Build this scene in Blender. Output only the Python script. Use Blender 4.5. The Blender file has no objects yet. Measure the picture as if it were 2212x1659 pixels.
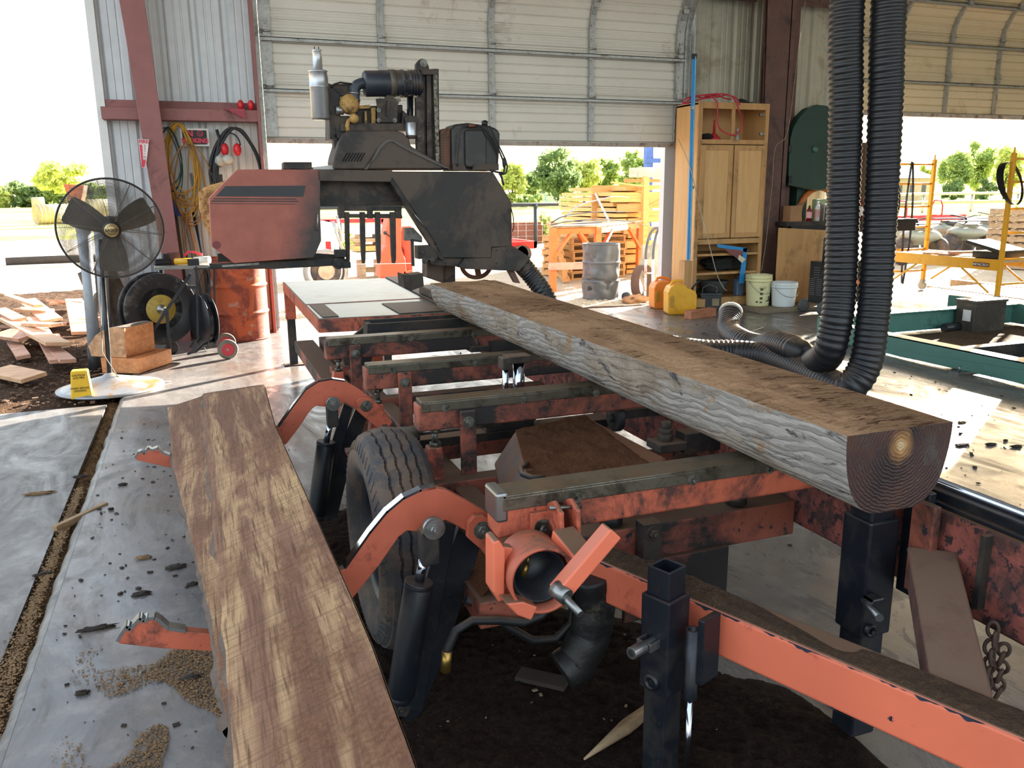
import bpy, bmesh, random
import numpy as np
from math import *
from mathutils import Vector, Matrix, noise
rnd = random.Random(7)
C = bpy.context.scene.collection
sc = bpy.context.scene
# ---------------------------------------------------------------- camera
FPX = 1790.0; PITCH = radians(12.95); ROLL = radians(.57); YAW = radians(20.5); EYE = 1.5
_h = Vector((sin(YAW), cos(YAW), 0)); _x = Vector((cos(YAW), -sin(YAW), 0)); _z = Vector((0, 0, 1))
_F = _h*cos(PITCH)-_z*sin(PITCH); _U = _h*sin(PITCH)+_z*cos(PITCH)
_R = _x*cos(ROLL)-_U*sin(ROLL); _U = _U*cos(ROLL)+_x*sin(ROLL)
CAM = Vector((0, 0, EYE))
cam = bpy.data.objects.new('camera', bpy.data.cameras.new('camera')); C.objects.link(cam)
cam.data.sensor_fit = 'HORIZONTAL'; cam.data.sensor_width = 36; cam.data.lens = 36*FPX/2212
cam.data.clip_end = 600; cam.data.clip_start = .05
m = Matrix((_R, _U, -_F)).transposed().to_4x4(); m.translation = CAM
cam.matrix_world = m; sc.camera = cam
# ---------------------------------------------------------------- light
sc.view_settings.view_transform = 'Standard'; sc.view_settings.look = 'None'
sc.view_settings.gamma = 1; sc.view_settings.use_curve_mapping = False
sc.view_settings.exposure = .88
SUN_EL = radians(17.5); SUN_AZ = radians(58)      # azimuth measured from +Y towards +X
w = bpy.data.worlds.new('sky'); sc.world = w; w.use_nodes = True
nt = w.node_tree; bg = nt.nodes['Background']
sky = nt.nodes.new('ShaderNodeTexSky'); sky.sky_type = 'NISHITA'; sky.sun_disc = False
sky.sun_elevation = SUN_EL; sky.sun_rotation = SUN_AZ; sky.air_density = 1.2; sky.dust_density = 3.0; sky.ozone_density = 1
mx = nt.nodes.new('ShaderNodeMix'); mx.data_type = 'RGBA'; mx.inputs[0].default_value = .55; mx.inputs[7].default_value = (2.2, 2.2, 2.2, 1)
nt.links.new(sky.outputs[0], mx.inputs[6]); nt.links.new(mx.outputs[2], bg.inputs[0]); bg.inputs[1].default_value = .5
sun = bpy.data.lights.new('sun', 'SUN'); sun.energy = 27; sun.angle = radians(.6); sun.color = (1, .9, .78)
so = bpy.data.objects.new('sun', sun); C.objects.link(so)
sd = Vector((sin(SUN_AZ)*cos(SUN_EL), cos(SUN_AZ)*cos(SUN_EL), sin(SUN_EL)))
so.rotation_euler = sd.to_track_quat('Z', 'Y').to_euler()

# ---------------------------------------------------------------- photo rays -> real points
def ray(u, v): return _F+_R*((u-1106)/FPX)+_U*((829.5-v)/FPX)
def oz(u, v, z=0.0):
    d = ray(u, v); return CAM+d*((z-EYE)/d.z)
def oy(u, v, y):
    d = ray(u, v); return CAM+d*(y/d.y)
def ox(u, v, x):
    d = ray(u, v); return CAM+d*(x/d.x)

# ---------------------------------------------------------------- mesh builder
def frame(d):
    d = Vector(d).normalized()
    a = Vector((0, 0, 1)) if abs(d.z) < .95 else Vector((1, 0, 0))
    s = d.cross(a).normalized(); return s, s.cross(d).normalized()
class MB:
    def __init__(s): s.v = []; s.f = []; s.sm = []; s.mi = []
    def add(s, vs, fs, smooth=False, mi=0):
        n = len(s.v); s.v += [tuple(p) for p in vs]
        for f in fs: s.f.append([i+n for i in f]); s.sm.append(smooth); s.mi.append(mi)
        return s
    def box(s, x0, x1, y0, y1, z0, z1, mi=0):
        return s.add([(x, y, z) for z in (z0, z1) for y in (y0, y1) for x in (x0, x1)],
                     [(0, 2, 3, 1), (4, 5, 7, 6), (0, 1, 5, 4), (2, 6, 7, 3), (0, 4, 6, 2), (1, 3, 7, 5)], mi=mi)
    def cbox(s, c, e, rz=0, rx=0, ry=0, mi=0):
        M = Matrix.Translation(c) @ Matrix.Rotation(rz, 4, 'Z') @ Matrix.Rotation(ry, 4, 'Y') @ Matrix.Rotation(rx, 4, 'X')
        vs = [M @ Vector((x*e[0]/2, y*e[1]/2, z*e[2]/2)) for z in (-1, 1) for y in (-1, 1) for x in (-1, 1)]
        return s.add(vs, [(0, 2, 3, 1), (4, 5, 7, 6), (0, 1, 5, 4), (2, 6, 7, 3), (0, 4, 6, 2), (1, 3, 7, 5)], mi=mi)
    def beam(s, p0, p1, w, h, up=(0, 0, 1), mi=0):
        p0 = Vector(p0); p1 = Vector(p1); d = (p1-p0).normalized(); up = Vector(up)
        if abs(d.dot(up)) > .98: up = Vector((0, 1, 0))
        sd_ = d.cross(up).normalized(); u = sd_.cross(d).normalized()
        vs = [p+sd_*(i*w/2)+u*(j*h/2) for p in (p0, p1) for j in (-1, 1) for i in (-1, 1)]
        return s.add(vs, [(0, 2, 3, 1), (4, 5, 7, 6), (0, 1, 5, 4), (2, 6, 7, 3), (0, 4, 6, 2), (1, 3, 7, 5)], mi=mi)
    def cyl(s, p0, p1, r, r1=None, n=20, cap=True, mi=0):
        p0 = Vector(p0); p1 = Vector(p1); r1 = r if r1 is None else r1; a, b = frame(p1-p0)
        vs = [p+(a*cos(t)+b*sin(t))*q for p, q in ((p0, r), (p1, r1)) for t in [2*pi*i/n for i in range(n)]]
        s.add(vs, [(i, (i+1) % n, n+(i+1) % n, n+i) for i in range(n)], True, mi)
        if cap: s.add(vs[:n], [tuple(range(n))[::-1]], mi=mi); s.add(vs[n:], [tuple(range(n))], mi=mi)
        return s
    def lathe(s, prof, c, ax=(0, 0, 1), n=28, mi=0, smooth=True):
        c = Vector(c); ax = Vector(ax).normalized(); a, b = frame(ax); k = len(prof)
        vs = [c+ax*h+(a*cos(t)+b*sin(t))*r_ for r_, h in prof for t in [2*pi*i/n for i in range(n)]]
        fs = [(j*n+i, j*n+(i+1) % n, (j+1)*n+(i+1) % n, (j+1)*n+i) for j in range(k-1) for i in range(n)]
        s.add(vs, fs, smooth, mi)
        return s
    def tube(s, pts, r, n=10, closed=False, cap=True, mi=0, rf=None):
        pts = [Vector(p) for p in pts]; k = len(pts); vs = []; a = None
        for i, p in enumerate(pts):
            q0 = pts[(i-1) % k] if (closed or i) else p; q1 = pts[(i+1) % k] if (closed or i < k-1) else p
            d = (q1-q0).normalized()
            if a is None: a, b = frame(d)
            else:
                a = (a-d*a.dot(d)).normalized(); b = a.cross(d).normalized()
            rr = rf(i) if rf else r
            vs += [p+(a*cos(t)+b*sin(t))*rr for t in [2*pi*j/n for j in range(n)]]
        m_ = k if closed else k-1
        s.add(vs, [(i*n+j, i*n+(j+1) % n, ((i+1) % k)*n+(j+1) % n, ((i+1) % k)*n+j) for i in range(m_) for j in range(n)], True, mi)
        if cap and not closed: s.add(vs[:n], [tuple(range(n))[::-1]], mi=mi); s.add(vs[-n:], [tuple(range(n))], mi=mi)
        return s
    def prism(s, poly, off, mi=0):
        """planar outline (3-D points) pushed along the vector off"""
        n = len(poly); off = Vector(off); vs = [Vector(p) for p in poly]+[Vector(p)+off for p in poly]
        s.add(vs, [tuple(range(n)), tuple(range(2*n-1, n-1, -1))]+[(i, n+i, n+(i+1) % n, (i+1) % n) for i in range(n)], mi=mi)
        return s
    def ppx(s, pxs, y, dy, mi=0): return s.prism([oy(u, v, y) for u, v in pxs], (0, dy, 0), mi)
    def grid(s, fn, nu, nv, mi=0, smooth=True, thick=None):
        vs = [Vector(fn(i/nu, j/nv)) for j in range(nv+1) for i in range(nu+1)]; w_ = nu+1
        s.add(vs, [(j*w_+i, j*w_+i+1, (j+1)*w_+i+1, (j+1)*w_+i) for j in range(nv) for i in range(nu)], smooth, mi)
        return s
    def blob(s, c, e, seed=0, amp=.2, sub=3, fr=1.5, mi=0, flat=None):
        bm = bmesh.new(); bmesh.ops.create_icosphere(bm, subdivisions=sub, radius=1)
        vs = []
        for v in bm.verts:
            q = v.co*(1+amp*noise.noise(v.co*fr+Vector((seed*3.1, seed, 0))))
            p = Vector((q.x*e[0], q.y*e[1], q.z*e[2]))
            if flat is not None and p.z < flat: p.z = flat
            vs.append(Vector(c)+p)
        s.add(vs, [[q.index for q in f_.verts] for f_ in bm.faces], True, mi); bm.free(); return s
def obj(name, mb, mat, parent=None, bevel=0, seg=2, fix=True):
    me = bpy.data.meshes.new(name); o = bpy.data.objects.new(name, me); C.objects.link(o)
    if parent is not None:
        wl = Vector(parent['_wl']) if '_wl' in parent else Vector((0, 0, 0)); o.parent = parent
    else:
        A = np.array([tuple(p) for p in mb.v]); wl = Vector(((A[:, 0].min()+A[:, 0].max())/2, (A[:, 1].min()+A[:, 1].max())/2, A[:, 2].min()))
        o.location = wl
    o['_wl'] = tuple(wl)
    me.from_pydata([Vector(p)-wl for p in mb.v], [], mb.f)
    me.polygons.foreach_set('use_smooth', mb.sm)
    mats = mat if isinstance(mat, (list, tuple)) else [mat]
    for q in mats: me.materials.append(q)
    me.polygons.foreach_set('material_index', mb.mi)
    if fix:
        bm = bmesh.new(); bm.from_mesh(me); bmesh.ops.remove_doubles(bm, verts=bm.verts, dist=1e-5)
        bmesh.ops.recalc_face_normals(bm, faces=bm.faces); bm.to_mesh(me); bm.free()
    me.update()
    if bevel:
        b = o.modifiers.new('bevel', 'BEVEL'); b.width = bevel; b.segments = seg; b.limit_method = 'ANGLE'; b.angle_limit = radians(40)
    return o
def thing(name, label, cat, loc=(0, 0, 0), group=None):
    o = bpy.data.objects.new(name, None); C.objects.link(o); o.location = loc; o.empty_display_size = .1
    o['_wl'] = tuple(loc); o['label'] = label; o['category'] = cat
    if group: o['group'] = group
    return o
def tag(o, label, cat, group=None, kind=None):
    o['label'] = label; o['category'] = cat
    if group: o['group'] = group
    if kind: o['kind'] = kind
    return o
def struct(name, mb, mat, **k):
    o = obj(name, mb, mat, **k); o['kind'] = 'structure'; return o
def dup(root, loc, rz=0, label=None, group=None, scale=None):
    def cp(o, par):
        c = o.copy(); C.objects.link(c)
        if par: c.parent = par
        for ch in o.children: cp(ch, c)
        return c
    r_ = cp(root, None); r_.location = loc; r_.rotation_euler = (0, 0, rz)
    if scale: r_.scale = scale
    if label: r_['label'] = label
    if group: r_['group'] = group
    return r_
def lin(c): return tuple((x/12.92 if x <= .04045 else ((x+.055)/1.055)**2.4) for x in c)
def H(s):
    return lin((int(s[0:2], 16)/255, int(s[2:4], 16)/255, int(s[4:6], 16)/255))

# ---------------------------------------------------------------- materials
MATS = {}
class NT:
    def __init__(s, name):
        s.m = bpy.data.materials.new(name); s.m.use_nodes = True; s.t = s.m.node_tree; s.b = s.t.nodes['Principled BSDF']
        s.tc = s.t.nodes.new('ShaderNodeTexCoord')
    def n(s, t, **k):
        x = s.t.nodes.new(t)
        for a, b in k.items(): setattr(x, a, b)
        return x
    def l(s, a, b): s.t.links.new(a, b)
    def map(s, scale=(1, 1, 1), rot=(0, 0, 0), src='Object'):
        x = s.n('ShaderNodeMapping'); x.inputs['Scale'].default_value = scale; x.inputs['Rotation'].default_value = rot
        s.l(s.tc.outputs[src], x.inputs[0]); return x.outputs[0]
    def noise(s, scale, vec=None, detail=5, rough=.6, dist=0):
        x = s.n('ShaderNodeTexNoise'); x.inputs['Scale'].default_value = scale; x.inputs['Detail'].default_value = detail
        x.inputs['Roughness'].default_value = rough; x.inputs['Distortion'].default_value = dist
        s.l(vec if vec is not None else s.tc.outputs['Object'], x.inputs['Vector']); return x.outputs[0]
    def ramp(s, src, a, b, c0=(0, 0, 0), c1=(1, 1, 1)):
        x = s.n('ShaderNodeValToRGB'); x.color_ramp.elements[0].position = a; x.color_ramp.elements[1].position = b
        x.color_ramp.elements[0].color = (*c0, 1); x.color_ramp.elements[1].color = (*c1, 1)
        s.l(src, x.inputs[0]); return x.outputs[0]
    def mix(s, fac, a, b, mode='MIX'):
        x = s.n('ShaderNodeMix', data_type='RGBA', blend_type=mode)
        for i, q in ((0, fac), (6, a), (7, b)):
            if isinstance(q, (int, float)): x.inputs[i].default_value = q
            elif isinstance(q, tuple): x.inputs[i].default_value = (*q, 1)[:4]
            else: s.l(q, x.inputs[i])
        return x.outputs[2]
    def math(s, op, a, b=0.0):
        x = s.n('ShaderNodeMath', operation=op)
        for i, q in ((0, a), (1, b)):
            if isinstance(q, (int, float)): x.inputs[i].default_value = q
            else: s.l(q, x.inputs[i])
        return x.outputs[0]
    def sep(s, v):
        x = s.n('ShaderNodeSeparateXYZ'); s.l(v, x.inputs[0]); return x.outputs
    def bump(s, h_, st=.3, d=.01):
        x = s.n('ShaderNodeBump'); x.inputs['Strength'].default_value = st; x.inputs['Distance'].default_value = d
        s.l(h_, x.inputs['Height']); s.l(x.outputs[0], s.b.inputs['Normal'])
    def col(s, c): s.l(c, s.b.inputs['Base Color']) if not isinstance(c, tuple) else setattr(s.b.inputs['Base Color'], 'default_value', (*c, 1))
    def upmask(s, lo=.6, hi=.95):
        g = s.n('ShaderNodeNewGeometry'); return s.ramp(s.sep(g.outputs['Normal'])[2], lo, hi)
def M(name, c, rough=.6, metal=0, var=.25, vs=6, dirt=None, da=.5, ds=4, chips=None, ca=.66, cs=14, dust=None, du=.6, bump=.15, bs=30, bd=.003, spec=.5, trans=0):
    """painted / plain surface with colour variation, stains, chips and settled dust"""
    if name in MATS: return MATS[name]
    t = NT(name); c = H(c) if isinstance(c, str) else c
    f1 = t.noise(vs, detail=4)
    col = t.mix(t.ramp(f1, .3, .7), tuple(x*(1-var) for x in c), tuple(min(1, x*(1+var)) for x in c))
    if dirt:
        f = t.ramp(t.noise(ds, detail=9, rough=.72, dist=.4), .70-.5*da, .82-.5*da); col = t.mix(f, col, H(dirt))
    if chips:
        f = t.ramp(t.noise(cs, detail=6, rough=.75), ca-.06, ca-.04); col = t.mix(f, col, H(chips))
    if dust:
        f = t.math('MULTIPLY', t.upmask(), t.ramp(t.noise(5, detail=7, rough=.7), .62-du*.5, .9-du*.6)); col = t.mix(f, col, H(dust))
    t.col(col)
    t.b.inputs['Roughness'].default_value = rough; t.b.inputs['Metallic'].default_value = metal
    t.b.inputs['Specular IOR Level'].default_value = spec
    if trans: t.b.inputs['Transmission Weight'].default_value = trans
    if bump: t.bump(t.noise(bs, detail=4), bump, bd)
    MATS[name] = t.m; return t.m
def WOOD(name, light, dark, ax=0, scale=6, stretch=12, rough=.7, dirt=None, da=.4, bump=.3, fig=0, ds=3):
    """wood grain running along axis ax"""
    if name in MATS: return MATS[name]
    t = NT(name); sc_ = [scale*stretch/6]*3; sc_[ax] = scale/6
    v = t.map(tuple(sc_)); f = t.noise(3, v, detail=8, rough=.65, dist=.6)
    f2 = t.noise(14, v, detail=4)
    col = t.mix(t.ramp(f, .35, .68), H(light), H(dark)); col = t.mix(t.ramp(f2, .45, .75), col, H(dark), 'MIX') if fig else col
    if dirt:
        d = t.ramp(t.noise(ds, detail=9, rough=.72), .70-.5*da, .84-.5*da); col = t.mix(d, col, H(dirt))
    t.col(col); t.b.inputs['Roughness'].default_value = rough; t.bump(f2, bump, .003)
    MATS[name] = t.m; return t.m
# ================================================================ the place
DUST = '8a6848'
def mat_concrete(name, c0='7a7775', c1='595757', stain='6a5c50', rough=(.18, .5)):
    t = NT(name); n1 = t.noise(1.1, detail=9, rough=.65); n2 = t.noise(9, detail=8, rough=.7); n3 = t.noise(.5, detail=6, rough=.7, dist=1.2)
    st = t.noise(3.2, t.map((1, .35, 1), (0, 0, .5)), detail=9, rough=.75, dist=1.5)
    col = t.mix(t.ramp(n1, .35, .66), H(c0), H(c1)); col = t.mix(t.ramp(n2, .5, .8), col, H('8a857f'))
    col = t.mix(t.ramp(n3, .52, .72), col, H(stain)); col = t.mix(t.ramp(st, .56, .66), col, H('55504a'))
    sp = t.noise(60, detail=2); col = t.mix(t.ramp(sp, .70, .74), col, H('2f2822'))
    t.col(col); r_ = t.mix(t.ramp(st, .4, .62), (rough[0],)*3, (rough[1],)*3); t.l(r_, t.b.inputs['Roughness'])
    t.bump(t.math('ADD', n2, t.math('MULTIPLY', st, .6)), .14, .006); return t.m
conc = mat_concrete('polished concrete'); 
conc2 = mat_concrete('rough concrete', '6c6864', '514e4c', '463d36', (.35, .6))
def mat_dirt(name, a, b, c, sc_=1.0, bump=.8, speck='c2a67f'):
    t = NT(name); n1 = t.noise(1.3*sc_, detail=9, rough=.7); n2 = t.noise(22*sc_, detail=6, rough=.8); n3 = t.noise(70*sc_, detail=2)
    col = t.mix(t.ramp(n1, .35, .65), H(a), H(b)); col = t.mix(t.ramp(n2, .48, .72), col, H(c)); col = t.mix(t.ramp(n3, .66, .72), col, H(speck))
    t.col(col); t.b.inputs['Roughness'].default_value = .95; t.b.inputs['Specular IOR Level'].default_value = .15
    t.bump(t.math('ADD', n2, n3), bump, .03); return t.m
def wob(x, y, a=.1, f=1.0, s=0.0): return a*noise.noise(Vector((x*f+s, y*f, s)))
WB = 9.8      # plane of the door wall
mb = MB().grid(lambda u, v: (-.62+u*17.6, -4+v*(WB+4.05), 0.0), 2, 2)
mb.v = [(x, y, 0) for x, y, z in mb.v]
fl = MB().box(-.62, 17, -4, WB+.05, -.25, 0); struct('floor', fl, conc)
# rolled lip of the slab along the joint, and the outer apron slab left of it
lip = MB()
def lipf(u, v):
    y = -1+v*7.9; t_ = u*pi/2; x0 = -.62
    k = .012*noise.noise(Vector((y*6, 0, 0)))+.006*noise.noise(Vector((y*22, u*4, 0)))
    return (x0-(.055+k)*sin(t_), y, .0008-(.10)*(1-cos(t_))+k*.5*u)
lip.grid(lipf, 8, 500); struct('trim_1', lip, conc2)
struct('floor_apron', MB().box(-7, -.745, -4, 6.78, -.28, -.03), conc2)
chipm = mat_dirt('wood chip litter', '7a5a3a', '4a3524', 'b08a58', 3.0)
def strip(u, v):
    y = -1+v*7.9; x = -.78+u*.15+.01*sin(9*y)
    return (x, y, -.050+.018*noise.noise(Vector((x*20, y*14, 0)))+.018*noise.noise(Vector((x*60, y*55, 3)))-.03*abs(u-.5))
struct('trim_2', MB().grid(strip, 14, 500), chipm)
# outside ground, sloping dirt by the left, gravel yard, field
dirt = mat_dirt('dark dirt with bark', '4b3526', '33241a', '6f553c', 1.2)
def gd(u, v):
    x = -9+u*9.05; y = 6.72+v*9; k = min(1, (y-6.72)/.5)
    return (x, y, -.09+k*.05+.05*noise.noise(Vector((x*1.3, y*1.3, 0)))+.022*noise.noise(Vector((x*9, y*9, 2))))
struct('ground_dirt', MB().grid(gd, 260, 260), dirt)
grav = mat_dirt('pale gravel yard', 'b7ab98', '9d907d', 'cfc4b0', .8, .5)
def gy(u, v):
    x = -40+u*90; y = WB+.05+v*28
    return (x, y, -.13+.02*noise.noise(Vector((x*.7, y*.7, 0))))
struct('ground_yard', MB().grid(gy, 120, 60), grav)
t = NT('dry field grass'); n1 = t.noise(.12, detail=8); n2 = t.noise(3, detail=6)
t.col(t.mix(t.ramp(n2, .4, .7), t.mix(t.ramp(n1, .42, .6), H('c9c06c'), H('d8cc96')), H('8fa04a'))); t.b.inputs['Roughness'].default_value = 1
t.b.inputs['Specular IOR Level'].default_value = 0
struct('ground_field', MB().grid(lambda u, v: (-260+u*560, 37.5+v*260, -.14+.25*noise.noise(Vector((u*9, v*9, 0)))*min(1, v*20)), 60, 60), t.m)
struct('ground_side', MB().box(-60, -7, -6, 38, -.5, -.17), grav)
# wall sheeting ------------------------------------------------------------
def sheet(x0, x1, z0, z1, y, pitch=.305, big=.032, up=(0, 0)):
    """ribbed metal siding, ribs upright"""
    prof = [(0, 0), (.028, big), (.062, big), (.09, 0), (.15, 0), (.157, .006), (.167, .006), (.174, 0), (.225, 0), (.232, .006), (.242, .006), (.249, 0)]
    xs = []; x = x0
    while x < x1:
        for a, b in prof:
            if x+a <= x1: xs.append((x+a, b))
        x += pitch
    xs.append((x1, 0)); mb = MB(); n = len(xs)
    vs = [(a, y+b, z) for z in (z0, z1) for a, b in xs]; mb.add(vs, [(i, i+1, n+i+1, n+i) for i in range(n-1)])
    vs = [(a, y+b+.012, z) for z in (z0, z1) for a, b in xs]; mb.add(vs, [(i, n+i, n+i+1, i+1) for i in range(n-1)])
    return mb
siding = M('white galvanised siding', 'c3c8cb', .45, .15, var=.06, dirt='a5a29b', da=.2, ds=1.6, bump=.03)
siding2 = M('aged cream siding', 'b5b2a2', .55, .1, var=.08, dirt='948a72', da=.36, ds=1.4, bump=.03)
redsteel = M('oxide red primed steel', '8a5a57', .6, 0, var=.1, dirt='6b4442', da=.3, ds=3, bump=.05)
dksteel = M('dark oxide steel', '5d423c', .6, 0, var=.15, dirt='3f2d29', da=.4, ds=3, bump=.05)
galv = M('galvanised steel', 'a8aaa9', .42, .6, var=.18, vs=25, dirt='6f6f69', da=.3, ds=6, bump=.04)
DL, DR, DZ = .80, 6.05, 2.11       # first door opening
D2L, D2Z = 8.55, 2.58
TOP = 5.2
struct('wall_back', sheet(-.79, DL-.06, -.05, TOP, WB), siding)
struct('wall_middle', sheet(DR+.10, D2L-.05, 0, TOP, WB), siding2)
struct('trim_3', MB().box(-.83, -.75, WB-.05, WB+.06, -.08, TOP), M('white trim', 'd6d8d6', .5, var=.05))
# frame of the building
cl = MB().prism([oy(255, 0, 9.55), oy(318, 0, 9.55), oy(375, 560, 9.55), oy(372, 700, 9.5), oy(352, 690, 9.55), oy(330, 500, 9.55)], (0, .16, 0))
cl = MB()
for (xa0, xb0, z0), (xa1, xb1, z1) in [((-.30, -.14, -.05), (-.47, -.25, 3.0)), ((-.47, -.25, 3.0), (-.62, -.36, 5.2))]:
    cl.prism([(xa0, 9.40, z0), (xb0, 9.40, z0), (xb1, 9.40, z1), (xa1, 9.40, z1)], (0, .03, 0))
    cl.prism([((xa0+xb0)/2-.01, 9.43, z0), ((xa0+xb0)/2+.01, 9.43, z0), ((xa1+xb1)/2+.01, 9.43, z1), ((xa1+xb1)/2-.01, 9.43, z1)], (0, .3, 0))
struct('column_left', cl, redsteel, bevel=.004)
g = MB(); zg = 2.385
g.box(-.78, DL-.04, WB-.22, WB-.02, zg-.005, zg+.0); g.box(-.78, DL-.04, WB-.22, WB-.205, zg-.11, zg); g.box(-.78, DL-.04, WB-.04, WB-.02, zg, zg+.09)
g.box(-.78, DL-.04, WB-.22, WB-.02, zg-.115, zg-.105)
struct('beam_left', g, redsteel, bevel=.003)
jm = MB().box(DL-.075, DL-.045, WB-.24, WB+.06, -.05, TOP).box(DL-.045, DL-.0, WB-.02, WB+.06, -.05, TOP)
struct('trim_4', jm, redsteel, bevel=.002)
struct('trim_5', MB().box(DL-.045, DL+.0, WB+.0, WB+.10, -.05, TOP).box(DL-.03, DL-.012, WB-.06, WB-.0, .0, TOP), M('cream jamb', 'd2cfbc', .5))
# right hand jamb of the first door
struct('trim_6', MB().box(DR-.19, DR-.01, WB+.05, WB+.16, -.02, 2.2), M('white jamb cladding', 'c9ccd2', .45, var=.04))
struct('trim_7', MB().box(DR-.01, DR+.10, WB+.03, WB+.07, 0, TOP).box(DR+.085, DR+.11, WB-.12, WB+.06, 0, TOP), galv, bevel=.002)
# right column (deep tapered I section)
rc = MB()
rc.prism([(7.12, 9.36, 0), (7.5, 9.36, 0), (7.5, 9.36, TOP), (6.88, 9.36, TOP)], (0, .02, 0))
rc.box(7.44, 7.48, 9.38, 9.72, 0, TOP).box(7.2, 7.62, 9.70, 9.72, 0, TOP)
rc.prism([(6.98, 9.2, 0), (7.30, 9.2, 0), (7.30, 9.2, TOP), (6.83, 9.2, TOP)], (0, .015, 0)).box(7.22, 7.24, 9.2, 9.7, 0, TOP)
struct('column_right', rc, dksteel, bevel=.003)
gr = MB(); zg = 2.40
gr.box(7.5, D2L-.1, WB-.2, WB-.19, zg-.2, zg-.02).box(7.5, D2L-.1, WB-.2, WB-.02, zg-.03, zg-.02)
gr.box(DR+.3, 7.0, WB-.2, WB-.02, 3.98, 4.0).box(DR+.3, 7.0, WB-.2, WB-.19, 3.86, 4.0).box(7.5, D2L, WB-.2, WB-.02, 3.98, 4.0).box(7.5, D2L, WB-.2, WB-.19, 3.86, 4.0)
struct('beam_right', gr, dksteel, bevel=.003)
gus = MB().prism([(7.5, 9.36, 0), (7.95, 9.36, .0), (7.95, 9.36, .1), (7.5, 9.36, .75)], (0, .03, 0)); struct('trim_8', gus, dksteel)
# ---- sectional overhead doors
def odoor(name, x0, x1, z0, mat, nst, curve, secs, light, rib=.1):
    root = bpy.data.objects.new(name, None); C.objects.link(root); root['kind'] = 'structure'; root['_wl'] = (0, 0, 0)
    Y = WB-.03
    def path(s):
        """distance up the door -> (y, z); straight, then bending in along the track"""
        if s < curve: return Y, z0+s
        R_ = .75; a = min((s-curve)/R_, radians(62)); e = max(0, s-curve-R_*radians(62))
        return Y-R_*(1-cos(a))-e*sin(radians(62)), z0+curve+R_*sin(a)+e*cos(radians(62))
    S = sum(secs); mb = MB(); k = int(S/.012); n = k+1; vs = []
    edges = [sum(secs[:i]) for i in range(len(secs)+1)]
    def dep(s):
        q = min(abs(s-e) for e in edges)
        if q < .014: return .018
        r_ = (s % rib)/rib
        if r_ < .13: return .014
        if .33 < r_ < .38 or .66 < r_ < .71: return .005
        return 0
    for xx in (x0, x1):
        for i in range(n):
            y, z = path(i*.012); vs.append((xx, y+dep(i*.012), z))
    mb.add(vs, [(i, i+1, n+i+1, n+i) for i in range(k)])
    vs = [(p[0], p[1]+.045, p[2]) for p in vs]; mb.add(vs, [(i, n+i, n+i+1, i+1) for i in range(k)])
    obj('door_panel', mb, mat, root)
    y, z = path(0); obj('bottom_seal', MB().box(x0, x1, y-.02, y+.05, z-.045, z+.005), M('weather strip', 'a9a199', .7, dirt='6a4c3c', da=.4, ds=6), root, bevel=.004)
    W = x1-x0
    for i in range(nst+1):
        x = x0+W*i/nst; hw = .04 if 0 < i < nst else .06
        x = min(max(x, x0+hw), x1-hw)
        mb = MB(); j = 0
        for e0, e1 in zip(edges[:-1], edges[1:]):
            s0, s1 = e0+.02, e1-.03
            st = [s0+(s1-s0)*q/4 for q in range(5)]
            for a, b in zip(st[:-1], st[1:]):
                ya, za = path(a); yb, zb = path(b)
                mb.beam((x, ya-.012, za), (x, yb-.012, zb), hw*2, .012, up=(0, 1, 0))
                mb.beam((x-hw+.006, ya-.03, za), (x-hw+.006, yb-.03, zb), .008, .05, up=(0, 1, 0))
            for q in (.2, .5, .8):
                yq, zq = path(s0+(s1-s0)*q); mb.cyl((x+.0, yq-.012, zq), (x, yq-.03, zq), .011, n=8)
            # hinge
            yh, zh = path(e1); mb.cbox((x+.01, yh-.025, zh), (.075, .02, .13)); mb.cyl((x-.035, yh-.045, zh), (x+.05, yh-.045, zh), .012, n=8)
        obj('stile', mb, galv, root)
    for s_, hh in light:
        y, z = path(s_); mb = MB().box(x0, x1, y-.07, y-.062, z-hh/2, z+hh/2).box(x0, x1, y-.07, y-.02, z+hh/2-.008, z+hh/2).box(x0, x1, y-.09, y-.02, z-hh/2, z-hh/2+.008)
        obj('strut', mb, galv, root)
    # track
    mb = MB()
    for xx, sgn in ((x0-.035, -1), (x1+.035, 1)):
        pts = [path(s_*.1-1.9 if False else s_*.1) for s_ in range(0, int(S*10)+8)]
        pts = [(Y, .02)]+pts
        for a, b in zip(pts[:-1], pts[1:]):
            mb.beam((xx, a[0]-.03, a[1]), (xx, b[0]-.03, b[1]), .05, .012, up=(0, 1, 0)); mb.beam((xx+sgn*.02, a[0]-.06, a[1]), (xx+sgn*.02, b[0]-.06, b[1]), .008, .05, up=(0, 1, 0))
    obj('track', mb, galv, root)
    return root
dpan = M('white ribbed door steel', 'd9d6cd', .5, .05, var=.05, vs=2, dirt='b3ab9c', da=.2, ds=1.5, bump=.03)
dpan2 = M('cream ribbed door steel', 'cfc0a0', .5, .05, var=.06, vs=2, dirt='a8946c', da=.26, ds=1.5, bump=.03)
odoor('door_1', DL+.02, DR-.02, DZ, dpan, 4, 1.25, [.54, .56, .54, .54, .54], [(.50, .035), (1.02, .04), (1.8, .04)], .11)
odoor('door_2', D2L, D2L+4.9, D2Z, dpan2, 5, .95, [.53, .53, .53, .53, .53], [(.42, .035), (.95, .04), (1.5, .04)], .11)
struct('wall_header', MB().box(DL-.8, 17, WB+.07, WB+.1, 3.95, TOP), siding2)  # unseen wall above the doors, added to keep sun from leaking over them
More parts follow.
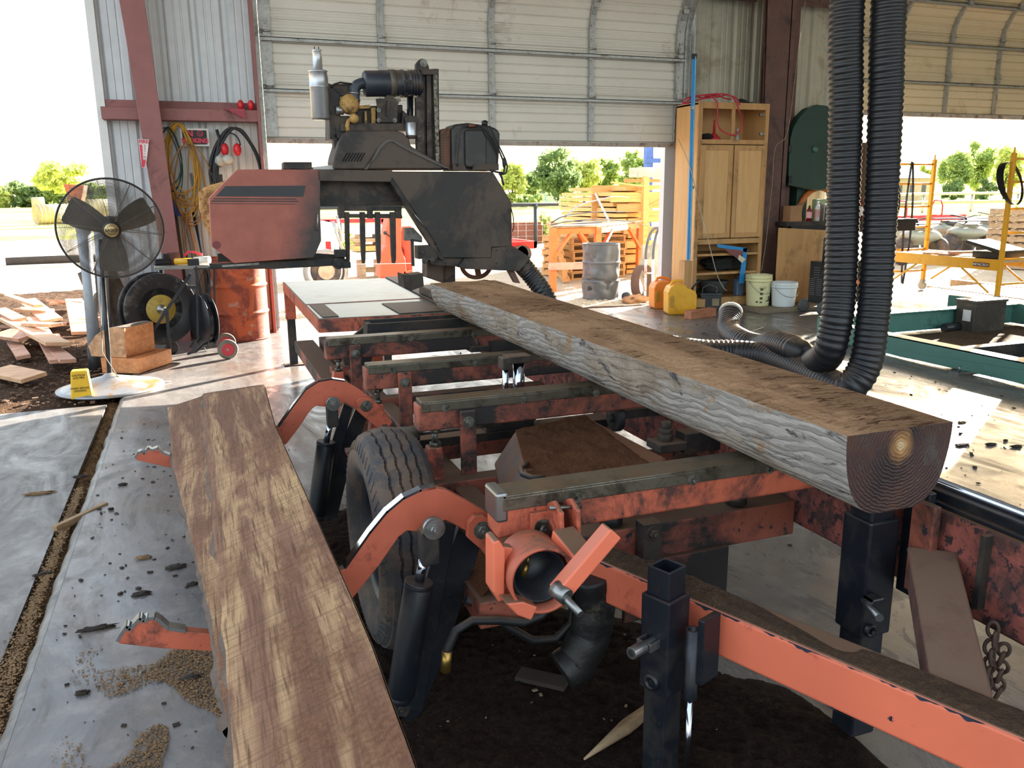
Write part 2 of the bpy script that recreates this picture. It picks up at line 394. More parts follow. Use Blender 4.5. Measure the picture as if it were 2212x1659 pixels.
# roof over the bay, open to the left and behind the camera
rf = MB(); rf.box(-1.4, 17, -2.2, WB+.1, TOP, TOP+.06)
struct('ceiling', rf, M('roof liner', 'cfd0cc', .7, var=.05))
struct('wall_right', sheet(0, 12.0, 0, TOP, 0), siding2)
o = bpy.data.objects['wall_right']; o.location = (14.2, 3.8, 0); o.rotation_euler = (0, 0, pi/2)
# ================================================================ sawmill
org = M('orange mill paint', 'b65b42', .5, 0, var=.16, vs=5, dirt='4a302b', da=.40, ds=5, chips='1d2230', ca=.70, cs=22, dust='6e5240', du=.55, bump=.06)  # base colour darkened for the shade the loader arms stand in
org2 = M('grimy orange mill paint', '8c4b39', .6, 0, var=.3, vs=4, dirt='24201f', da=.52, ds=2.6, chips='1d2026', ca=.66, cs=18, dust='5b4536', du=.9, bump=.1)
orgc = M('clean lit orange paint', 'dd7254', .48, 0, var=.10, vs=2.5, dirt='a84f40', da=.22, ds=9, chips='1e2636', ca=.73, cs=16, dust='6e5644', du=1.0, bump=.05)  # lit copy of the mill orange: cleaner, with the light put into its base colour
rust = M('rusty red rail paint', '8a4a40', .75, .1, var=.3, vs=8, dirt='4a2f2b', da=.5, ds=9, chips='2d2326', ca=.6, cs=30, dust='59422f', du=1.0, bump=.25)
blk = M('black enamel', '151a22', .38, .1, var=.25, dirt='2d2c2d', da=.35, ds=6, dust='5a4638', du=.35, bump=.06, chips='3c3f44', ca=.72, cs=40)
blk2 = M('dusty black steel', '1b1c1e', .6, .1, var=.3, dirt='3a322b', da=.5, ds=4, dust='6a5442', du=.8, bump=.15)
sst = M('worn stainless cap', '6c675b', .38, .7, var=.2, vs=12, dirt='3c382f', da=.4, ds=7, dust='80684f', du=.5, bump=.08)
chrome = M('chrome rod', 'b9c2d2', .12, 1, var=.05, bump=0)
steel = M('bare steel', '8d8f8e', .35, .9, var=.15, dirt='5c5148', da=.35, bump=.05)
bolt_m = M('zinc bolt', '77776f', .45, .7, var=.2, dirt='3c342d', da=.45, ds=20)
rubber = M('tyre rubber', '37373a', .8, 0, var=.2, vs=12, dirt='5a4a3e', da=.52, ds=7, bump=.2, bs=60)
rubberk = M('black rubber hose', '16181b', .55, 0, var=.2, dust='5a4a3c', du=.5)
sawd = mat_dirt('red brown sawdust', '8a5c40', '6e452e', 'a5744f', 6.0, 1.0)
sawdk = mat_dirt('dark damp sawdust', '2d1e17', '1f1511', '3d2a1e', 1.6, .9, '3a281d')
mill = thing('portable_sawmill', 'orange portable band sawmill bed with crossbars, loader arms and single tyre', 'sawmill', (1.2, 3.0, 0))
def bolt(mb, p, d, r=.012, l=.012, n=6):
    p = Vector(p); d = Vector(d).normalized(); mb.cyl(p, p+d*.004, r*1.55, n=16); mb.cyl(p, p+d*l, r, n=n); mb.cyl(p+d*l, p+d*(l+.008), r*.5, n=8)
def bed_rail(a0, a1, y, mat, holes=(), w_=.078):
    z0, z1 = .668, .768
    r_ = obj('bed_rail', MB().box(a0, a1, y, y+w_, z0, z1), mat, mill, bevel=.008, seg=3)
    k = MB().box(a0+.012, a1, y-.004, y+w_+.004, z1-.001, z1+.012).box(a0+.012, a1, y-.005, y+.0, z1-.028, z1+.006)
    obj('wear_cap', k, sst, r_, bevel=.003)
    mb = MB()
    for h_ in holes: bolt(mb, (a0+h_, y-.004, z1-.018), (0, -1, 0), .009, .006)
    obj('bolt', mb, bolt_m, r_)
    return r_
bed_rail(.632, 1.72, 1.80, org, (.21, .55, .8), .085)
bed_rail(.686, 1.72, 2.79, org2, (.1, .4, .7))
bed_rail(.635, 1.72, 3.51, org2, (.12, .5, .9))
bed_rail(.574, 1.72, 4.27, org2, (.15, .45, .8))
obj('rail_end', MB().box(.628, .66, 1.796, 1.89, .71, .788), steel, mill, bevel=.008)
for (x, y, zt) in ((.86, 2.765, .64+.10), (.80, 3.485, .745), (.72, 4.245, .745)):
    p = obj('hanger', MB().box(x-.03, x+.03, y-.014, y+.0, .50, zt), org2, mill, bevel=.004)
    b = MB(); bolt(b, (x, y-.014, .70), (0, -1, 0), .014, .016); obj('bolt', b, bolt_m, p)
for (x, y) in ((.755, 2.83), (.69, 3.55), (.64, 4.31)):
    p = obj('pedestal', MB().prism([(x-.055, y-.03, .40), (x+.03, y-.03, .40), (x+.02, y-.03, .60), (x-.03, y-.03, .60)], (0, .06, 0)), org, mill, bevel=.004)
    b = MB().cyl((x, y, .60), (x, y, .668), .011, n=10).cyl((x, y, .60), (x, y, .615), .022, n=6).cyl((x, y, .65), (x, y, .665), .02, n=6)
    obj('jack_bolt', b, bolt_m, p)
# main frame under the bed
obj('frame_rail', MB().box(.62, .76, 1.92, 6.3, .36, .44), org2, mill, bevel=.006)
obj('frame_rail', MB().box(.80, .88, 1.95, 6.3, .36, .46), org2, mill, bevel=.006)
cb = obj('cross_beam', MB().box(.72, 1.72, 2.02, 2.11, .42, .535), org2, mill, bevel=.006)
for y in (2.75, 3.3, 4.1, 5.0): obj('cross_beam', MB().box(.70, 1.72, y, y+.08, .38, .48), org2, mill, bevel=.005)
obj('gusset_plate', MB().box(1.10, 1.46, 2.0, 2.02, .24, .43), org2, mill, bevel=.003)
b = MB().blob((1.30, 1.985, .33), (.035, .03, .04), 3, .4); obj('grease_lump', b, blk2, mill)
b = MB().box(1.14, 1.20, 1.97, 2.02, .40, .56); bolt(b, (1.17, 1.97, .53), (0, -1, 0), .016, .016)
obj('clamp_plate', b, blk2, mill, bevel=.004)
for x in (1.08, 1.52):
    b = MB().cyl((x, 2.06, .53), (x, 2.06, .66), .018, n=12).cyl((x, 2.06, .54), (x, 2.06, .575), .034, n=6); obj('jack_bolt', b, blk2, mill)
obj('brace_bar', MB().beam((1.32, 2.12, .50), (1.62, 2.5, .55), .09, .02), org2, mill)
# bolted blocks seen between the rails
def stud(x, y, z, l=.5):
    b = MB().box(x-.05, x+.06, y-.05, y+.05, z, z+.03).box(x+.06, x+.06+l, y-.035, y+.035, z-.02, z+.055)
    b.cyl((x, y, z+.03), (x, y, z+.055), .03, n=6).cyl((x, y, z+.055), (x, y, z+.075), .027, n=6).cyl((x, y, z+.075), (x, y, z+.10), .019, n=14)
    obj('bolted_bracket', b, blk2, mill, bevel=.003)
_p = oz(1437, 968, .60); stud(_p.x, _p.y, .60, .4); _p = oz(1030, 757, .655); stud(_p.x, _p.y, .655, .4)
obj('roller_arm', MB().beam((.99, 1.97, .69), (1.7, 1.97, .70), .06, .045), blk2, mill, bevel=.012)
_p = oz(1330, 900, .62); r_ = obj('side_roller', MB().cyl((_p.x-.015, _p.y, .62), (_p.x+.015, _p.y, .62), .06, n=30).cyl((_p.x-.035, _p.y, .62), (_p.x+.02, _p.y, .62), .02), blk2, mill, bevel=.004)
obj('roller_shaft', MB().beam((_p.x, _p.y, .63), (1.7, _p.y, .63), .05, .035), blk2, r_)
# sheet metal cover heaped with sawdust
zc = .60
top = [oz(1095, 925, zc), oz(1270, 898, zc), oz(1440, 985, zc), oz(1250, 1075, zc), oz(1195, 1060, zc)]
side = [oz(1095, 925, zc), oz(1250, 1075, zc), oz(1195, 1060, zc)]
T = [oz(u, v, zc) for u, v in ((1113, 930), (1262, 896), (1440, 988), (1420, 1062), (1150, 1070))]
B_ = [Vector((p.x+d[0], p.y+d[1], zc-.12)) for p, d in zip(T, ((-.10, -.02), (0, 0), (.0, 0), (0, 0), (-.10, -.06)))]
cv = MB(); n = 5; cv.add(T+B_, [(0, 1, 2, 3, 4), (0, 5, 6, 1), (1, 6, 7, 2), (2, 7, 8, 3), (3, 8, 9, 4), (4, 9, 5, 0), (9, 8, 7, 6, 5)])
cov = obj('engine_cover', cv, M('dusty grey cover', '5a5049', .65, .1, var=.2, dirt='6e5240', da=.5, ds=4, dust='7d553c', du=1.1), mill, bevel=.012)
hd = [oz(1140, 1002, zc+.0), oz(1125, 1012, zc+.05), oz(1128, 1024, zc+.05), oz(1150, 1032, zc+.05), oz(1172, 1030, zc+.05), oz(1180, 1042, zc)]
obj('cover_handle', MB().tube(hd, .009, 10), blk2, cov)
def heap(u, v):
    p = T[0].lerp(T[1], u).lerp(T[4].lerp(T[3].lerp(T[2], .5*(1-0)), u), v); x, y = p.x, p.y
    e = min(u, 1-u, v, 1-v); k = max(0, min(1, (e+.05+.04*noise.noise(Vector((x*14, y*14, 0))))*9))
    return (x, y, zc-.003+k*(.012+.014*noise.noise(Vector((x*18, y*18, 0)))+.007*noise.noise(Vector((x*70, y*70, 0)))))
o = obj('sawdust_heap', MB().grid(heap, 90, 90), sawd, cov); o['kind'] = 'stuff'
for i in range(14):
    a, b_ = rnd.random(), rnd.random(); p = Vector(heap(.3+a*.6, .1+b_*.5)); d = Vector((rnd.uniform(-1, 1), rnd.uniform(-1, 1), .1))*.04
def ledge(u, v):
    x = .63+u*.12; y = 1.95+v*1.9
    e = min(u, 1-u)*5; k = min(1, max(0, e))
    return (x, y, .438+k*(.02+.02*noise.noise(Vector((x*14, y*9, 0)))+.008*noise.noise(Vector((x*60, y*60, 0)))))
o = obj('sawdust_ledge', MB().grid(ledge, 16, 160), sawd, mill); o['kind'] = 'stuff'
# vertical hydraulic clamp
cl = obj('clamp_base', MB().box(1.03, 1.24, 3.06, 3.20, .555, .60).box(1.07, 1.13, 3.08, 3.16, .60, .63).box(1.14, 1.23, 3.07, 3.18, .60, .63).cyl((1.24, 3.12, .60), (1.27, 3.12, .60), .03), blk2, mill, bevel=.005)
pA = oy(1091, 720, 3.12); pB = oy(1117, 720, 3.12)
obj('piston', MB().cyl((pA.x, 3.12, .62), (pA.x, 3.12, .83), .0135), chrome, cl)
obj('piston', MB().cyl((pB.x+.006, 3.12, .62), (pB.x+.006, 3.12, .83), .024), chrome, cl)
obj('clamp_head', MB().box(pA.x-.022, pA.x+.022, 3.09, 3.15, .80, .85).box(pA.x+.0, pB.x+.05, 3.085, 3.16, .825, .855), blk2, cl, bevel=.004)
obj('clamp_track', MB().box(.74, 1.6, 3.06, 3.17, .52, .556), blk2, mill, bevel=.004)
obj('push_rod', MB().cyl((.72, 3.02, .60), (1.08, 3.03, .60), .012).cyl((.62, 3.02, .60), (.74, 3.02, .60), .03), steel, mill)
obj('push_arm', MB().box(.60, .625, 3.0, 3.05, .36, .64), blk, mill, bevel=.004)
# dark side support at the far end of the bed
b = MB().box(.86, 1.6, 4.72, 4.74, .70, .80).box(.86, 1.6, 4.62, 4.64, .70, .79).box(.86, .89, 4.62, 4.74, .70, .79).box(.86, 1.6, 4.62, 4.74, .69, .70)
obj('toe_channel', b, blk2, mill, bevel=.004)
obj('skew_plate', MB().prism([oy(735, 750, 4.9), oy(805, 690, 4.9), oy(818, 700, 4.9), oy(800, 790, 4.9), oy(745, 790, 4.9)], (0, .03, 0)), blk2, mill)
# tyre --------------------------------------------------------------------
TC = Vector((.535, 2.60, .372)); R0 = .372; HW = .105
ty = MB()
def tread(u, v):
    th = u*2*pi; w_ = v*2-1
    tri = abs(((th*34/(2*pi)) % 1)*2-1)-.5
    g_ = 0
    for c in (-.62, -.21, .21, .62):
        if abs(w_-c-.07*tri) < .045: g_ = .011
    r = R0-.020*w_*w_-g_
    if abs(w_) > .97: r -= .006
    return TC+Vector((w_*.078, cos(th)*r, sin(th)*r))
ty.grid(tread, 680, 56, smooth=False)
for sgn in (-1, 1):
    ty.lathe([(R0-.024, .076), (R0-.035, .092), (R0-.07, .104), (R0-.11, .103), (R0-.15, .085), (R0-.165, .065)], TC, (sgn, 0, 0), 72)
    for i in range(60):
        th = 2*pi*i/60; e = Vector((0, cos(th), sin(th))); q = Vector((0, cos(th+.05), sin(th+.05)))
        ty.beam(TC+Vector((sgn*.091, 0, 0))+e*(R0-.034), TC+Vector((sgn*.103, 0, 0))+q*(R0-.064), .006, .004, up=(sgn, 0, 0))
wh = obj('tyre', ty, rubber, mill, fix=False)
rm = MB().lathe([(R0-.160, .07), (R0-.17, .06), (R0-.19, .05), (R0-.2, .0), (.14, -.01), (.10, .01), (.06, .03), (.0, .03)], TC, (-1, 0, 0), 48)
for i in range(5):
    th = 2*pi*i/5; bolt(rm, TC+Vector((-.0, cos(th)*.08, sin(th)*.08)), (-1, 0, 0), .012, .03)
obj('wheel_rim', rm, blk, wh); obj('axle', MB().cyl(TC+Vector((.02, 0, 0)), (1.7, TC.y, TC.z), .035), blk2, mill)
o = obj('mudguard_dust', MB().blob((.56, 2.98, .57), (.10, .06, .03), 4, .5), sawd, mill); o['kind'] = 'stuff'
obj('mudguard', MB().box(.46, .68, 2.93, 3.06, .545, .56), org2, mill)
# loader arms ---------------------------------------------------------------
def loader(y, top, bot, claw_t, claw_b, s, th=.028):
    a = obj('loader_arm', MB().ppx(top+bot, y, th), org, mill, bevel=.003)
    cw = obj('claw', MB().ppx(claw_t+claw_b, y, th), org, a, bevel=.002)
    mb = MB(); pts = [oy(u, v, y)+Vector((0, th/2, .0)) for u, v in top[:6]]
    for p, q in zip(pts[:-1], pts[1:]): mb.beam(p, q+(q-p).normalized()*.004, th+.002, .006)
    obj('worn_edge', mb, chrome, a)
    mb = MB(); pts = [oy(u, v, y)+Vector((0, th/2, 0)) for u, v in claw_t[:-1]]
    for p, q in zip(pts[:-1], pts[1:]): mb.beam(p, q, th+.002, .008)
    obj('worn_teeth', mb, steel, cw); return a
A1 = loader(2.0, [(745, 1228), (799, 1151), (835, 1107), (871, 1077), (907, 1060), (938, 1054), (966, 1060), (1010, 1083), (1050, 1107), (1069, 1131)],
    [(1081, 1171), (1070, 1200), (1038, 1180), (1006, 1147), (978, 1131), (962, 1124), (945, 1132), (907, 1149), (879, 1147), (862, 1160), (819, 1222), (763, 1292), (455, 1403), (455, 1372)],
    [(253, 1386), (262, 1370), (275, 1352), (279, 1362), (290, 1350), (303, 1335), (309, 1344), (320, 1337), (334, 1335), (345, 1342), (363, 1358), (400, 1364), (458, 1370)], [(458, 1407), (350, 1401), (258, 1391)], 1)
A2 = loader(3.5, [(602, 922), (634, 876), (661, 841), (688, 824), (716, 819), (743, 823), (770, 837), (805, 862), (830, 887), (842, 905)],
    [(840, 920), (816, 925), (792, 903), (767, 881), (745, 870), (732, 878), (702, 879), (682, 877), (670, 887), (645, 925), (618, 960), (378, 1013), (376, 985)],
    [(291, 989), (298, 978), (307, 975), (311, 981), (320, 968), (328, 973), (341, 968), (352, 979), (366, 984), (378, 985)], [(378, 1013), (330, 1002), (296, 994)], 2)
def eye(mb, y, u, v, r): y -= .07; r *= 1.1; p = oy(u, v, y); mb.cyl(p, p+Vector((0, -.02, 0)), r, n=24); bolt(mb, p+Vector((0, -.02, 0)), (0, -1, 0), r*.45, .014)
mb = MB(); eye(mb, 2.0, 934, 1137, .026); obj('pivot_washer', mb, steel, A1)
mb = MB(); eye(mb, 3.5, 719, 871, .027); obj('pivot_washer', mb, steel, A2)
for y, poly, bu, par in ((2.03, [(1012, 1130), (1025, 1115), (1045, 1114), (1062, 1125), (1088, 1140), (1085, 1190), (1060, 1215), (1042, 1190), (1010, 1162)], (1042, 1145), A1),
                    (3.53, [(770, 868), (778, 860), (795, 858), (812, 870), (848, 912), (835, 930), (815, 925), (772, 888)], (791, 877), A2)):
    b = MB().ppx(poly, y-.055, .02); obj('pivot_lug', b, org, mill, bevel=.002)
    b = MB(); p = oy(*bu, y-.055); bolt(b, p, (0, -1, 0), .016, .016); obj('pivot_bolt', b, bolt_m, mill)
def ram(y, c0, c1, rodp, rb, rr, cle, par):
    p0, p1, pr_ = oy(*c0, y), oy(*c1, y), oy(*rodp, y); d = (p0-p1).normalized()
    cyl_ = obj('hydraulic_cylinder', MB().cyl(p1, p0, rb, n=32).cyl(p0-d*.012, p0+d*.004, rb*1.03, n=32).cyl(p1-d*.02, p1, rb*.8, n=24), blk, mill, bevel=.003)
    obj('piston_rod', MB().cyl(p0, pr_, rr, n=24), chrome, cyl_)
    k = MB().cyl(pr_-d*.01, pr_+d*.02, rr*1.25); q = oy(*cle, y); k.cbox(((pr_+q)/2+Vector((0, -.012, -.005))).to_tuple(), (rr*3.6, .045, (q-pr_).length+.02), ry=0)
    obj('clevis', k, blk2, cyl_, bevel=.004)
    return cyl_
ram(1.955, (905, 1258), (866, 1500), (917, 1200), .038, .013, (930, 1142), A1)
ram(3.46, (705, 955), (684, 1112), (714, 912), .040, .013, (719, 872), A2)
obj('loader_post', MB().ppx([(958, 1128), (985, 1135), (912, 1540), (846, 1520), (848, 1495)], 2.03, .02).ppx([(990, 1140), (1038, 1182), (960, 1420), (905, 1548), (880, 1560), (848, 1530)], 2.06, .02), blk, mill, bevel=.002)
obj('loader_post', MB().ppx([(743, 872), (762, 882), (700, 1120), (668, 1110)], 3.53, .02).ppx([(768, 884), (792, 906), (755, 1010), (728, 1120), (668, 1125)], 3.56, .02), blk, mill, bevel=.002)
b = MB().ppx([(846, 1498), (868, 1492), (888, 1530), (878, 1548), (850, 1545)], 1.95, .015); bolt(b, oy(866, 1532, 1.95), (0, -1, 0), .012, .01); obj('foot_plate', b, blk2, mill)
# hose along the near cylinder
hs = [oy(u, v, 1.9) for u, v in ((966, 1430), (968, 1400), (985, 1362), (1020, 1340), (1080, 1340), (1130, 1345), (1170, 1330), (1205, 1290))]
obj('hydraulic_hose', MB().tube(hs, .012, 10), rubberk, mill)
hs = [oy(u, v, 2.0) for u, v in ((1005, 1295), (1040, 1308), (1090, 1350), (1150, 1383), (1200, 1380), (1235, 1345), (1238, 1290))]
obj('hydraulic_hose', MB().tube(hs, .012, 10), rubberk, mill)
obj('hose_fitting', MB().cyl(oy(966, 1405, 1.9), oy(962, 1450, 1.9), .014, n=8), M('brass', 'a8894a', .35, .9), mill)
# black corrugated boot
def boot(mb, pts, r):
    P = [oy(u, v, 1.95) for u, v in pts]
    fine = []
    for i in range(len(P)-1):
        for k in range(8): fine.append(P[i].lerp(P[i+1], k/8))
    mb.tube(fine, r, 20, rf=lambda i: r*(1+.05*noise.noise(Vector((i*.3, 0, 0)))+(.015 if i % 2 else 0)))
mb = MB(); boot(mb, [(1275, 1240), (1285, 1300), (1275, 1370), (1245, 1430), (1210, 1455)], .06)
obj('discharge_boot', mb, M('torn black plastic', '17191a', .5, var=.3, dirt='4a463a', da=.3, ds=14, bump=.5, bs=12, bd=.01), mill)
# tongue tube, outrigger, ring, lever ---------------------------------------
F0 = Vector((.86, 2.20, 0)); F1 = Vector((1.60, .33, 0)); td = (F1-F0).normalized(); tp = Vector((-td.y, td.x, 0))
def tongue(p, t0, t1): return p
mb = MB(); q = [F0+Vector((0, 0, .38)), F1+Vector((0, 0, .38)), F1+tp*.105+Vector((0, 0, .38)), F0+tp*.105+Vector((0, 0, .38))]
mb.prism(q, (0, 0, .12)); tg = obj('tongue_tube', mb, orgc, mill, bevel=.009, seg=3)
def tdust(u, v):
    p = F0.lerp(F1, u)+tp*(.008+.09*v); e = min(1, min(v, 1-v)*6)
    hp = max(0, noise.noise(Vector((p.x*5, p.y*5, 1)))+.45-max(0, u-.5)*.8)
    return (p.x, p.y, .4995+e*hp*(.018+.010*noise.noise(Vector((p.x*40, p.y*40, 0)))+.006*noise.noise(Vector((p.x*120, p.y*120, 0)))))
o = obj('sawdust_layer', MB().grid(tdust, 420, 24), mat_dirt('trodden grey brown dust', '6d5645', '54453a', '83694f', 3.0, 1.0, '8f8272'), tg); o['kind'] = 'stuff'
eg = MB(); NE = 700
for zt0, sg, amp_ in ((.5, -1, .010), (.38, 1, .007)):
    vs = []
    for i in range(NE+1):
        p = F0.lerp(F1, i/NE)-tp*.0008; hgt_ = max(.0012, amp_*(.30+1.5*noise.noise(Vector((p.y*16, 0, sg)))+.8*noise.noise(Vector((p.y*60, 3, sg)))))
        if sg > 0: hgt_ = max(.0005, hgt_-.005)
        vs += [Vector((p.x, p.y, zt0-.001*(-sg))), Vector((p.x, p.y, zt0+sg*hgt_))]
    eg.add(vs, [(2*i, 2*i+1, 2*i+3, 2*i+2) for i in range(NE)])
obj('bare_edge', eg, M('slate blue bare edge', '2f3745', .5, .2, var=.3, vs=40, bump=.1), tg)
def sq(c, s_, z0, z1, wall=.006, top_open=True):
    """square steel tube standing upright, aligned with the tongue"""
    mb = MB(); c = Vector((c[0], c[1], 0)); e = [c+tp*i*s_/2+td*j*s_/2 for i, j in ((-1, -1), (1, -1), (1, 1), (-1, 1))]
    k = (s_/2-wall)/(s_/2); f = [c+(p-c)*k for p in e]; Z = Vector((0, 0, 1))
    vs = [p+Z*z0 for p in e]+[p+Z*z1 for p in e]+[p+Z*z1 for p in f]+[p+Z*(z1-.2) for p in f]
    fs = [(i, (i+1) % 4, 4+(i+1) % 4, 4+i) for i in range(4)]+[(4+i, 4+(i+1) % 4, 8+(i+1) % 4, 8+i) for i in range(4)]+[(8+i, 8+(i+1) % 4, 12+(i+1) % 4, 12+i) for i in range(4)]+[(15, 14, 13, 12), (0, 3, 2, 1)]
    mb.add(vs, fs); return mb
def face(c, s_, side, t_, z):
    c = Vector((c[0], c[1], z)); n = -tp if side == 'L' else td
    k = td if side == 'L' else tp
    return c+n*s_/2+k*t_, n
oc = (.992, 1.60)
leg = obj('outrigger_leg', sq(oc, .066, .02, .625), blk, mill, bevel=.004)
slv = obj('outrigger_sleeve', sq(oc, .084, .30, .552, .009), blk, mill, bevel=.004)
hm = M('hole shadow steel', '0a0b0d', .9)
mb = MB()
for z in (.575,):
    p, n = face(oc, .066, 'L', 0, z); mb.cyl(p-n*.004, p+n*.0015, .011, n=20)
for z in (.07, .12, .17, .22, .27):
    p, n = face(oc, .066, 'L', .0, z); mb.cyl(p-n*.004, p+n*.0015, .011, n=20)
obj('pin_hole', mb, hm, leg)
p, n = face(oc, .084, 'L', -.0, .44)
lk = MB(); lk.beam(p+td*.018, p+td*.018+n*.035, .004, .022).beam(p-td*.022, p-td*.022+n*.035, .004, .022).beam(p+n*.035+td*.02, p+n*.035-td*.024, .022, .004, up=n)
lk.cyl(p+n*.0, p+n*.085-Vector((0, 0, .0)), .011, n=18).cyl(p+n*.04, p+n*.085, .015, n=20)
obj('locking_pin', lk, steel, slv, bevel=.001)
p, n = face(oc, .084, 'L', -.0, .33)
obj('guide_bushing', MB().lathe([(.012, 0), (.012, .012), (.020, .012), (.020, 0)], p, n, 24), blk, slv)
p = Vector((oc[0], oc[1], 0))+td*.078+tp*.005
obj('side_pipe', MB().lathe([(.017, .30), (.017, .485), (.012, .485), (.012, .42)], p, (0, 0, 1), 24), blk, slv)
obj('slide_rod', MB().cyl(p+Vector((0, 0, .02)), p+Vector((0, 0, .30)), .0075), chrome, slv)
obj('bracket_plate', MB().cbox(tuple(Vector((oc[0], oc[1], .43))+td*.10+tp*.04), (.07, .018, .17), rz=atan2(tp.y, tp.x)), blk, slv, bevel=.003)
# second outrigger against the main rail
oc2 = (1.615, 1.60)
l2 = obj('outrigger_leg', MB().box(1.575, 1.655, 1.56, 1.64, .02, .74), blk, mill, bevel=.006)
s2 = obj('outrigger_sleeve', MB().box(1.565, 1.665, 1.55, 1.65, .33, .66), blk, mill, bevel=.006)
lk = MB().box(1.56, 1.60, 1.52, 1.55, .455, .46).box(1.56, 1.565, 1.52, 1.55, .43, .46).cyl((1.575, 1.56, .44), (1.54, 1.47, .44), .011)
obj('guide_bushing', MB().lathe([(.010, 0), (.010, .012), (.018, .012), (.018, 0)], (1.59, 1.55, .355), (0, -1, 0), 20), blk, s2)
obj('locking_pin', lk, steel, s2)
obj('bracket_plate', MB().box(1.70, 1.724, 1.50, 1.58, .44, .74), blk, mill, bevel=.003)
obj('hanger', MB().box(1.675, 1.70, 1.46, 1.53, .47, .72), org2, mill, bevel=.003)
# main rail
mrail = obj('main_rail', MB().box(1.725, 1.84, .2, 7.6, .455, .70), rust, mill, bevel=.008)
obj('carriage_track', MB().box(1.75, 1.80, .2, 7.6, .70, .735).box(1.735, 1.815, .2, 7.6, .70, .712), blk, mrail, bevel=.004)
obj('track_rod', MB().cyl((1.785, .2, .745), (1.785, 7.6, .745), .011), chrome, mrail)
obj('rail_rib', MB().box(1.70, 1.727, 1.33, 1.345, .50, .69), blk2, mrail)
Pa = Vector((1.415, 1.13, .492)); Pb = Vector((1.69, 1.47, .60))
obj('tongue_brace', MB().beam(Pa-Vector((.02, .03, .008)), Pb, .115, .012).beam(Pa-Vector((0, 0, .05)), Pb-Vector((0, 0, .05)), .10, .09), M('rusty brace', '6b4b40', .85, var=.25, vs=9, dirt='4d3931', da=.5, ds=7, dust='6a5343', du=.7, bump=.4), mill, bevel=.006)
# chain hanging from the rail
ch = MB()
def link(mb, c, d, up, L=.028, W=.011, r=.0045):
    d = Vector(d).normalized(); u = Vector(up); u = (u-d*u.dot(d)).normalized(); c = Vector(c)
    mb.tube([c+d*(L*.5*sin(t))+u*(W*cos(t)) for t in [2*pi*i/16 for i in range(16)]], r, 6, closed=True)
for k in range(10): link(ch, (1.71+.003*sin(k*2), 1.285+.004*cos(k*3), .468-.0235*k), (sin(k*5)*.15, .1*cos(k*3), -1), (1, .4, 0) if k % 2 else (-.4, 1, 0), .04, .012, .0048)
for k in range(6): link(ch, (1.73+.004*sin(k*4), 1.27, .42-.0235*k), (.2*sin(k*7), .3, -1), (1, .4, 0) if k % 2 else (-.4, 1, 0), .038, .012, .0048)
obj('safety_chain', ch, M('rusty chain', '5b4a40', .75, .4, var=.3), mrail)
# ring clamp and T lever at the near corner
RC = oy(1165, 1243, 1.66); ad = Vector((-.10, -.99, .06)).normalized()
rg = obj('jack_ring', MB().lathe([(.079, -.10), (.080, .035), (.073, .035), (.073, -.02)], RC, ad, 48), org, mill)
obj('inner_pipe', MB().lathe([(.066, -.12), (.066, .005), (.060, .005), (.060, -.11), (0, -.11)], RC, ad, 48), blk, rg)
obj('grease_fitting', MB().cyl(RC-ad*.08+Vector((-.018, 0, -.03)), RC-ad*.08+Vector((-.008, -.0, .0)), .008).cyl(RC-ad*.08+Vector((-.008, 0, 0)), RC-ad*.08+Vector((-.003, 0, .018)), .004), M('brass', 'a8894a', .35, .9), rg)
obj('side_bracket', MB().ppx([(1066, 1172), (1078, 1166), (1092, 1188), (1090, 1296), (1078, 1302), (1066, 1280)], 1.67, .06).ppx([(1085, 1180), (1110, 1184), (1108, 1290), (1085, 1300)], 1.70, .03), orgc, mill, bevel=.004)
obj('lower_clip', MB().ppx([(1092, 1304), (1118, 1330), (1148, 1341), (1162, 1312), (1130, 1300)], 1.62, .05), orgc, mill, bevel=.004)
lp = MB().ppx([(1147, 1110), (1186, 1104), (1190, 1165), (1148, 1168)], 1.785, .014); obj('hinge_plate', lp, org, mill, bevel=.002)
b = MB(); bolt(b, oy(1172, 1138, 1.785), (0, -1, 0), .014, .024); obj('hinge_bolt', b, bolt_m, mill)
def lug(x0): 
    return [(x0, 1172), (x0, 1100), (x0+4, 1088), (x0+12, 1084), (x0+20, 1090), (x0+22, 1105), (x0+22, 1172)]
for x0 in (1189, 1224):
    p0 = oy(x0+8, 1125, 1.76); obj('hinge_lug', MB().prism([(p0.x-.004, 1.71, .655), (p0.x-.004, 1.80, .655), (p0.x-.004, 1.80, .745), (p0.x-.004, 1.76, .765), (p0.x-.004, 1.715, .75)], (.012, 0, 0)), org, mill, bevel=.004)
pa, pb = oy(1186, 1098, 1.745), oy(1256, 1094, 1.745); obj('hinge_pin', MB().cyl(pa, pb, .005), steel, mill)
tl = obj('t_lever', MB().beam(oy(1214, 1150, 1.72), oy(1262, 1208, 1.62), .06, .03, up=(0, 0, 1)).beam(oy(1205, 1282, 1.56), oy(1322, 1145, 1.56), .038, .044, up=(0, -1, 0)), orgc, mill, bevel=.004)
pc = oy(1215, 1285, 1.54); obj('lever_pin', MB().cyl(pc+Vector((-.008, .02, .01)), pc+Vector((.016, -.06, -.02)), .009).cyl(pc+Vector((-.01, .02, .01)), pc+Vector((.004, -.015, 0)), .019), steel, tl)
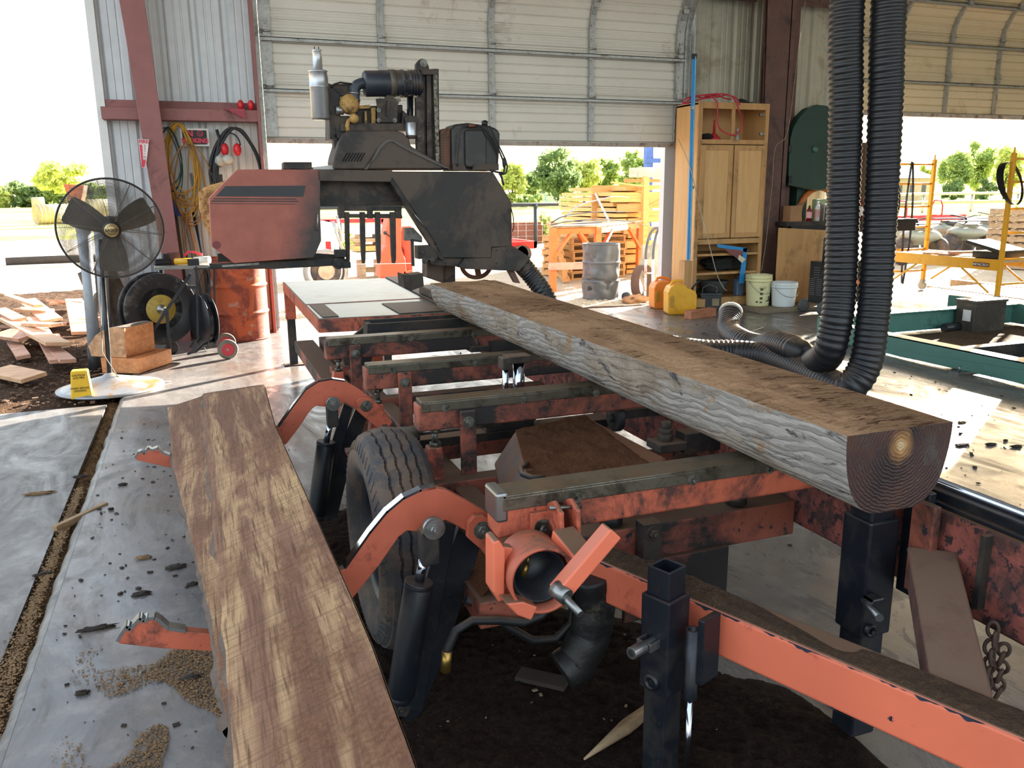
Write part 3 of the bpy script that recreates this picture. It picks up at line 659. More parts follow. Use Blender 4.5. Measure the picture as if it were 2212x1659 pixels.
# exit table --------------------------------------------------------------
et = thing('outfeed_table', 'low steel outfeed table with orange rim behind the mill bed', 'table', (1.1, 6.4, 0))
ttop = M('oily steel plate', '76756f', .34, .35, var=.15, dirt='6a5a44', da=.42, ds=3, bump=.05)
pl = [(.70, 7.68), (.675, 5.22), (1.55, 5.15), (1.62, 7.55)]
obj('table_top', MB().prism([(x, y, .742) for x, y in pl], (0, 0, .01)), ttop, et)
b = MB()
for i in range(4):
    p, q = pl[i], pl[(i+1) % 4]; b.beam((p[0], p[1], .705), (q[0], q[1], .705), .02, .085)
b.box(.68, 1.6, 5.93, 5.95, .748, .756)
obj('rim', b, org, et, bevel=.003)
obj('corner_plate', MB().box(.70, .80, 5.25, 5.9, .753, .757), blk2, et)
obj('corner_plate', MB().box(1.18, 1.5, 5.2, 5.75, .753, .758), blk2, et)
for x, y in ((.735, 7.62), (1.03, 5.30), (1.55, 7.4)):
    l_ = obj('leg', MB().box(x-.045, x+.045, y-.03, y+.03, .42, .70), org, et, bevel=.004)
    obj('leg_extension', MB().box(x-.035, x+.035, y-.028, y+.028, .01, .44).box(x-.09, x+.09, y-.06, y+.06, 0, .01), blk2, l_, bevel=.003)
b = MB().box(1.55, 1.72, 5.0, 7.6, .70, .74); b.prism([(1.5, 4.95, .752), (1.58, 4.95, .752), (1.72, 7.6, .752), (1.60, 7.6, .752)], (0, 0, .012)); obj('side_channel', b, blk2, et, bevel=.004)
# sawdust pile against the log end
def pile(u, v):
    a = u*2*pi; r = v; x = 1.62+.14*r*cos(a); y = 5.02+.16*r*sin(a)
    return (x, y, .752+.10*(1-r)**1.1+.012*noise.noise(Vector((x*30, y*30, 0)))*(1-r))
tag(obj('sawdust_pile', MB().grid(pile, 40, 20), sawd), 'small cone of brown sawdust against the far end of the log', 'sawdust', kind='stuff')
# dark litter under the mill
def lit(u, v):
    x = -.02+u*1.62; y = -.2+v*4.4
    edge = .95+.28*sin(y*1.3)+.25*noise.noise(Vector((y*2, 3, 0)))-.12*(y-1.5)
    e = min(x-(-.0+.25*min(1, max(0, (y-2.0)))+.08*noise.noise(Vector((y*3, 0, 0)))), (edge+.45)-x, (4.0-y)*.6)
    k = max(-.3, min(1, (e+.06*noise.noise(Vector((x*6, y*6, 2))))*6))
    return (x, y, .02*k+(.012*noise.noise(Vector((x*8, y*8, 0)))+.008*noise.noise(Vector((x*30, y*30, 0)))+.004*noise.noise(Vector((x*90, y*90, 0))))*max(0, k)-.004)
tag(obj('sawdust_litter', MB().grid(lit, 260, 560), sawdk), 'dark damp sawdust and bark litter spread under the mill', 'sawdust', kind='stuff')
# log ------------------------------------------------------------------------
lg = NT('weathered log side'); n0 = lg.noise(3.2, lg.map((2.2, .7, 2.2)), 4, .6, .3)
def wave(t, sc3, dist, det, scale, lo, hi, dsc=1.2):
    x = t.n('ShaderNodeTexWave', wave_type='BANDS', bands_direction='Z'); x.inputs['Scale'].default_value = scale; x.inputs['Distortion'].default_value = dist; x.inputs['Detail'].default_value = det; x.inputs['Detail Scale'].default_value = dsc; x.inputs['Detail Roughness'].default_value = .55
    t.l(t.map(sc3, (.25, .35, .1)), x.inputs[0]); return t.ramp(x.outputs['Fac'], lo, hi)
w1 = wave(lg, (1, .32, 1), 9, 4, 13, .25, .75, 1.6); n1 = lg.noise(1.6, lg.map((40, 2.4, 40)), 9, .7, .6); n2 = lg.noise(6, detail=7, rough=.7); n3 = lg.noise(2.1, lg.map((5, 1.6, 5)), 9, .75, 1.2)
c_ = lg.mix(lg.math('MULTIPLY', w1, .6), H('a5a09a'), H('5c5855')); c_ = lg.mix(lg.ramp(n1, .42, .60), c_, H('8a857f')); c_ = lg.mix(lg.ramp(n1, .60, .66), c_, H('3d3b40'))
c_ = lg.mix(lg.ramp(n0, .47, .56), c_, lg.mix(lg.ramp(n2, .4, .6), H('94887a'), H('6f6255'))); c_ = lg.mix(lg.ramp(n3, .57, .62), c_, H('37343a')); c_ = lg.mix(lg.ramp(n2, .60, .66), c_, H('8a6a48'))
lg.col(c_); lg.b.inputs['Roughness'].default_value = .75; lg.bump(lg.math('ADD', w1, lg.math('MULTIPLY', n1, 2)), .55, .008)
lt = NT('sawdust covered cut face'); n1 = lt.noise(2.6, lt.map((1, .8, 1)), 6, .6, .5); sx = lt.noise(2.2, lt.map((5, 34, 1), (0, 0, -.3)), 8, .7, .6); n2 = lt.noise(110, detail=3)
msk = lt.ramp(lt.noise(1.9, lt.map((3.2, 1.1, 1)), 5), .44, .56)
c_ = lt.mix(lt.ramp(n1, .38, .62), H('a98868'), H('8a6b51')); c_ = lt.mix(lt.math('MULTIPLY', lt.ramp(sx, .53, .58), msk), c_, H('4f3524')); c_ = lt.mix(lt.ramp(n2, .5, .8), c_, H('78593f'))  # dark dashes paint the shadows of the sawdust ridges
lt.col(c_); lt.b.inputs['Roughness'].default_value = .95; lt.b.inputs['Specular IOR Level'].default_value = .1; lt.bump(lt.math('ADD', lt.math('MULTIPLY', sx, msk), lt.math('MULTIPLY', n2, .3)), 1.0, .012)
le = NT('log end grain')
vv = le.n('ShaderNodeVectorMath', operation='SUBTRACT'); le.l(le.tc.outputs['Object'], vv.inputs[0])
pp = oy(1945, 962, 1.36)
wv = le.n('ShaderNodeTexWave', wave_type='RINGS', rings_direction='Y'); wv.inputs['Scale'].default_value = 38; wv.inputs['Distortion'].default_value = 5; wv.inputs['Detail'].default_value = 4; wv.inputs['Detail Scale'].default_value = 1.5
le.l(vv.outputs[0], wv.inputs[0]); n1 = le.noise(7, detail=9, rough=.72); nb = le.noise(16, detail=8, rough=.75)
ln = le.n('ShaderNodeVectorMath', operation='LENGTH'); cxz = le.n('ShaderNodeVectorMath', operation='MULTIPLY'); cxz.inputs[1].default_value = (1.1, 0, .85); le.l(vv.outputs[0], cxz.inputs[0]); le.l(cxz.outputs[0], ln.inputs[0])
c_ = le.mix(le.math('MULTIPLY', le.ramp(wv.outputs['Fac'], .2, .9), .3), H('3d2420'), H('22130f')); c_ = le.mix(le.ramp(n1, .50, .62), c_, H('462a1f')); c_ = le.mix(le.ramp(nb, .56, .64), c_, H('423c38')); c_ = le.mix(le.ramp(le.noise(4, detail=5), .52, .66), c_, H('201311'))
d_ = le.math('ADD', ln.outputs['Value'], le.math('MULTIPLY', le.noise(11, detail=5, rough=.7), .06))
c_ = le.mix(le.ramp(d_, .040, .070, (1, 1, 1), (0, 0, 0)), c_, H('9c7040')); c_ = le.mix(le.ramp(d_, .028, .045, (1, 1, 1), (0, 0, 0)), c_, H('b8a078'))
le.col(c_); le.b.inputs['Roughness'].default_value = .65; le.bump(le.math('ADD', wv.outputs['Fac'], nb), .5, .004)
lb = MB(); NB, NA = 90, 40
def sec(s_, full=False):
    y = 1.36+3.47*s_; x0 = 1.283+.006*s_; x1 = 1.587+.115*s_; h_ = .200-.01*s_+(.0)
    wob_ = .006*noise.noise(Vector((y*1.7, 0, 5)))
    out = []
    for i in range(NA+1):
        t_ = pi*i/NA; c, s2_ = cos(t_), sin(t_)
        x = (x0+x1)/2-(x1-x0)/2*(abs(c)**.72)*(1 if c > 0 else -1); z = .98-h_*abs(s2_)**.82
        k = s2_; nx = noise.noise(Vector((y*2.2, t_*1.6, 0)))*.012+noise.noise(Vector((y*5, t_*7, 3)))*.004
        out.append(Vector((x-nx*k*(1 if c > 0 else -1), y, max(.787, z+nx*k))))
    return out
rows = [sec(i/NB) for i in range(NB+1)]
vs = [p for r_ in rows for p in r_]; W = NA+1
lb.add(vs, [(j*W+i, j*W+i+1, (j+1)*W+i+1, (j+1)*W+i) for j in range(NB) for i in range(NA)], True, 0)
def ltop(u, v):
    s_ = v; y = 1.36+3.47*s_; x0 = 1.283+.006*s_; x1 = 1.587+.115*s_; x = x0+(x1-x0)*u; e = min(u, 1-u, v*20, (1-v)*20); k = min(1, e*5)
    r_ = noise.noise(Vector((x*10+y*5, y*38, 0))); mk = max(0, noise.noise(Vector((x*4, y*1.5, 7)))+.25)
    return (x, y, .98+k*(.004+.016*max(0, r_)*mk+.002*noise.noise(Vector((x*60, y*60, 0)))))
lb.grid(ltop, 60, 900, mi=1)
lb.add(rows[0], [tuple(range(W))], mi=2); lb.add(rows[-1], [tuple(range(W))[::-1]], mi=2)
log = obj('half_log', lb, [lg.m, lt.m, le.m], fix=False)
vv.inputs[1].default_value = tuple(pp-log.location)
tag(log, 'long grey weathered half log, sawdust on its flat top, lying on the mill bed', 'log')
kn = oy(1590, 905, 1.9)
# boards on the loader arms -----------------------------------------------------
bw = NT('fresh sawn board'); wz = bw.noise(1.0, bw.map((9, 1.1, 9), (0, 0, .05)), 7, .6, 1.2); n2 = bw.noise(2, bw.map((70, 3, 70)), 6); n3 = bw.noise(3.2, bw.map((1.6, .7, 1)), 9, .72, .6); n4 = bw.noise(80, detail=3); sm = bw.noise(1.5, bw.map((2, 90, 2), (0, 0, .08)), 3)
x = bw.n('ShaderNodeTexWave', wave_type='BANDS', bands_direction='X'); x.inputs['Scale'].default_value = 3.2; x.inputs['Distortion'].default_value = 7; x.inputs['Detail'].default_value = 4; x.inputs['Detail Scale'].default_value = .9
bw.l(bw.map((1, .16, 1), (0, 0, .03)), x.inputs[0])
c_ = bw.mix(bw.ramp(x.outputs['Fac'], .2, .8), H('a98867'), H('866450')); c_ = bw.mix(bw.ramp(wz, .48, .60), c_, H('735341')); c_ = bw.mix(bw.ramp(wz, .36, .44, (1, 1, 1), (0, 0, 0)), c_, H('b5966f')); c_ = bw.mix(bw.ramp(n2, .50, .68), c_, H('5e4233'))
c_ = bw.mix(bw.math('MULTIPLY', bw.ramp(sm, .5, .62), .35), c_, H('4e382c')); c_ = bw.mix(bw.math('MULTIPLY', bw.ramp(n3, .49, .58), .6), c_, bw.mix(bw.ramp(n4, .4, .6), H('5f402e'), H('7f5a42')))
bw.col(c_); bw.b.inputs['Roughness'].default_value = .8; bw.b.inputs['Specular IOR Level'].default_value = .25; bw.bump(bw.math('ADD', n2, bw.math('MULTIPLY', n4, bw.ramp(n3, .48, .58))), .5, .004)
be = M('board bark edge', '5d5048', .9, var=.35, vs=10, bump=.8, bs=14, bd=.02)
tl_ = .33
def opl(u, v, z0, y=None):
    """point on the tilted plane the boards lie in: z = z0 + (x+.1)*tilt"""
    d = ray(u, v); t_ = (z0+.1*tl_-EYE)/(d.z-tl_*d.x); return CAM+d*t_
def board(name, L, R, z0, th, label):
    def edge(E, s_):
        k = s_*(len(E)-1); i = min(int(k), len(E)-2); return E[i].lerp(E[i+1], k-i)
    mb = MB(); n_ = 120; m_ = 14
    def f(u, v):
        a, b = edge(L, v), edge(R, v); p = a.lerp(b, u); p.z += .002*noise.noise(p*6)
        if u == 0: p.x += .006*noise.noise(Vector((0, p.y*9, 0)))
        return p
    mb.grid(f, m_, n_)
    mb.grid(lambda u, v: Vector(f(0, v))+Vector((-.012*sin(pi*u)*noise.noise(Vector((u*3, v*20, 0)))*3, 0, -th*u)), 5, n_, mi=1)
    mb.grid(lambda u, v: Vector(f(1, v))+Vector((.003, 0, -th*u)), 3, n_, mi=0)
    mb.grid(lambda u, v: Vector(f(u, 0))+Vector((0, 0, -th*v)), m_, 3, mi=0); mb.grid(lambda u, v: Vector(f(u, 1))+Vector((0, 0, -th*v)), m_, 3, mi=0)
    mb.grid(lambda u, v: Vector(f(u, v))+Vector((0, 0, -th)), m_, n_, mi=1)
    return tag(obj(name, mb, [bw.m, be]), label, 'board')
zb = .515
Lr = [opl(u, v, zb) for u, v in ((440, 850), (442, 905), (451, 1037), (463, 1180), (476, 1312), (487, 1430), (494, 1500), (505, 1659))]
Rr = [opl(u, v, zb) for u, v in ((570, 830), (592, 915), (645, 1035), (702, 1165), (762, 1300), (802, 1395), (850, 1530), (897, 1659))]
for E_ in (Lr, Rr): E_.append(E_[-1]+(E_[-1]-E_[-2])*3)
Ll = [opl(u, v, zb-.012) for u, v in ((362, 880), (364, 905), (375, 1010), (412, 1156), (435, 1248), (457, 1339), (471, 1463), (490, 1560))]
Rl = [opl(u, v, zb-.012) for u, v in ((444, 853), (446, 905), (455, 1037), (467, 1180), (480, 1312), (489, 1420), (495, 1500), (502, 1565))]
b1 = board('wide_board', Lr, Rr, zb, .05, 'wide fresh sawn brown board resting on the loader arms, running out of the picture')
b2 = board('tapering_board', Ll, Rl, zb-.012, .045, 'narrow board tapering to a sliver along the left edge of the wide board')
# ================================================================ saw head
def mat_cover():
    t = NT('soot stained red cover'); x = t.sep(t.tc.outputs['Object'])
    n1 = t.noise(2.5, detail=8, rough=.7); n2 = t.noise(9, detail=6)
    base = t.mix(t.ramp(n2, .35, .7), H('a0594a'), H('8f4d40'))
    mask = t.math('ADD', t.math('MULTIPLY', t.math('ADD', x[0], 1.22), 2.6), t.math('MULTIPLY', t.math('SUBTRACT', n1, .5), 1.6))
    mask = t.math('ADD', mask, t.math('MULTIPLY', t.math('SUBTRACT', x[2], .6), -.7))
    col = t.mix(t.ramp(mask, -.1, .6), base, H('3c3532')); col = t.mix(t.ramp(mask, .5, 1.0), col, H('2c2827'))
    t.col(col); t.b.inputs['Roughness'].default_value = .5; t.bump(n2, .05, .003); return t.m
cover_m = mat_cover()
soot = M('sooty black paint', '262423', .55, .1, var=.25, vs=3, dirt='4d4036', da=.52, ds=1.6, bump=.05)
soot2 = M('dusty engine black', '222120', .55, .2, var=.3, dirt='463a31', da=.5, ds=6, dust='6a5442', du=.7, bump=.15)
tanm = M('tan cast housing', 'b08a4e', .6, .1, var=.2, dirt='4c3c2a', da=.42, ds=14, bump=.1)
alu = M('scuffed aluminium muffler', 'b8bbbe', .36, .85, var=.06, vs=5, dirt='98948e', da=.2, ds=7, bump=.03)
plast = M('black tank plastic', '17181a', .4, 0, var=.2, dirt='3a322c', da=.42, ds=4, dust='5f4d3d', du=.5, bump=.03)
YH = 5.6
head = thing('saw_head', 'band saw head with red and black wheel covers, engine on top, spanning the mill', 'saw head', (1.75, 5.7, .74))
c1 = [(452, 428), (512, 366), (692, 366), (692, 468), (694, 520), (678, 557), (600, 562), (506, 569), (457, 532)]
cv = obj('wheel_cover', MB().ppx(c1, YH, .20), cover_m, head, bevel=.004)
cvl = obj('stripe', MB().ppx([(466, 424), (487, 402), (660, 401), (655, 425)], YH-.0025, .002), M('black stripe vinyl', '1d2026', .4), cv)
obj('pinstripe', MB().ppx([(462, 428), (640, 429), (640, 431), (460, 430.5)], YH-.0025, .002), MATS['black stripe vinyl'], cv)
obj('pinstripe', MB().ppx([(458, 433), (645, 434), (645, 436), (456, 435.5)], YH-.0025, .002), MATS['black stripe vinyl'], cv)
obj('pinstripe', MB().ppx([(455, 439), (640, 440), (640, 441), (454, 440)], YH-.0025, .002), MATS['black stripe vinyl'], cv)
p = oy(468, 529, YH); obj('round_plug', MB().cyl(p, p+Vector((0, -.003, 0)), .024, n=24), M('dark red plug', '6d2f31', .5), cv)
def pull(u0, v0, u1, v1, par):
    a, b = oy(u0, v0, YH), oy(u1, v1, YH); o_ = Vector((0, -.035, 0)); obj('cover_handle', MB().tube([a, a+o_*.9, a+o_, b+o_, b+o_*.9, b], .005, 8), steel, par)
pull(685, 462, 684, 496, cv)
c2 = [(845, 370), (1065, 371), (1105, 437), (1106, 532), (1062, 534), (1061, 557), (955, 557), (938, 520), (890, 450), (846, 383)]
cr = obj('wheel_cover', MB().ppx(c2, YH, .20), soot, head, bevel=.004)
obj('cover_flange', MB().ppx([(843, 393), (849, 385), (955, 553), (962, 562), (950, 560), (905, 492)], YH-.012, .06), soot2, head, bevel=.002)
pull(893, 462, 914, 489, cr)
obj('cover_bridge', MB().ppx([(684, 366), (848, 368), (846, 393), (688, 391)], YH+.0, .22), soot, head, bevel=.003)
obj('throat_panel', MB().ppx([(688, 390), (848, 392), (880, 445), (690, 446)], YH+.13, .02), soot2, head)
obj('throat_frame', MB().ppx([(733, 446), (862, 446), (862, 456), (733, 456)], YH+.06, .04).ppx([(733, 462), (868, 462), (870, 472), (733, 470)], YH+.06, .04).ppx([(733, 446), (745, 446), (745, 472), (733, 472)], YH+.05, .05).ppx([(795, 446), (806, 446), (806, 472), (795, 472)], YH+.05, .05).ppx([(855, 446), (868, 446), (868, 472), (855, 472)], YH+.05, .05), soot2, head, bevel=.003)
for u0, u1 in ((745, 755), (778, 789), (811, 822), (843, 855)):
    obj('hanging_finger', MB().ppx([(u0, 458), (u1, 458), (u1+1, 530), (u1+1, 560), (u1-1, 569), (u0+5, 569), (u0+3, 550), (u0+1, 510)], YH+.05, .035), blk2, head, bevel=.003)
# guide arm under the left cover
ga = obj('guide_arm', MB().ppx([(452, 570), (720, 559), (756, 560), (756, 572), (600, 581), (453, 581)], YH+.06, .05).ppx([(470, 548), (690, 548), (745, 552), (745, 560), (470, 566)], YH+.12, .05), blk2, head, bevel=.003)
obj('scale_slots', MB().ppx([(480, 573), (560, 567), (560, 572), (480, 577)], YH+.054, .006), steel, ga)
g = MB(); p = oy(732, 570, YH+.02); g.cyl(p, p+Vector((0, .09, 0)), .036, n=24).cyl(p+Vector((0, -.01, 0)), p, .018, n=16); p2 = oy(737, 548, YH+.02)
g.cbox(tuple(p2+Vector((0, .05, 0))), (.07, .08, .05)).cbox(tuple(oy(748, 572, YH+.05)), (.05, .07, .04)); obj('blade_guide', g, blk2, head, bevel=.003)
g = MB(); p = oy(925, 545, YH-.02); g.cbox(tuple(p+Vector((0, .06, 0))), (.14, .10, .09)).cyl(oy(935, 560, YH-.03), oy(935, 560, YH+.06), .02, n=20).cyl(oy(918, 563, YH-.03), oy(918, 563, YH+.06), .022, n=20).cyl(oy(912, 545, YH-.02), oy(912, 545, YH+.06), .014)
obj('blade_guide', g, blk2, head, bevel=.003)
obj('guide_bracket', MB().ppx([(888, 518), (894, 518), (896, 575), (890, 575)], YH-.0, .02).ppx([(888, 516), (912, 520), (912, 524), (888, 521)], YH, .02), blk2, head)
pb0, pb1 = oy(752, 571, YH+.07), oy(905, 569, YH+.07)
obj('saw_blade', MB().beam(pb0, pb1, .034, .0015), chrome, head)
obj('meter_box', MB().ppx([(875, 492), (893, 492), (912, 512), (912, 520), (875, 520)], YH+.10, .05), M('grey painted box', '77736c', .5, dirt='4a443c', da=.4), head)
# chute and suction spout
sp = obj('sawdust_chute', MB().ppx([(1004, 558), (1061, 557), (1063, 535), (1107, 531), (1146, 556), (1122, 586), (1003, 581), (990, 575)], YH-.0, .16), soot, head, bevel=.003)
b = MB()
for u, v in ((1073, 541), (1095, 541), (1073, 569), (1095, 569)): q = oy(u, v, YH); b.cyl(q, q+Vector((0, -.005, 0)), .006, n=8)
obj('rivet', b, blk, sp)
obj('chute_flap', MB().ppx([(1096, 580), (1110, 583), (1124, 612), (1113, 611)], YH+.05, .05), M('brown rubber flap', '6b5148', .8), sp)
obj('lower_skirt', MB().ppx([(955, 557), (1010, 558), (1000, 576), (940, 572), (935, 562)], YH+.03, .10), soot2, head)
# mast post, box, crank wheel
obj('mast_foot', MB().ppx([(922, 560), (958, 560), (958, 612), (922, 600)], YH+.20, .14).ppx([(960, 560), (984, 560), (984, 612), (960, 612)], YH+.26, .14), M('brown carriage post', '5a473d', .6, .1, var=.2, dirt='2f2724', da=.5, ds=5, dust='7b5c48', du=.8), head, bevel=.006)
cr = obj('carriage', MB().box(1.55, 1.92, 5.55, 6.15, .765, .83), soot2, head, bevel=.01)
q = oy(895, 610, 5.5); obj('roller_box', MB().ppx([(870, 592), (887, 596), (889, 628), (873, 622)], 5.32, .16).ppx([(887, 594), (914, 590), (916, 618), (889, 628)], 5.32, .14), blk2, cr, bevel=.003)
wc = oy(1029, 570, YH+.30); ringp = [wc+Vector((cos(a)*.115, 0, sin(a)*.10)) for a in [2*pi*i/40 for i in range(40)]]
wl_ = obj('crank_wheel', MB().tube(ringp, .016, 10, closed=True).cyl(wc, wc+Vector((0, .05, 0)), .03).beam(wc, wc+Vector((.02, 0, -.11)), .04, .02).beam(wc, wc+Vector((-.07, 0, .08)), .03, .02), M('rusty cast wheel', '6a4638', .7, .2, var=.3), head)
def vm(x, y0, z0, z1, w_, d_, mat, nm, par=None): return obj(nm, MB().box(x-w_/2, x+w_/2, y0, y0+d_, z0, z1), mat, par or head, bevel=.004)
# vertical mast
ms = obj('mast', MB().ppx([(903, 160), (948, 148), (950, 355), (905, 345)], YH+.12, .03).ppx([(899, 210), (916, 208), (918, 350), (901, 340)], YH+.08, .05).ppx([(921, 160), (932, 160), (934, 368), (923, 360)], YH+.09, .05), M('worn mast steel', '4e443d', .5, .5, var=.35, dirt='2a2523', da=.5, ds=6, chips='7a766c', ca=.70, cs=30, bump=.2), head, bevel=.004)
obj('mast_cap', MB().ppx([(910, 150), (944, 148), (946, 161), (910, 162)], YH+.07, .10).ppx([(899, 152), (899, 138), (906, 129), (912, 126), (920, 129), (926, 142), (928, 152)], YH+.10, .05), soot2, ms, bevel=.003)
g = MB(); bolt(g, oy(915, 136, YH+.10), (0, -1, 0), .016, .012); obj('cap_bolt', g, bolt_m, ms)
obj('mast_edge', MB().ppx([(936, 160), (944, 160), (950, 352), (942, 352)], YH+.075, .04), M('greasy mast edge', '7c786a', .45, .4, var=.4, vs=30, dirt='2b2725', da=.5, ds=40), ms)
obj('hydraulic_rod', MB().cyl(oy(886, 205, YH+.16), oy(886, 300, YH+.16), .022), blk, head)
# engine cowl
cw = obj('engine_cowl', MB().ppx([(723, 366), (720, 350), (722, 338), (732, 305), (741, 288), (752, 282), (850, 281), (872, 287), (884, 300), (888, 315), (975, 366)], YH+.02, .26), soot, head, bevel=.012, seg=3)
b = MB()
for i in range(7):
    u = 738+i*6.3; b.ppx([(u, 349), (u+3, 349), (u+14, 330), (u+11, 330)], YH+.017, .002)
obj('cooling_slots', b, hm, cw)
obj('cowl_highlight', MB().ppx([(786, 366), (794, 366), (806, 340), (818, 316), (834, 302), (845, 300), (880, 318), (975, 366), (960, 362), (880, 325), (848, 306), (836, 308), (822, 322), (808, 345)], YH+.008, .02), M('cowl highlight grey', '4a4642', .5), cw)  # lighter raised strip, paints the highlight line along the cowl
# engine block
eb = obj('engine_block', MB().ppx([(735, 250), (735, 205), (712, 182), (712, 300), (780, 300), (782, 250)], YH+.10, .2).ppx([(770, 230), (870, 226), (870, 282), (765, 282)], YH+.14, .2), soot2, head, bevel=.006)
obj('rocker_cover', MB().ppx([(712, 182), (762, 180), (765, 200), (714, 202)], YH+.14, .14).ppx([(718, 200), (768, 196), (768, 206), (718, 210)], YH+.11, .18), soot2, eb, bevel=.008)
obj('mount_plate', MB().ppx([(812, 213), (866, 212), (860, 225), (858, 264), (815, 264), (814, 225)], YH+.06, .012), soot2, eb, bevel=.002)
g = MB()
for u, v in ((818, 238), (818, 260), (853, 260), (860, 216)): bolt(g, oy(u, v, YH+.06), (0, -1, 0), .009, .008)
obj('mount_bolts', g, bolt_m, eb)
obj('mount_web', MB().ppx([(835, 250), (838, 250), (843, 216), (838, 216)], YH+.03, .04), soot2, eb)
obj('fan_frame', MB().ppx([(705, 180), (712, 180), (738, 366), (728, 366)], YH+.10, .03).ppx([(715, 262), (735, 262), (732, 366), (724, 366)], YH+.14, .05).ppx([(736, 266), (880, 266), (885, 282), (736, 284)], YH+.08, .16), soot2, eb, bevel=.003)
obj('brace_strut', MB().cyl(oy(712, 182, YH+.12), oy(738, 222, YH+.12), .006, n=8), blk, eb)
p = oy(725, 238, YH+.08); obj('starter', MB().cyl(p, p+Vector((.05, 0, 0)), .028, n=20), steel, eb)
p0, p1 = oy(786, 181, YH+.10), oy(912, 179, YH+.10)
af = MB().lathe([(.0, 0), (.072, .0), (.082, .012), (.082, .11)]+[(.082+(.002 if i % 2 else 0), .11+i*.006) for i in range(22)]+[(.080, .25), (.086, .252), (.086, .262), (.080, .265), (.078, .30), (.084, .302), (.084, .308), (.074, .31), (.084, .322), (.084, .328), (.074, .33), (.084, .342), (.084, .348), (.074, .35), (.084, .362), (.084, .368), (.070, .385), (.0, .387)], p0, (p1-p0), 40)
ac = obj('air_filter', af, M('blue black filter canister', '222831', .42, 0, var=.15, dirt='3f3833', da=.4, dust='5b4a3d', du=.5, bump=.02), head)
obj('filter_band', MB().lathe([(.080, .165), (.087, .167), (.087, .205), (.080, .207)], p0, (p1-p0), 40), M('dull steel band', '5b534b', .5, .5), ac)
obj('filter_bracket', MB().ppx([(836, 195), (852, 195), (852, 215), (866, 216), (866, 219), (814, 219), (834, 212)], YH+.07, .06), soot2, ac, bevel=.002)
g = MB()
for a in (0, 2.1, 4.2): q = p0+(p1-p0).normalized()*.275+Vector((0, -.087*cos(a), .087*sin(a))); g.cbox(tuple(q), (.05, .012, .02))
obj('clip', g, soot2, ac)
el = [oy(u, v, YH+.10) for u, v in ((792, 180), (780, 180), (771, 184), (766, 194), (766, 210), (766, 222), (762, 236))]
E2 = []
for i in range(len(el)-1):
    for k in range(4): E2.append(el[i].lerp(el[i+1], k/4))
eo = obj('intake_elbow', MB().tube(E2+[el[-1]], .034, 20), M('slate rubber elbow', '2b323b', .45, 0, dirt='4a423b', da=.35), head)
g = MB()
for i in (14, 18, 22): d = (E2[i+1]-E2[i]).normalized(); g.lathe([(.034, -.006), (.0375, -.006), (.0375, .006), (.034, .006)], E2[i], d, 24)
obj('hose_clamp', g, steel, eo)
tc_ = oy(753, 226, YH+.09)
tb = MB().lathe([(.0, -.03), (.05, -.028), (.062, -.01), (.062, .03), (.045, .045), (0, .05)], tc_, (.25, -1, .1), 32).lathe([(.0, -.03), (.028, -.026), (.032, .0), (.02, .02), (0, .02)], oy(765, 256, YH+.05), (0, -1, 0), 24)
tb.tube([oy(758, 240, YH+.08), oy(764, 252, YH+.07), oy(752, 262, YH+.07), oy(750, 272, YH+.07), oy(752, 284, YH+.07)], .014, 12)
obj('turbocharger', tb, tanm, head)
obj('injector_parts', MB().ppx([(788, 240), (792, 240), (794, 275), (788, 270)], YH+.10, .03).ppx([(802, 232), (812, 232), (812, 275), (804, 278)], YH+.10, .05).ppx([(776, 228), (800, 226), (800, 234), (776, 235)], YH+.10, .03), tanm, eb, bevel=.003)
ml = oy(690, 205, YH+.08); r_ = .060
mz = lambda v: oy(690, v, YH+.08).z
mf = MB().lathe([(0, mz(259)), (.052, mz(259)), (.060, mz(255)), (.060, mz(190)), (.062, mz(189)), (.062, mz(187)), (.060, mz(186)), (.060, mz(157)), (.063, mz(156)), (.063, mz(154)), (.05, mz(152)), (.030, mz(150)), (.029, mz(112)), (.031, mz(111)), (.031, mz(108)), (.026, mz(108)), (.026, mz(115)), (0, mz(116))], (ml.x, ml.y, 0), (0, 0, 1), 40)
mu = obj('muffler', mf, alu, head)
g = MB()
for dx in (-.014, .012): g.cyl((ml.x+dx, ml.y, mz(108)), (ml.x+dx, ml.y, mz(101)), .003, n=6)
obj('rain_cap_bracket', g, blk, mu)
lp_ = [oy(u, v, YH+.10) for u, v in ((715, 190), (722, 182), (735, 178), (750, 180), (765, 182))]
obj('fuel_line', MB().tube(lp_, .006, 8), rubberk, eb)
fp = oy(888, 276, YH+.06)
fl_ = obj('oil_filter', MB().lathe([(0, -.07), (.034, -.068), (.036, -.055), (.036, .03), (.03, .035), (0, .035)], fp, (0, 0, 1), 32), alu, head)
obj('filter_base', MB().ppx([(880, 250), (900, 250), (903, 258), (903, 266), (876, 266), (874, 256)], YH+.05, .07).ppx([(870, 238), (882, 248), (882, 266), (868, 266)], YH+.08, .04), soot2, fl_, bevel=.003)
obj('filter_end_band', MB().cyl(fp+Vector((0, 0, -.072)), fp+Vector((0, 0, -.05)), .0365), soot2, fl_)
obj('control_box', MB().ppx([(612, 366), (612, 350), (674, 350), (674, 366)], YH+.05, .12), soot2, head, bevel=.005)
obj('vent_strip', MB().ppx([(676, 366), (676, 361), (722, 356), (722, 366)], YH+.06, .06), steel, head)
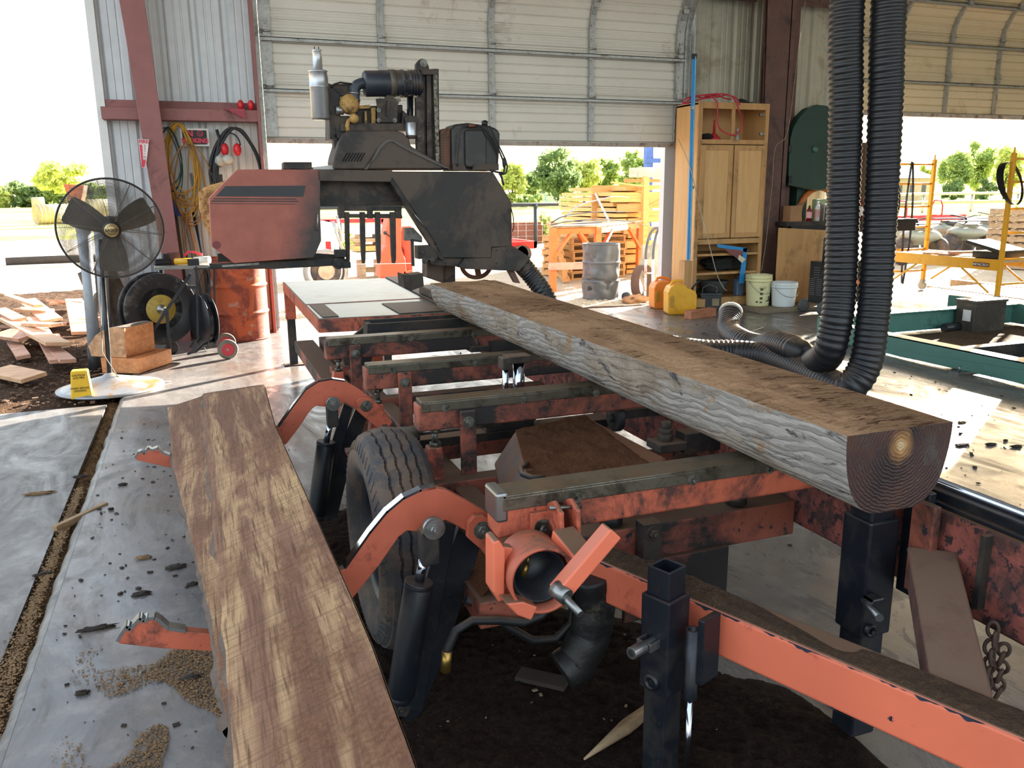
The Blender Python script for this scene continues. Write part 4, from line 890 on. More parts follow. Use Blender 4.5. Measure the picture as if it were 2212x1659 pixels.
# fuel tank
tk = obj('fuel_tank', MB().ppx([(976, 368), (975, 280), (982, 268), (1012, 265), (1060, 272), (1076, 279), (1081, 290), (1080, 325), (1077, 365), (1070, 369)], YH+.06, .22), plast, head, bevel=.018, seg=4)
obj('tank_bulge', MB().ppx([(1006, 362), (1005, 282), (1012, 279), (1045, 279), (1052, 300), (1052, 358), (1045, 364)], YH+.035, .05), plast, tk, bevel=.014, seg=3)
obj('tank_bracket', MB().ppx([(978, 368), (978, 354), (1003, 354), (1008, 366), (1021, 366), (1023, 354), (1078, 354), (1078, 368)], YH+.03, .25), soot2, tk, bevel=.002)
obj('filler_cap', MB().cyl(oy(1047, 272, YH+.12), oy(1047, 262, YH+.12), .022, n=20).cyl(oy(1047, 264, YH+.12), oy(1047, 260, YH+.12), .014), blk, tk)
obj('fuel_fitting', MB().cyl(oy(1011, 272, YH+.03), oy(1030, 272, YH+.03), .011, n=14), M('copper fitting', '7a5140', .4, .7), tk)
for pts, rr in (([(1012, 271), (1000, 276), (994, 290), (990, 330), (988, 360)], .004), ([(1032, 270), (1045, 278), (1065, 300), (1078, 325), (1086, 345), (1090, 362), (1088, 374), (1075, 372), (1058, 368)], .007), ([(1058, 272), (1066, 290), (1080, 320), (1092, 345), (1096, 360), (1093, 374), (1080, 378)], .006), ([(1078, 372), (1084, 384), (1088, 400)], .008)):
    P_ = [oy(u, v, YH+.02) for u, v in pts]; F_ = []
    for i in range(len(P_)-1):
        for k in range(4): F_.append(P_[i].lerp(P_[i+1], k/4))
    obj('fuel_line', MB().tube(F_+[P_[-1]], rr, 8), rubberk, tk)
ct = oy(1089, 352, YH+.02); obj('primer_bulb', MB().blob(tuple(ct), (.014, .014, .036), 1, .1), rubberk, tk)
obj('radiator_side', MB().ppx([(951, 360), (950, 285), (958, 278), (976, 275), (976, 366), (962, 366)], YH+.10, .16), M('rust brown radiator', '6b4a38', .65, .2, var=.3, dirt='3a2a22', da=.4, ds=9), head, bevel=.006)
g = MB()
for i in range(12): g.ppx([(953, 290+i*6), (960, 290+i*6), (960, 292+i*6), (953, 292+i*6)], YH+.098, .004)
obj('radiator_fins', g, blk, head)
sb = [oy(u, v, YH-.02) for u, v in ((1104, 450), (1109, 470), (1110, 490), (1107, 500))]
obj('cable', MB().tube(sb, .004, 8), rubberk, head)
# black ribbed suction hose leaving the chute
def corr(pts, r, per=.03, amp=.06, n=28, name='hose', mat=None, steps=8, parent=None):
    P = [Vector(p) for p in pts]; Q = []
    for i in range(len(P)-1):
        a = P[max(0, i-1)]; b_ = P[i]; c = P[i+1]; d = P[min(len(P)-1, i+2)]
        for k in range(24):
            t_ = k/24; Q.append(.5*((2*b_)+(c-a)*t_+(2*a-5*b_+4*c-d)*t_*t_+(3*b_-a-3*c+d)*t_**3))
    Q.append(P[-1]); L_ = [0]
    for a, b_ in zip(Q[:-1], Q[1:]): L_.append(L_[-1]+(b_-a).length)
    tot = L_[-1]; N_ = int(tot/per*6); out = []; j = 0
    for i in range(N_+1):
        s_ = tot*i/N_
        while j < len(L_)-2 and L_[j+1] < s_: j += 1
        f = (s_-L_[j])/max(1e-9, L_[j+1]-L_[j]); out.append(Q[j].lerp(Q[j+1], min(1, f)))
    prof = [0, .75, 1, .75, 0, -.25]
    mb = MB(); mb.tube(out, r, n, cap=False, rf=lambda i: r*(1+amp*prof[i % 6])); return mb
hosem = M('black corrugated hose', '17191d', .42, 0, var=.15, dust='8a7460', du=.5, bump=.03, spec=.6)
q0 = oy(1128, 572, YH+.08)
sh = corr([q0, oy(1150, 598, YH+.06), oy(1172, 628, YH+.0), oy(1188, 665, YH-.02), oy(1196, 720, YH-.02), oy(1200, 800, 5.6)], .066, .026, .07)
_d = (q0-oy(1150, 598, YH+.06)).normalized()
obj('spout_neck', MB().cyl(q0-_d*.05, q0+_d*.03, .069, .067, n=32), soot, sp, bevel=.003)
tag(obj('suction_hose', sh, hosem, fix=False), 'black ribbed suction hose running from the saw head chute down behind the log', 'hose')
# ================================================================ inside the shop, left
# ---- pedestal fan
FC = oy(266, 498, 7.12); fb = oz(240, 838, 0)
fan = thing('pedestal_fan', 'black pedestal fan with round wire cage standing on the slab edge at left', 'fan', (fb.x, fb.y, 0))
wire = M('dusty fan wire', '6a645c', .5, .5, var=.3)
FN = Vector((.10, -.97, -.06)).normalized(); fa, fb2 = frame(FN); FR = .385
fcen = oy(240, 494, 7.3)
def fdome(r, side): return fcen+FN*(side*(.095-.115*(r/FR)**2.2)+.0)
cg = MB(); 
for i in range(38):
    r = .075+(FR-.075)*i/37
    for sd_ in (1,):
        h_ = .11*(1-(r/FR)**2.4)
        cg.tube([fcen+FN*h_+(fa*cos(t_)+fb2*sin(t_))*r for t_ in [2*pi*k/56 for k in range(56)]], .0017, 4, closed=True)
for i in range(36):
    r = .08+(FR-.08)*i/36; h_ = .10*(1-(r/FR)**2.4)
    cg.tube([fcen-FN*h_+(fa*cos(t_)+fb2*sin(t_))*r for t_ in [2*pi*k/48 for k in range(48)]], .0013, 4, closed=True)
for k in range(10):
    t_ = 2*pi*k/10+.15; e = fa*cos(t_)+fb2*sin(t_)
    for s_ in (1, -1): cg.tube([fcen+FN*s_*.108*(1-(r/FR)**2.4)+e*r for r in [.05+(FR-.05)*j/10 for j in range(11)]], .0026, 5)
obj('wire_cage', cg, wire, fan, fix=False)
obj('cage_rim', MB().tube([fcen+(fa*cos(t_)+fb2*sin(t_))*FR for t_ in [2*pi*k/72 for k in range(72)]], .007, 8, closed=True), M('dark rim', '3b3836', .5, .3), fan)
hub = obj('hub_cap', MB().lathe([(.0, .125), (.066, .123), (.070, .115), (.070, .10)], fcen, FN, 40), M('black fan hub', '231f1e', .5), fan)
bdg = obj('badge', MB().lathe([(0, .1295), (.050, .1285), (.052, .125)], fcen, FN, 40), M('brass badge', 'b09a6c', .35, .7, var=.08), hub)
obj('badge_ring', MB().lathe([(.034, .1288), (.034, .1305), (.036, .1305), (.036, .1288)], fcen, FN, 40), M('badge brown', '5f4c34', .5), bdg)
bl = MB()
fx = Vector((0, 0, 1)).cross(FN).normalized()*1; fx = Vector((1, 0, 0))-FN*FN.x; fx.normalize(); fz = FN.cross(fx); fz = fz if fz.z > 0 else -fz
blades = []
for ang in (27, 151, 268):
    t_ = radians(ang); e = fx*cos(t_)+fz*sin(t_); s_ = fx*-sin(t_)+fz*cos(t_)
    mb = MB()
    def bf(u, v):
        r = .05+.285*v; w_ = (.055+.05*sin(min(1, v*1.25)*pi/2))*(1 if v < .93 else .9)
        return fcen+e*r+s_*w_*(u-.5)*2+FN*((u-.5)*.07)
    mb.grid(bf, 8, 12); mb.grid(lambda u, v: Vector(bf(u, v))+FN*.004, 8, 12)
    obj('blade', mb, M('grey brown fan blade', '4b443d', .55, .1, var=.1), fan)
mo = obj('motor', MB().lathe([(0, -.26), (.07, -.25), (.085, -.22), (.085, -.12), (.06, -.10), (.03, -.08), (.03, .10), (0, .10)], fcen, FN, 28), blk, fan)
obj('neck', MB().cyl(fcen-FN*.17, fcen-FN*.17-Vector((0, 0, .12)), .025), blk, fan)
nb = fcen-FN*.17-Vector((0, 0, .10)); nb.x = oy(226, 600, nb.y).x
obj('pole', MB().cyl((fb.x, fb.y, .04), nb, .020, .017, n=20), blk, fan)
obj('base', MB().lathe([(0, .125), (.035, .12), (.06, .10), (.36, .022), (.40, .012), (.40, .0), (0, 0)], (fb.x, fb.y, 0), (0, 0, 1), 48), M('scuffed grey fan base', '8d9094', .4, .5, var=.15, dirt='9a7a4c', da=.4, ds=5), fan)
co = [nb, nb+Vector((-.05, -.02, -.5)), (fb.x-.03, fb.y-.03, .3), (fb.x+.06, fb.y-.04, .10), (fb.x+.22, fb.y-.05, .01), (fb.x+.45, fb.y+.04, .008)]
obj('power_cord', MB().tube(co, .004, 6), M('grey cable', '6f6a64', .6), fan)
def text3(s, loc, size, mat, name, parent, rot=(pi/2, 0, 0), ext=.001, ax='CENTER', bold=0, sx=1):
    cu = bpy.data.curves.new(name, 'FONT'); cu.body = s; cu.size = size; cu.extrude = ext; cu.align_x = ax; cu.align_y = 'CENTER'; cu.offset = bold
    o = bpy.data.objects.new(name, cu); C.objects.link(o); o.rotation_euler = rot; o.scale = (sx, 1, 1); cu.materials.append(mat)
    bpy.context.view_layer.update(); me = bpy.data.meshes.new_from_object(o.evaluated_get(bpy.context.evaluated_depsgraph_get()))
    bpy.data.objects.remove(o); o = bpy.data.objects.new(name, me); C.objects.link(o); o.rotation_euler = rot; o.scale = (sx, 1, 1)
    if parent is not None: o.parent = parent; o.location = Vector(loc)-Vector(parent['_wl'])
    else: o.location = loc
    o['_wl'] = tuple(loc); return o
rotm = Matrix((fx, fz, FN)).transposed().to_euler()
text3('LASKO', tuple(fcen+FN*.1305), .03, M('badge black', '15120f', .5), 'badge_lettering', bdg, rot=tuple(rotm), bold=.0006)
# ---- steel pipe bollards outside the corner
pipe = M('grey painted pipe', '9299a0', .5, .2, var=.15, dirt='6e6a63', da=.3, ds=6)
pipe2 = M('black tar sleeve', '2b2b2c', .7)
bl_ = None
for i, (ub, vb, ut, hh, lb) in enumerate(((206, 790, 186, 1.75, 'grey pipe post with black foot, nearest behind the fan'), (232, 752, 222, 1.7, 'grey pipe post with black foot standing behind the fan pole'), (252, 705, 248, 1.5, 'grey pipe post farthest back, beside the wood rounds'))):
    p = oz(ub, vb, 0); q = oy(ut, 500, p.y); q = oy((181, 214, 247)[i], (478, 492, 505)[i], p.y+.05)
    r_ = thing('pipe_post', lb, 'post', (p.x, p.y, -.03), 'pipe posts by the building corner')
    obj('post', MB().cyl((p.x, p.y, -.05), q, .052, n=24), pipe, r_); obj('foot_sleeve', MB().cyl((p.x, p.y, -.05), Vector((p.x, p.y, 0)).lerp(q, .13), .057, n=24), pipe2, r_)
# ---- squared log offcut and plank under it
wend = WOOD('pale end grain', 'c79a72', '8f6647', 0, 9, 4, dirt='5b4330', da=.3)
worg = WOOD('fresh orange sawn wood', 'd08f5a', 'a9683f', 1, 6, 10)
bark = M('grey brown bark', '5e5147', .95, var=.4, vs=9, bump=1, bs=18, bd=.02)
pl0 = oz(300, 800, 0)
tag(obj('timber_plank', MB().cbox((pl0.x-.01, pl0.y+.12, .07), (.36, .5, .13), rz=-.55), worg, bevel=.004), 'short orange plank lying on the floor under the split log block', 'plank')
lbk = MB(); cx, cy = pl0.x-.10, pl0.y+.12; R3 = Matrix.Rotation(-.6, 3, 'Z')
prof = [(-.22, 0), (.14, 0), (.15, .26), (.08, .27), (-.04, .25), (-.15, .19), (-.24, .09)]
vs = [Vector((cx, cy, .137))+R3 @ Vector((x, y, z)) for y in (-.17, .22) for x, z in prof]; n = len(prof)
lbk.add(vs, [tuple(range(n)), tuple(range(2*n-1, n-1, -1))]); lbk.add(vs, [(i, n+i, n+(i+1) % n, (i+1) % n) for i in (1, 0)], mi=1); lbk.add(vs, [(i, n+i, n+(i+1) % n, (i+1) % n) for i in (2, 3, 4, 5, 6)], mi=2)
tag(obj('log_block', lbk, [wend, worg, bark], bevel=.004), 'half round log block with bark back resting on the orange plank by the fan', 'log')
# ---- wood rounds and bark slabs stacked behind the reel
for i, (u, v, r, l, tz, lb) in enumerate(((285, 745, .17, .5, .5, 'bark covered round leaning behind the large black reel'), (395, 720, .16, .35, .1, 'upright split round with torn bark between the two reels'), (255, 700, .13, .22, .1, 'short bark round lying by the wall corner'))):
    p = oz(u, v, 0); d = Vector((-.35 if i == 0 else .05, .1, 1)).normalized() if i < 2 else Vector((1, .2, 0)).normalized()
    base = p+Vector((.0, .12, r if i == 2 else .0)); top_ = base+d*(l*1.7 if i == 0 else (.62 if i == 1 else l))
    mb = MB(); N_ = 26; K = 14
    a, b_ = frame(d)
    def rf(u_, v_): t_ = u_*2*pi; return base.lerp(top_, v_)+(a*cos(t_)+b_*sin(t_))*(r*(1+.12*noise.noise(Vector((cos(t_)*2, sin(t_)*2, v_*3+i*5)))+.05*noise.noise(Vector((cos(t_)*9, sin(t_)*9, v_*3)))))
    mb.grid(rf, N_, K); mb.add([rf(k/N_, 0) for k in range(N_)], [tuple(range(N_))[::-1]], mi=1); mb.add([rf(k/N_, 1) for k in range(N_)], [tuple(range(N_))], mi=1)
    tag(obj('wood_round', mb, [bark, wend]), lb, 'log', 'rounds stacked by the wall')
# ---- large cable reel (hose drum)
rc_ = oy(348, 668, 8.45); rn = Vector((.35, -.93, 0)).normalized()
reel = thing('hose_reel', 'large black flanged reel with a yellow hub on a small wheeled stand', 'reel', (rc_.x, rc_.y, 0))
fm = M('black reel flange', '26262a', .42, .2, var=.25, vs=3, dirt='6a6862', da=.35, ds=2.5)
rr = .335
for s_ in (0, 1):
    c_ = rc_-rn*(.17*s_)
    obj('flange', MB().lathe([(.0, 0), (.20, .0), (.215, .012), (rr-.02, .012), (rr, .016), (rr+.004, .006), (rr, -.004), (.215, -.004), (.2, -.01), (0, -.01)], c_, rn, 64), fm, reel)
obj('yellow_hub', MB().lathe([(0, .004), (.135, .004), (.138, -.002)], rc_, rn, 48), M('yellow disc', 'a98f3e', .5, var=.1, dirt='6e5d30', da=.35), reel)
obj('drum_core', MB().cyl(rc_-rn*.16, rc_, .2, n=40), blk, reel)
obj('axle', MB().lathe([(0, .09), (.016, .09), (.016, .02), (.045, .02), (.045, .0), (0, 0)], rc_, rn, 24), steel, reel)
g = MB(); e0 = rc_+rn*.09
g.beam(e0+Vector((.26, 0, .33)), e0+Vector((-.24, -.0, -.36)), .028, .028).beam(e0+Vector((.02, .02, .0)), e0+Vector((.0, .02, -.62)), .03, .012).beam(e0+Vector((.0, .02, -.60)), e0+Vector((-.16, .4, -.61)), .03, .03).beam(e0+Vector((-.2, 0, -.62)), e0+Vector((.3, -.05, -.64)), .03, .02)
obj('reel_stand', g, blk, reel)
wp = oz(371, 752, .06)
obj('stand_wheel', MB().lathe([(0, .025), (.03, .025), (.05, .02), (.062, .018), (.066, .008), (.066, -.012), (.06, -.02), (0, -.02)], (wp.x, wp.y, .066), (.3, -1, 0), 32), blk, reel)
# ---- strapping cart with red wheels
kc = oy(437, 640, 8.3)
cart = thing('strapping_cart', 'black upright strap dispenser cart with two red hubbed wheels', 'cart', (kc.x, kc.y, 0))
kx = kc.x; ky = kc.y
zt = oy(437, 572, 8.3).z
def kp(u, v, y=8.3): return oy(u, v, y)
obj('coil_flange', MB().lathe([(.0, .05), (.25, .05), (.255, .045), (.25, .04), (0, .04)], (kx, ky, .36), (-.93, -.35, 0), 48), blk, cart)
obj('strap_coil', MB().lathe([(.0, .04), (.215, .04), (.215, -.03), (0, -.03)], (kx, ky, .36), (-.93, -.35, 0), 48), M('shiny black strap', '191b21', .25), cart)
obj('coil_flange', MB().lathe([(.0, -.03), (.25, -.03), (.255, -.035), (.25, -.04), (0, -.04)], (kx, ky, .36), (-.93, -.35, 0), 48), blk, cart)
g = MB()
for u_ in (424, 452, 462): g.beam(kp(u_, 575, 8.22), kp(u_+3, 728, 8.22), .016, .03, up=(0, 1, 0))
g.beam(kp(418, 580, 8.2), kp(470, 580, 8.2), .03, .015).beam(kp(405, 620, 8.25), kp(425, 620, 8.25), .06, .03)
g.tube([kp(470, 738, 8.2), kp(455, 738, 8.2), kp(440, 745, 8.15), kp(425, 758, 8.1), kp(405, 765, 8.1)], .012, 8).tube([kp(440, 725, 8.3), kp(425, 735, 8.3), kp(410, 750, 8.3)], .012, 8)
g.box(kx-.10, kx+.0, ky-.06, ky+.05, zt-.0, zt+.06)
obj('cart_frame', g, blk, cart)
for u, v, y in ((491, 742, 8.15), (487, 725, 8.55)):
    c_ = oy(u, v, y); c_.z = .093
    w_ = obj('wheel', MB().lathe([(.06, .022), (.085, .022), (.093, .01), (.093, -.01), (.085, -.022), (.06, -.022)], c_, (.12, -1, 0), 40), M('worn grey tyre', '6b655c', .8), cart)
    obj('wheel_hub', MB().lathe([(0, .018), (.02, .018), (.04, .008), (.06, .022), (.062, -.02), (0, -.02)], c_, (.12, -1, 0), 36), M('red wheel disc', 'b4353f', .45, var=.1), w_)
    obj('hub_nut', MB().cyl(c_+Vector((0, -.018, 0)), c_+Vector((0, -.026, 0)), .012), steel, w_)
# ---- tool table by the wall
tt = thing('tool_table', 'low metal bench with crossed legs holding tools under the yellow hoses', 'bench', (.05, 9.0, 0))
tz = oy(390, 572, 8.8).z
x0, x1 = oy(333, 575, 8.7).x, oy(452, 575, 8.7).x
obj('table_top', MB().box(x0, x1, 8.62, 9.15, tz-.03, tz), M('grey steel top', '8d8d88', .45, .5, var=.15), tt, bevel=.003)
for a, b_ in (((x0+.02, 8.66, tz-.04), (x1-.1, 8.66, .0)), ((x1-.05, 8.66, tz-.04), (x0+.1, 8.66, .0))):
    obj('cross_leg', MB().beam(a, b_, .03, .006), blk2, tt)
for x in (x0+.04, x1-.04): obj('leg', MB().box(x-.015, x+.015, 9.08, 9.11, 0, tz-.03), blk2, tt)
def onbench(u, y=8.8): return oy(u, 560, y).x
g = MB().cyl((onbench(378), 8.78, tz+.035), (onbench(418), 8.72, tz+.035), .032, n=20); tag(obj('tool_tube', g, M('yellow tube', 'd9a520', .4)), 'yellow tube lying on the tool bench beside the saw head', 'tube')
g = MB().cyl((onbench(420), 8.74, tz+.04), (onbench(452), 8.66, tz+.05), .035, n=20); tag(obj('white_roll', g, M('white wrap', 'e8e4d8', .4)), 'white wrapped roll at the right end of the tool bench', 'roll')
g = MB().cbox((onbench(350), 8.8, tz+.035), (.16, .07, .06), rz=.3).cbox((onbench(357), 8.85, tz+.07), (.06, .06, .08), rz=.1); tag(obj('power_tool', g, blk, bevel=.015), 'black and grey power tool on the left of the tool bench', 'tool')
g = MB().cbox((onbench(374), 8.9, tz+.06), (.12, .10, .11), rz=.2); tag(obj('toolbox', g, M('brown box', '5c3a33', .6), bevel=.006), 'small brown box standing behind the tools on the bench', 'box')
g = MB().tube([(onbench(398), 8.9, tz+.08), (onbench(410), 8.9, tz+.12), (onbench(425), 8.85, tz+.11), (onbench(438), 8.8, tz+.09)], .012, 8); tag(obj('red_strap', g, M('red strap', 'b3243a', .6)), 'red ratchet strap lying over the tool bench', 'strap')
# ---- rusted drum
dp = oy(521, 700, 9.35)
def drum(name, x, y, r, h_, mat, lid=True, dent=0):
    mb = MB(); rb = [(0, .02), (r-.01, .02), (r, 0), (r+.004, .01), (r, .02)]
    for i in range(1, 90):
        z = h_*i/90; k = sum(exp(-((z-c*h_)/.014)**2) for c in (.335, .665)); rb.append((r+.014*k, z))
    rb += [(r+.005, h_-.01), (r+.004, h_), (r-.008, h_)]
    rb += [(r-.01, h_-.02), (0, h_-.02)] if lid else [(r-.012, h_-.02), (r-.012, .05), (0, .05)]
    mb.lathe(rb, (0, 0, 0), (0, 0, 1), 56)
    if dent:
        out = []
        for p in mb.v:
            q = Vector(p); rr_ = Vector((q.x, q.y, 0)).length
            if rr_ > .05:
                t_ = atan2(q.y, q.x); d = dent*(noise.noise(Vector((t_*1.6, q.z*4, 3)))+.5*noise.noise(Vector((t_*4, q.z*9, 9)))); d += -.022*exp(-((q.z-.30+.02*sin(3*t_))/.02)**2)
                k = (rr_+d)/rr_; q.x *= k; q.y *= k
            out.append(tuple(q))
        mb.v = out
    mb.v = [(p[0]+x, p[1]+y, p[2]) for p in mb.v]; return mb
rustd = NT('orange rusted drum'); n1 = rustd.noise(2.2, detail=6, rough=.6, dist=.8); n2 = rustd.noise(14, detail=7, rough=.7)
c_ = rustd.mix(rustd.ramp(n1, .44, .5), H('b4572f'), H('7d3a2b')); c_ = rustd.mix(rustd.ramp(n2, .5, .7), c_, H('a8563a')); c_ = rustd.mix(rustd.ramp(rustd.noise(5, detail=8), .60, .66), c_, H('a98c7c'))
rustd.col(c_); rustd.b.inputs['Roughness'].default_value = .6; rustd.b.inputs['Metallic'].default_value = .2; rustd.bump(n2, .2, .004)
tag(obj('oil_drum', drum('d', dp.x, 9.35, .29, .87, None), rustd.m, fix=False), 'orange rusted steel drum standing under the left end of the saw head', 'drum')
# ---- yellow plastic block, scraps, ground things
p = oz(177, 862, 0); yb = MB(); yb.prism([(p.x-.075, p.y, 0), (p.x+.075, p.y, 0), (p.x+.06, p.y, .22), (p.x-.055, p.y, .22)], (0, .09, 0))
ybo = tag(obj('yellow_marker', yb, M('weathered yellow plastic', 'e0b024', .5, var=.1, dirt='a97d1e', da=.3), bevel=.01), 'tapered yellow plastic marker block at the slab corner in front of the fan', 'marker')
for k, (s, zz) in enumerate((('CAUTION', .185), ('GAS PIPE', .165), ('WARN BEFORE', .085), ('DIGGING', .065))):
    text3(s, (p.x-.004, p.y-.002, zz-.0), .022, M('faded black print', '4a4020', .7), 'printed_line', ybo, sx=.9)
# ---- hanging things on the left wall
YW = WB-.02
def coil(pts_c, rx, rz_, turns, r, y, jit, seed, lay=.02, n=40):
    rd = random.Random(seed); P = []
    for k in range(turns):
        ax_ = rx*(1+rd.uniform(-jit, jit)); az_ = rz_*(1+rd.uniform(-jit, jit)); dx, dz = rd.uniform(-jit, jit)*rx*.6, rd.uniform(-jit, 0)*rz_*.4; yy = y-rd.uniform(0, lay*2)
        tilt = rd.uniform(-.18, .18)
        for i in range(n):
            t_ = 2*pi*i/n+pi/2; x = cos(t_)*ax_*(1-.28*max(0, sin(t_))); z = sin(t_)*az_
            P.append(Vector((pts_c.x+dx+x*cos(tilt)-z*sin(tilt)*.4, yy-.01*sin(t_*2), pts_c.z+(rz_-az_)*.9+dz*.3+z+x*sin(tilt))))
    return P
ch_ = oy(385, 360, 9.6)
yh = M('yellow hose', 'b8892a', .5, 0, var=.15, dirt='8a6a2c', da=.3); yh2 = M('old amber hose', '8f6434', .5, 0, var=.15)
P = coil(oy(393, 356, 9.62), .15, .42, 8, .008, 9.68, .20, 3)
tag(obj('yellow_hose', MB().tube(P, .0085, 7), yh, fix=False), 'coil of bright yellow air hose hanging on the wall left of the no smoking sign', 'hose')
P = coil(oy(412, 385, 9.6), .17, .36, 3, .008, 9.62, .2, 8)+[oy(405, 440, 9.6), oy(400, 500, 9.6), oy(405, 560, 9.6), oy(398, 540, 9.6), oy(392, 470, 9.6), oy(380, 430, 9.6)]
tag(obj('amber_hose', MB().tube(P, .0075, 7), yh2, fix=False), 'thin amber hose coil hanging lower, its loose end trailing to the floor', 'hose')
P = coil(oy(512, 365, 9.6), .25, .42, 6, .01, 9.62, .10, 5)
tag(obj('black_hose', MB().tube(P, .012, 8), rubberk, fix=False), 'bundle of black hose looped on the wall above the saw head', 'hose')
P = coil(oy(366, 350, 9.62), .10, .35, 4, .01, 9.66, .2, 15)
tag(obj('dark_rope', MB().tube(P, .006, 6), M('dark green cord', '1e3a30', .6), fix=False), 'dark green cord coil hanging behind the yellow hose', 'cord')
# sign
ns = thing('no_smoking_sign', 'black NO SMOKING sign with red letters in a white frame', 'sign', tuple(oy(420, 316, 9.66)))
a, b_ = oy(388, 277, 9.68), oy(453, 316, 9.68)
obj('sign_frame', MB().box(a.x, b_.x, 9.675, 9.69, b_.z, a.z), M('white sign frame', 'cfcdc6', .5), ns)
obj('sign_face', MB().box(a.x+.02, b_.x-.02, 9.672, 9.676, b_.z+.018, a.z-.018), M('black sign face', '17151a', .5), ns)
sr = M('sign red', 'd3324c', .5); cx = (a.x+b_.x)/2; hh = a.z-b_.z
text3('N', (cx-.045, 9.671, b_.z+hh*.70), hh*.46, sr, 'sign_letter', ns, bold=.003); text3('SMOKING', (cx+.0, 9.671, b_.z+hh*.30), hh*.36, sr, 'sign_lettering', ns, bold=.003, sx=.92)
oc_ = Vector((cx+.055, 9.671, b_.z+hh*.71)); obj('prohibition_ring', MB().lathe([(.022, 0), (.022, .002), (.030, .002), (.030, 0)], oc_, (0, -1, 0), 32).beam(oc_+Vector((-.018, -.001, .018)), oc_+Vector((.018, -.001, -.018)), .002, .006, up=(0, 1, 0)), sr, ns)
obj('cigarette_symbol', MB().beam(oc_+Vector((-.016, 0, -.004)), oc_+Vector((.012, 0, -.004)), .001, .004, up=(0, 1, 0)), M('sign white', 'dcdad6', .5), ns)
# fire extinguisher arrow on the column
fs = thing('fire_sign', 'white and red FIRE arrow sign fixed to the left steel column', 'sign', tuple(oy(310, 360, 9.36)))
q = [oy(u, v, 9.37) for u, v in ((298, 300), (322, 301), (315, 362), (306, 362))]; obj('sign_plate', MB().prism(q, (0, .012, 0)), M('white sign plastic', 'ddd6d4', .5), fs)
obj('red_arrow', MB().prism([oy(u, v, 9.366) for u, v in ((301, 312), (307, 313), (309, 345), (315, 347), (312, 361), (306, 361), (305, 345))], (0, .003, 0)), M('sign red', 'd3324c'), fs)
text3('FIRE', tuple(oy(310, 306, 9.365)), .05, sr, 'sign_lettering', fs, bold=.001); 
for k, s in enumerate('EXTING'): text3(s, tuple(oy(313, 315+k*6, 9.365)), .026, M('sign brown', '8a4048', .5), 'small_letter', fs)
# ear muffs
def muffs(c, s, lb, nm='ear_muffs', ang=0, band=True):
    r_ = thing(nm, lb, 'ear muffs', tuple(c)); rd_ = M('red ear cup', 'c4262e', .4); n_ = 20
    for sg in (-1, 1):
        e = obj('ear_cup', MB().blob(tuple(Vector(c)+Vector((sg*.045*s, 0, sg*ang*.02))), (.03*s, .04*s, .048*s), 2, .03), rd_, r_)
    if band: obj('headband', MB().tube([Vector(c)+Vector((cos(t_)*.07*s, 0, .03*s+sin(t_)*.09*s)) for t_ in [pi*i/14 for i in range(15)]], .006*s, 6), blk, r_); return r_
c_ = oy(532, 238, 9.62); muffs((c_.x, 9.64, 2.44), 1.15, 'red ear muffs resting on the steel girt at the door edge', band=False)
c_ = oy(499, 323, 9.6); muffs((c_.x, 9.6, c_.z), 1.4, 'red ear muffs hanging inside the black hose loop')
c_ = oy(492, 345, 9.56)
tag(obj('face_respirator', MB().blob((c_.x, 9.56, c_.z), (.06, .05, .05), 3, .2).blob((c_.x-.08, 9.58, c_.z-.01), (.05, .05, .06), 5, .3), M('grey white rubber', 'b7b6ae', .5)), 'grey respirator with round filters hanging in the black hose loop', 'respirator')
hp = [oy(u, v, 9.6) for u, v in ((468, 280), (474, 300), (466, 345), (470, 360), (468, 400))]
tag(obj('chain_hoist_hook', MB().tube(hp, .016, 8).cbox(tuple(oy(470, 385, 9.6)), (.10, .05, .08)).cbox(tuple(oy(474, 350, 9.6)), (.06, .05, .10), ry=.3), M('greasy black metal', '2b2c2d', .4, .5, bump=.1)), 'greasy black pipe clamp tool hanging beside the black hose', 'tool')
g = MB(); q0 = oy(352, 405, 9.5)
def ragf(u, v): 
    w_ = .03+.10*v; return Vector((q0.x+(u-.5)*w_*2+.03*v, 9.5+.02*sin(u*14), q0.z-.30*v+.02*noise.noise(Vector((u*5, v*5, 0)))))
g.grid(ragf, 20, 20); tag(obj('blue_bandana', g, M('dark blue cloth', '222a55', .9, bump=.2)), 'dark blue bandana hanging from the left steel column', 'cloth')
fe = oy(351, 478, 9.45); f_ = thing('fire_extinguisher', 'red fire extinguisher partly hidden behind the left column', 'extinguisher', (fe.x, 9.55, fe.z-.2))
obj('cylinder', MB().lathe([(0, -.32), (.055, -.31), (.06, -.28), (.06, -.02), (.03, .03), (.02, .05), (0, .05)], (fe.x, 9.55, fe.z), (0, 0, 1), 24), M('red enamel', 'b8202a', .35), f_); obj('valve', MB().cbox((fe.x, 9.55, fe.z+.07), (.05, .04, .05)), steel, f_)
c_ = oy(516, 243, 9.6); g = MB()
g.grid(lambda u, v: Vector((c_.x-.16+u*.22, 9.57-.03*v, 2.395-.10*v*u+.012*noise.noise(Vector((u*8, v*8, 0))))), 16, 8); tag(obj('red_rag', g, M('faded red rag', 'a34a55', .9)), 'crumpled red rag draped over the girt beside the ear muffs', 'cloth')
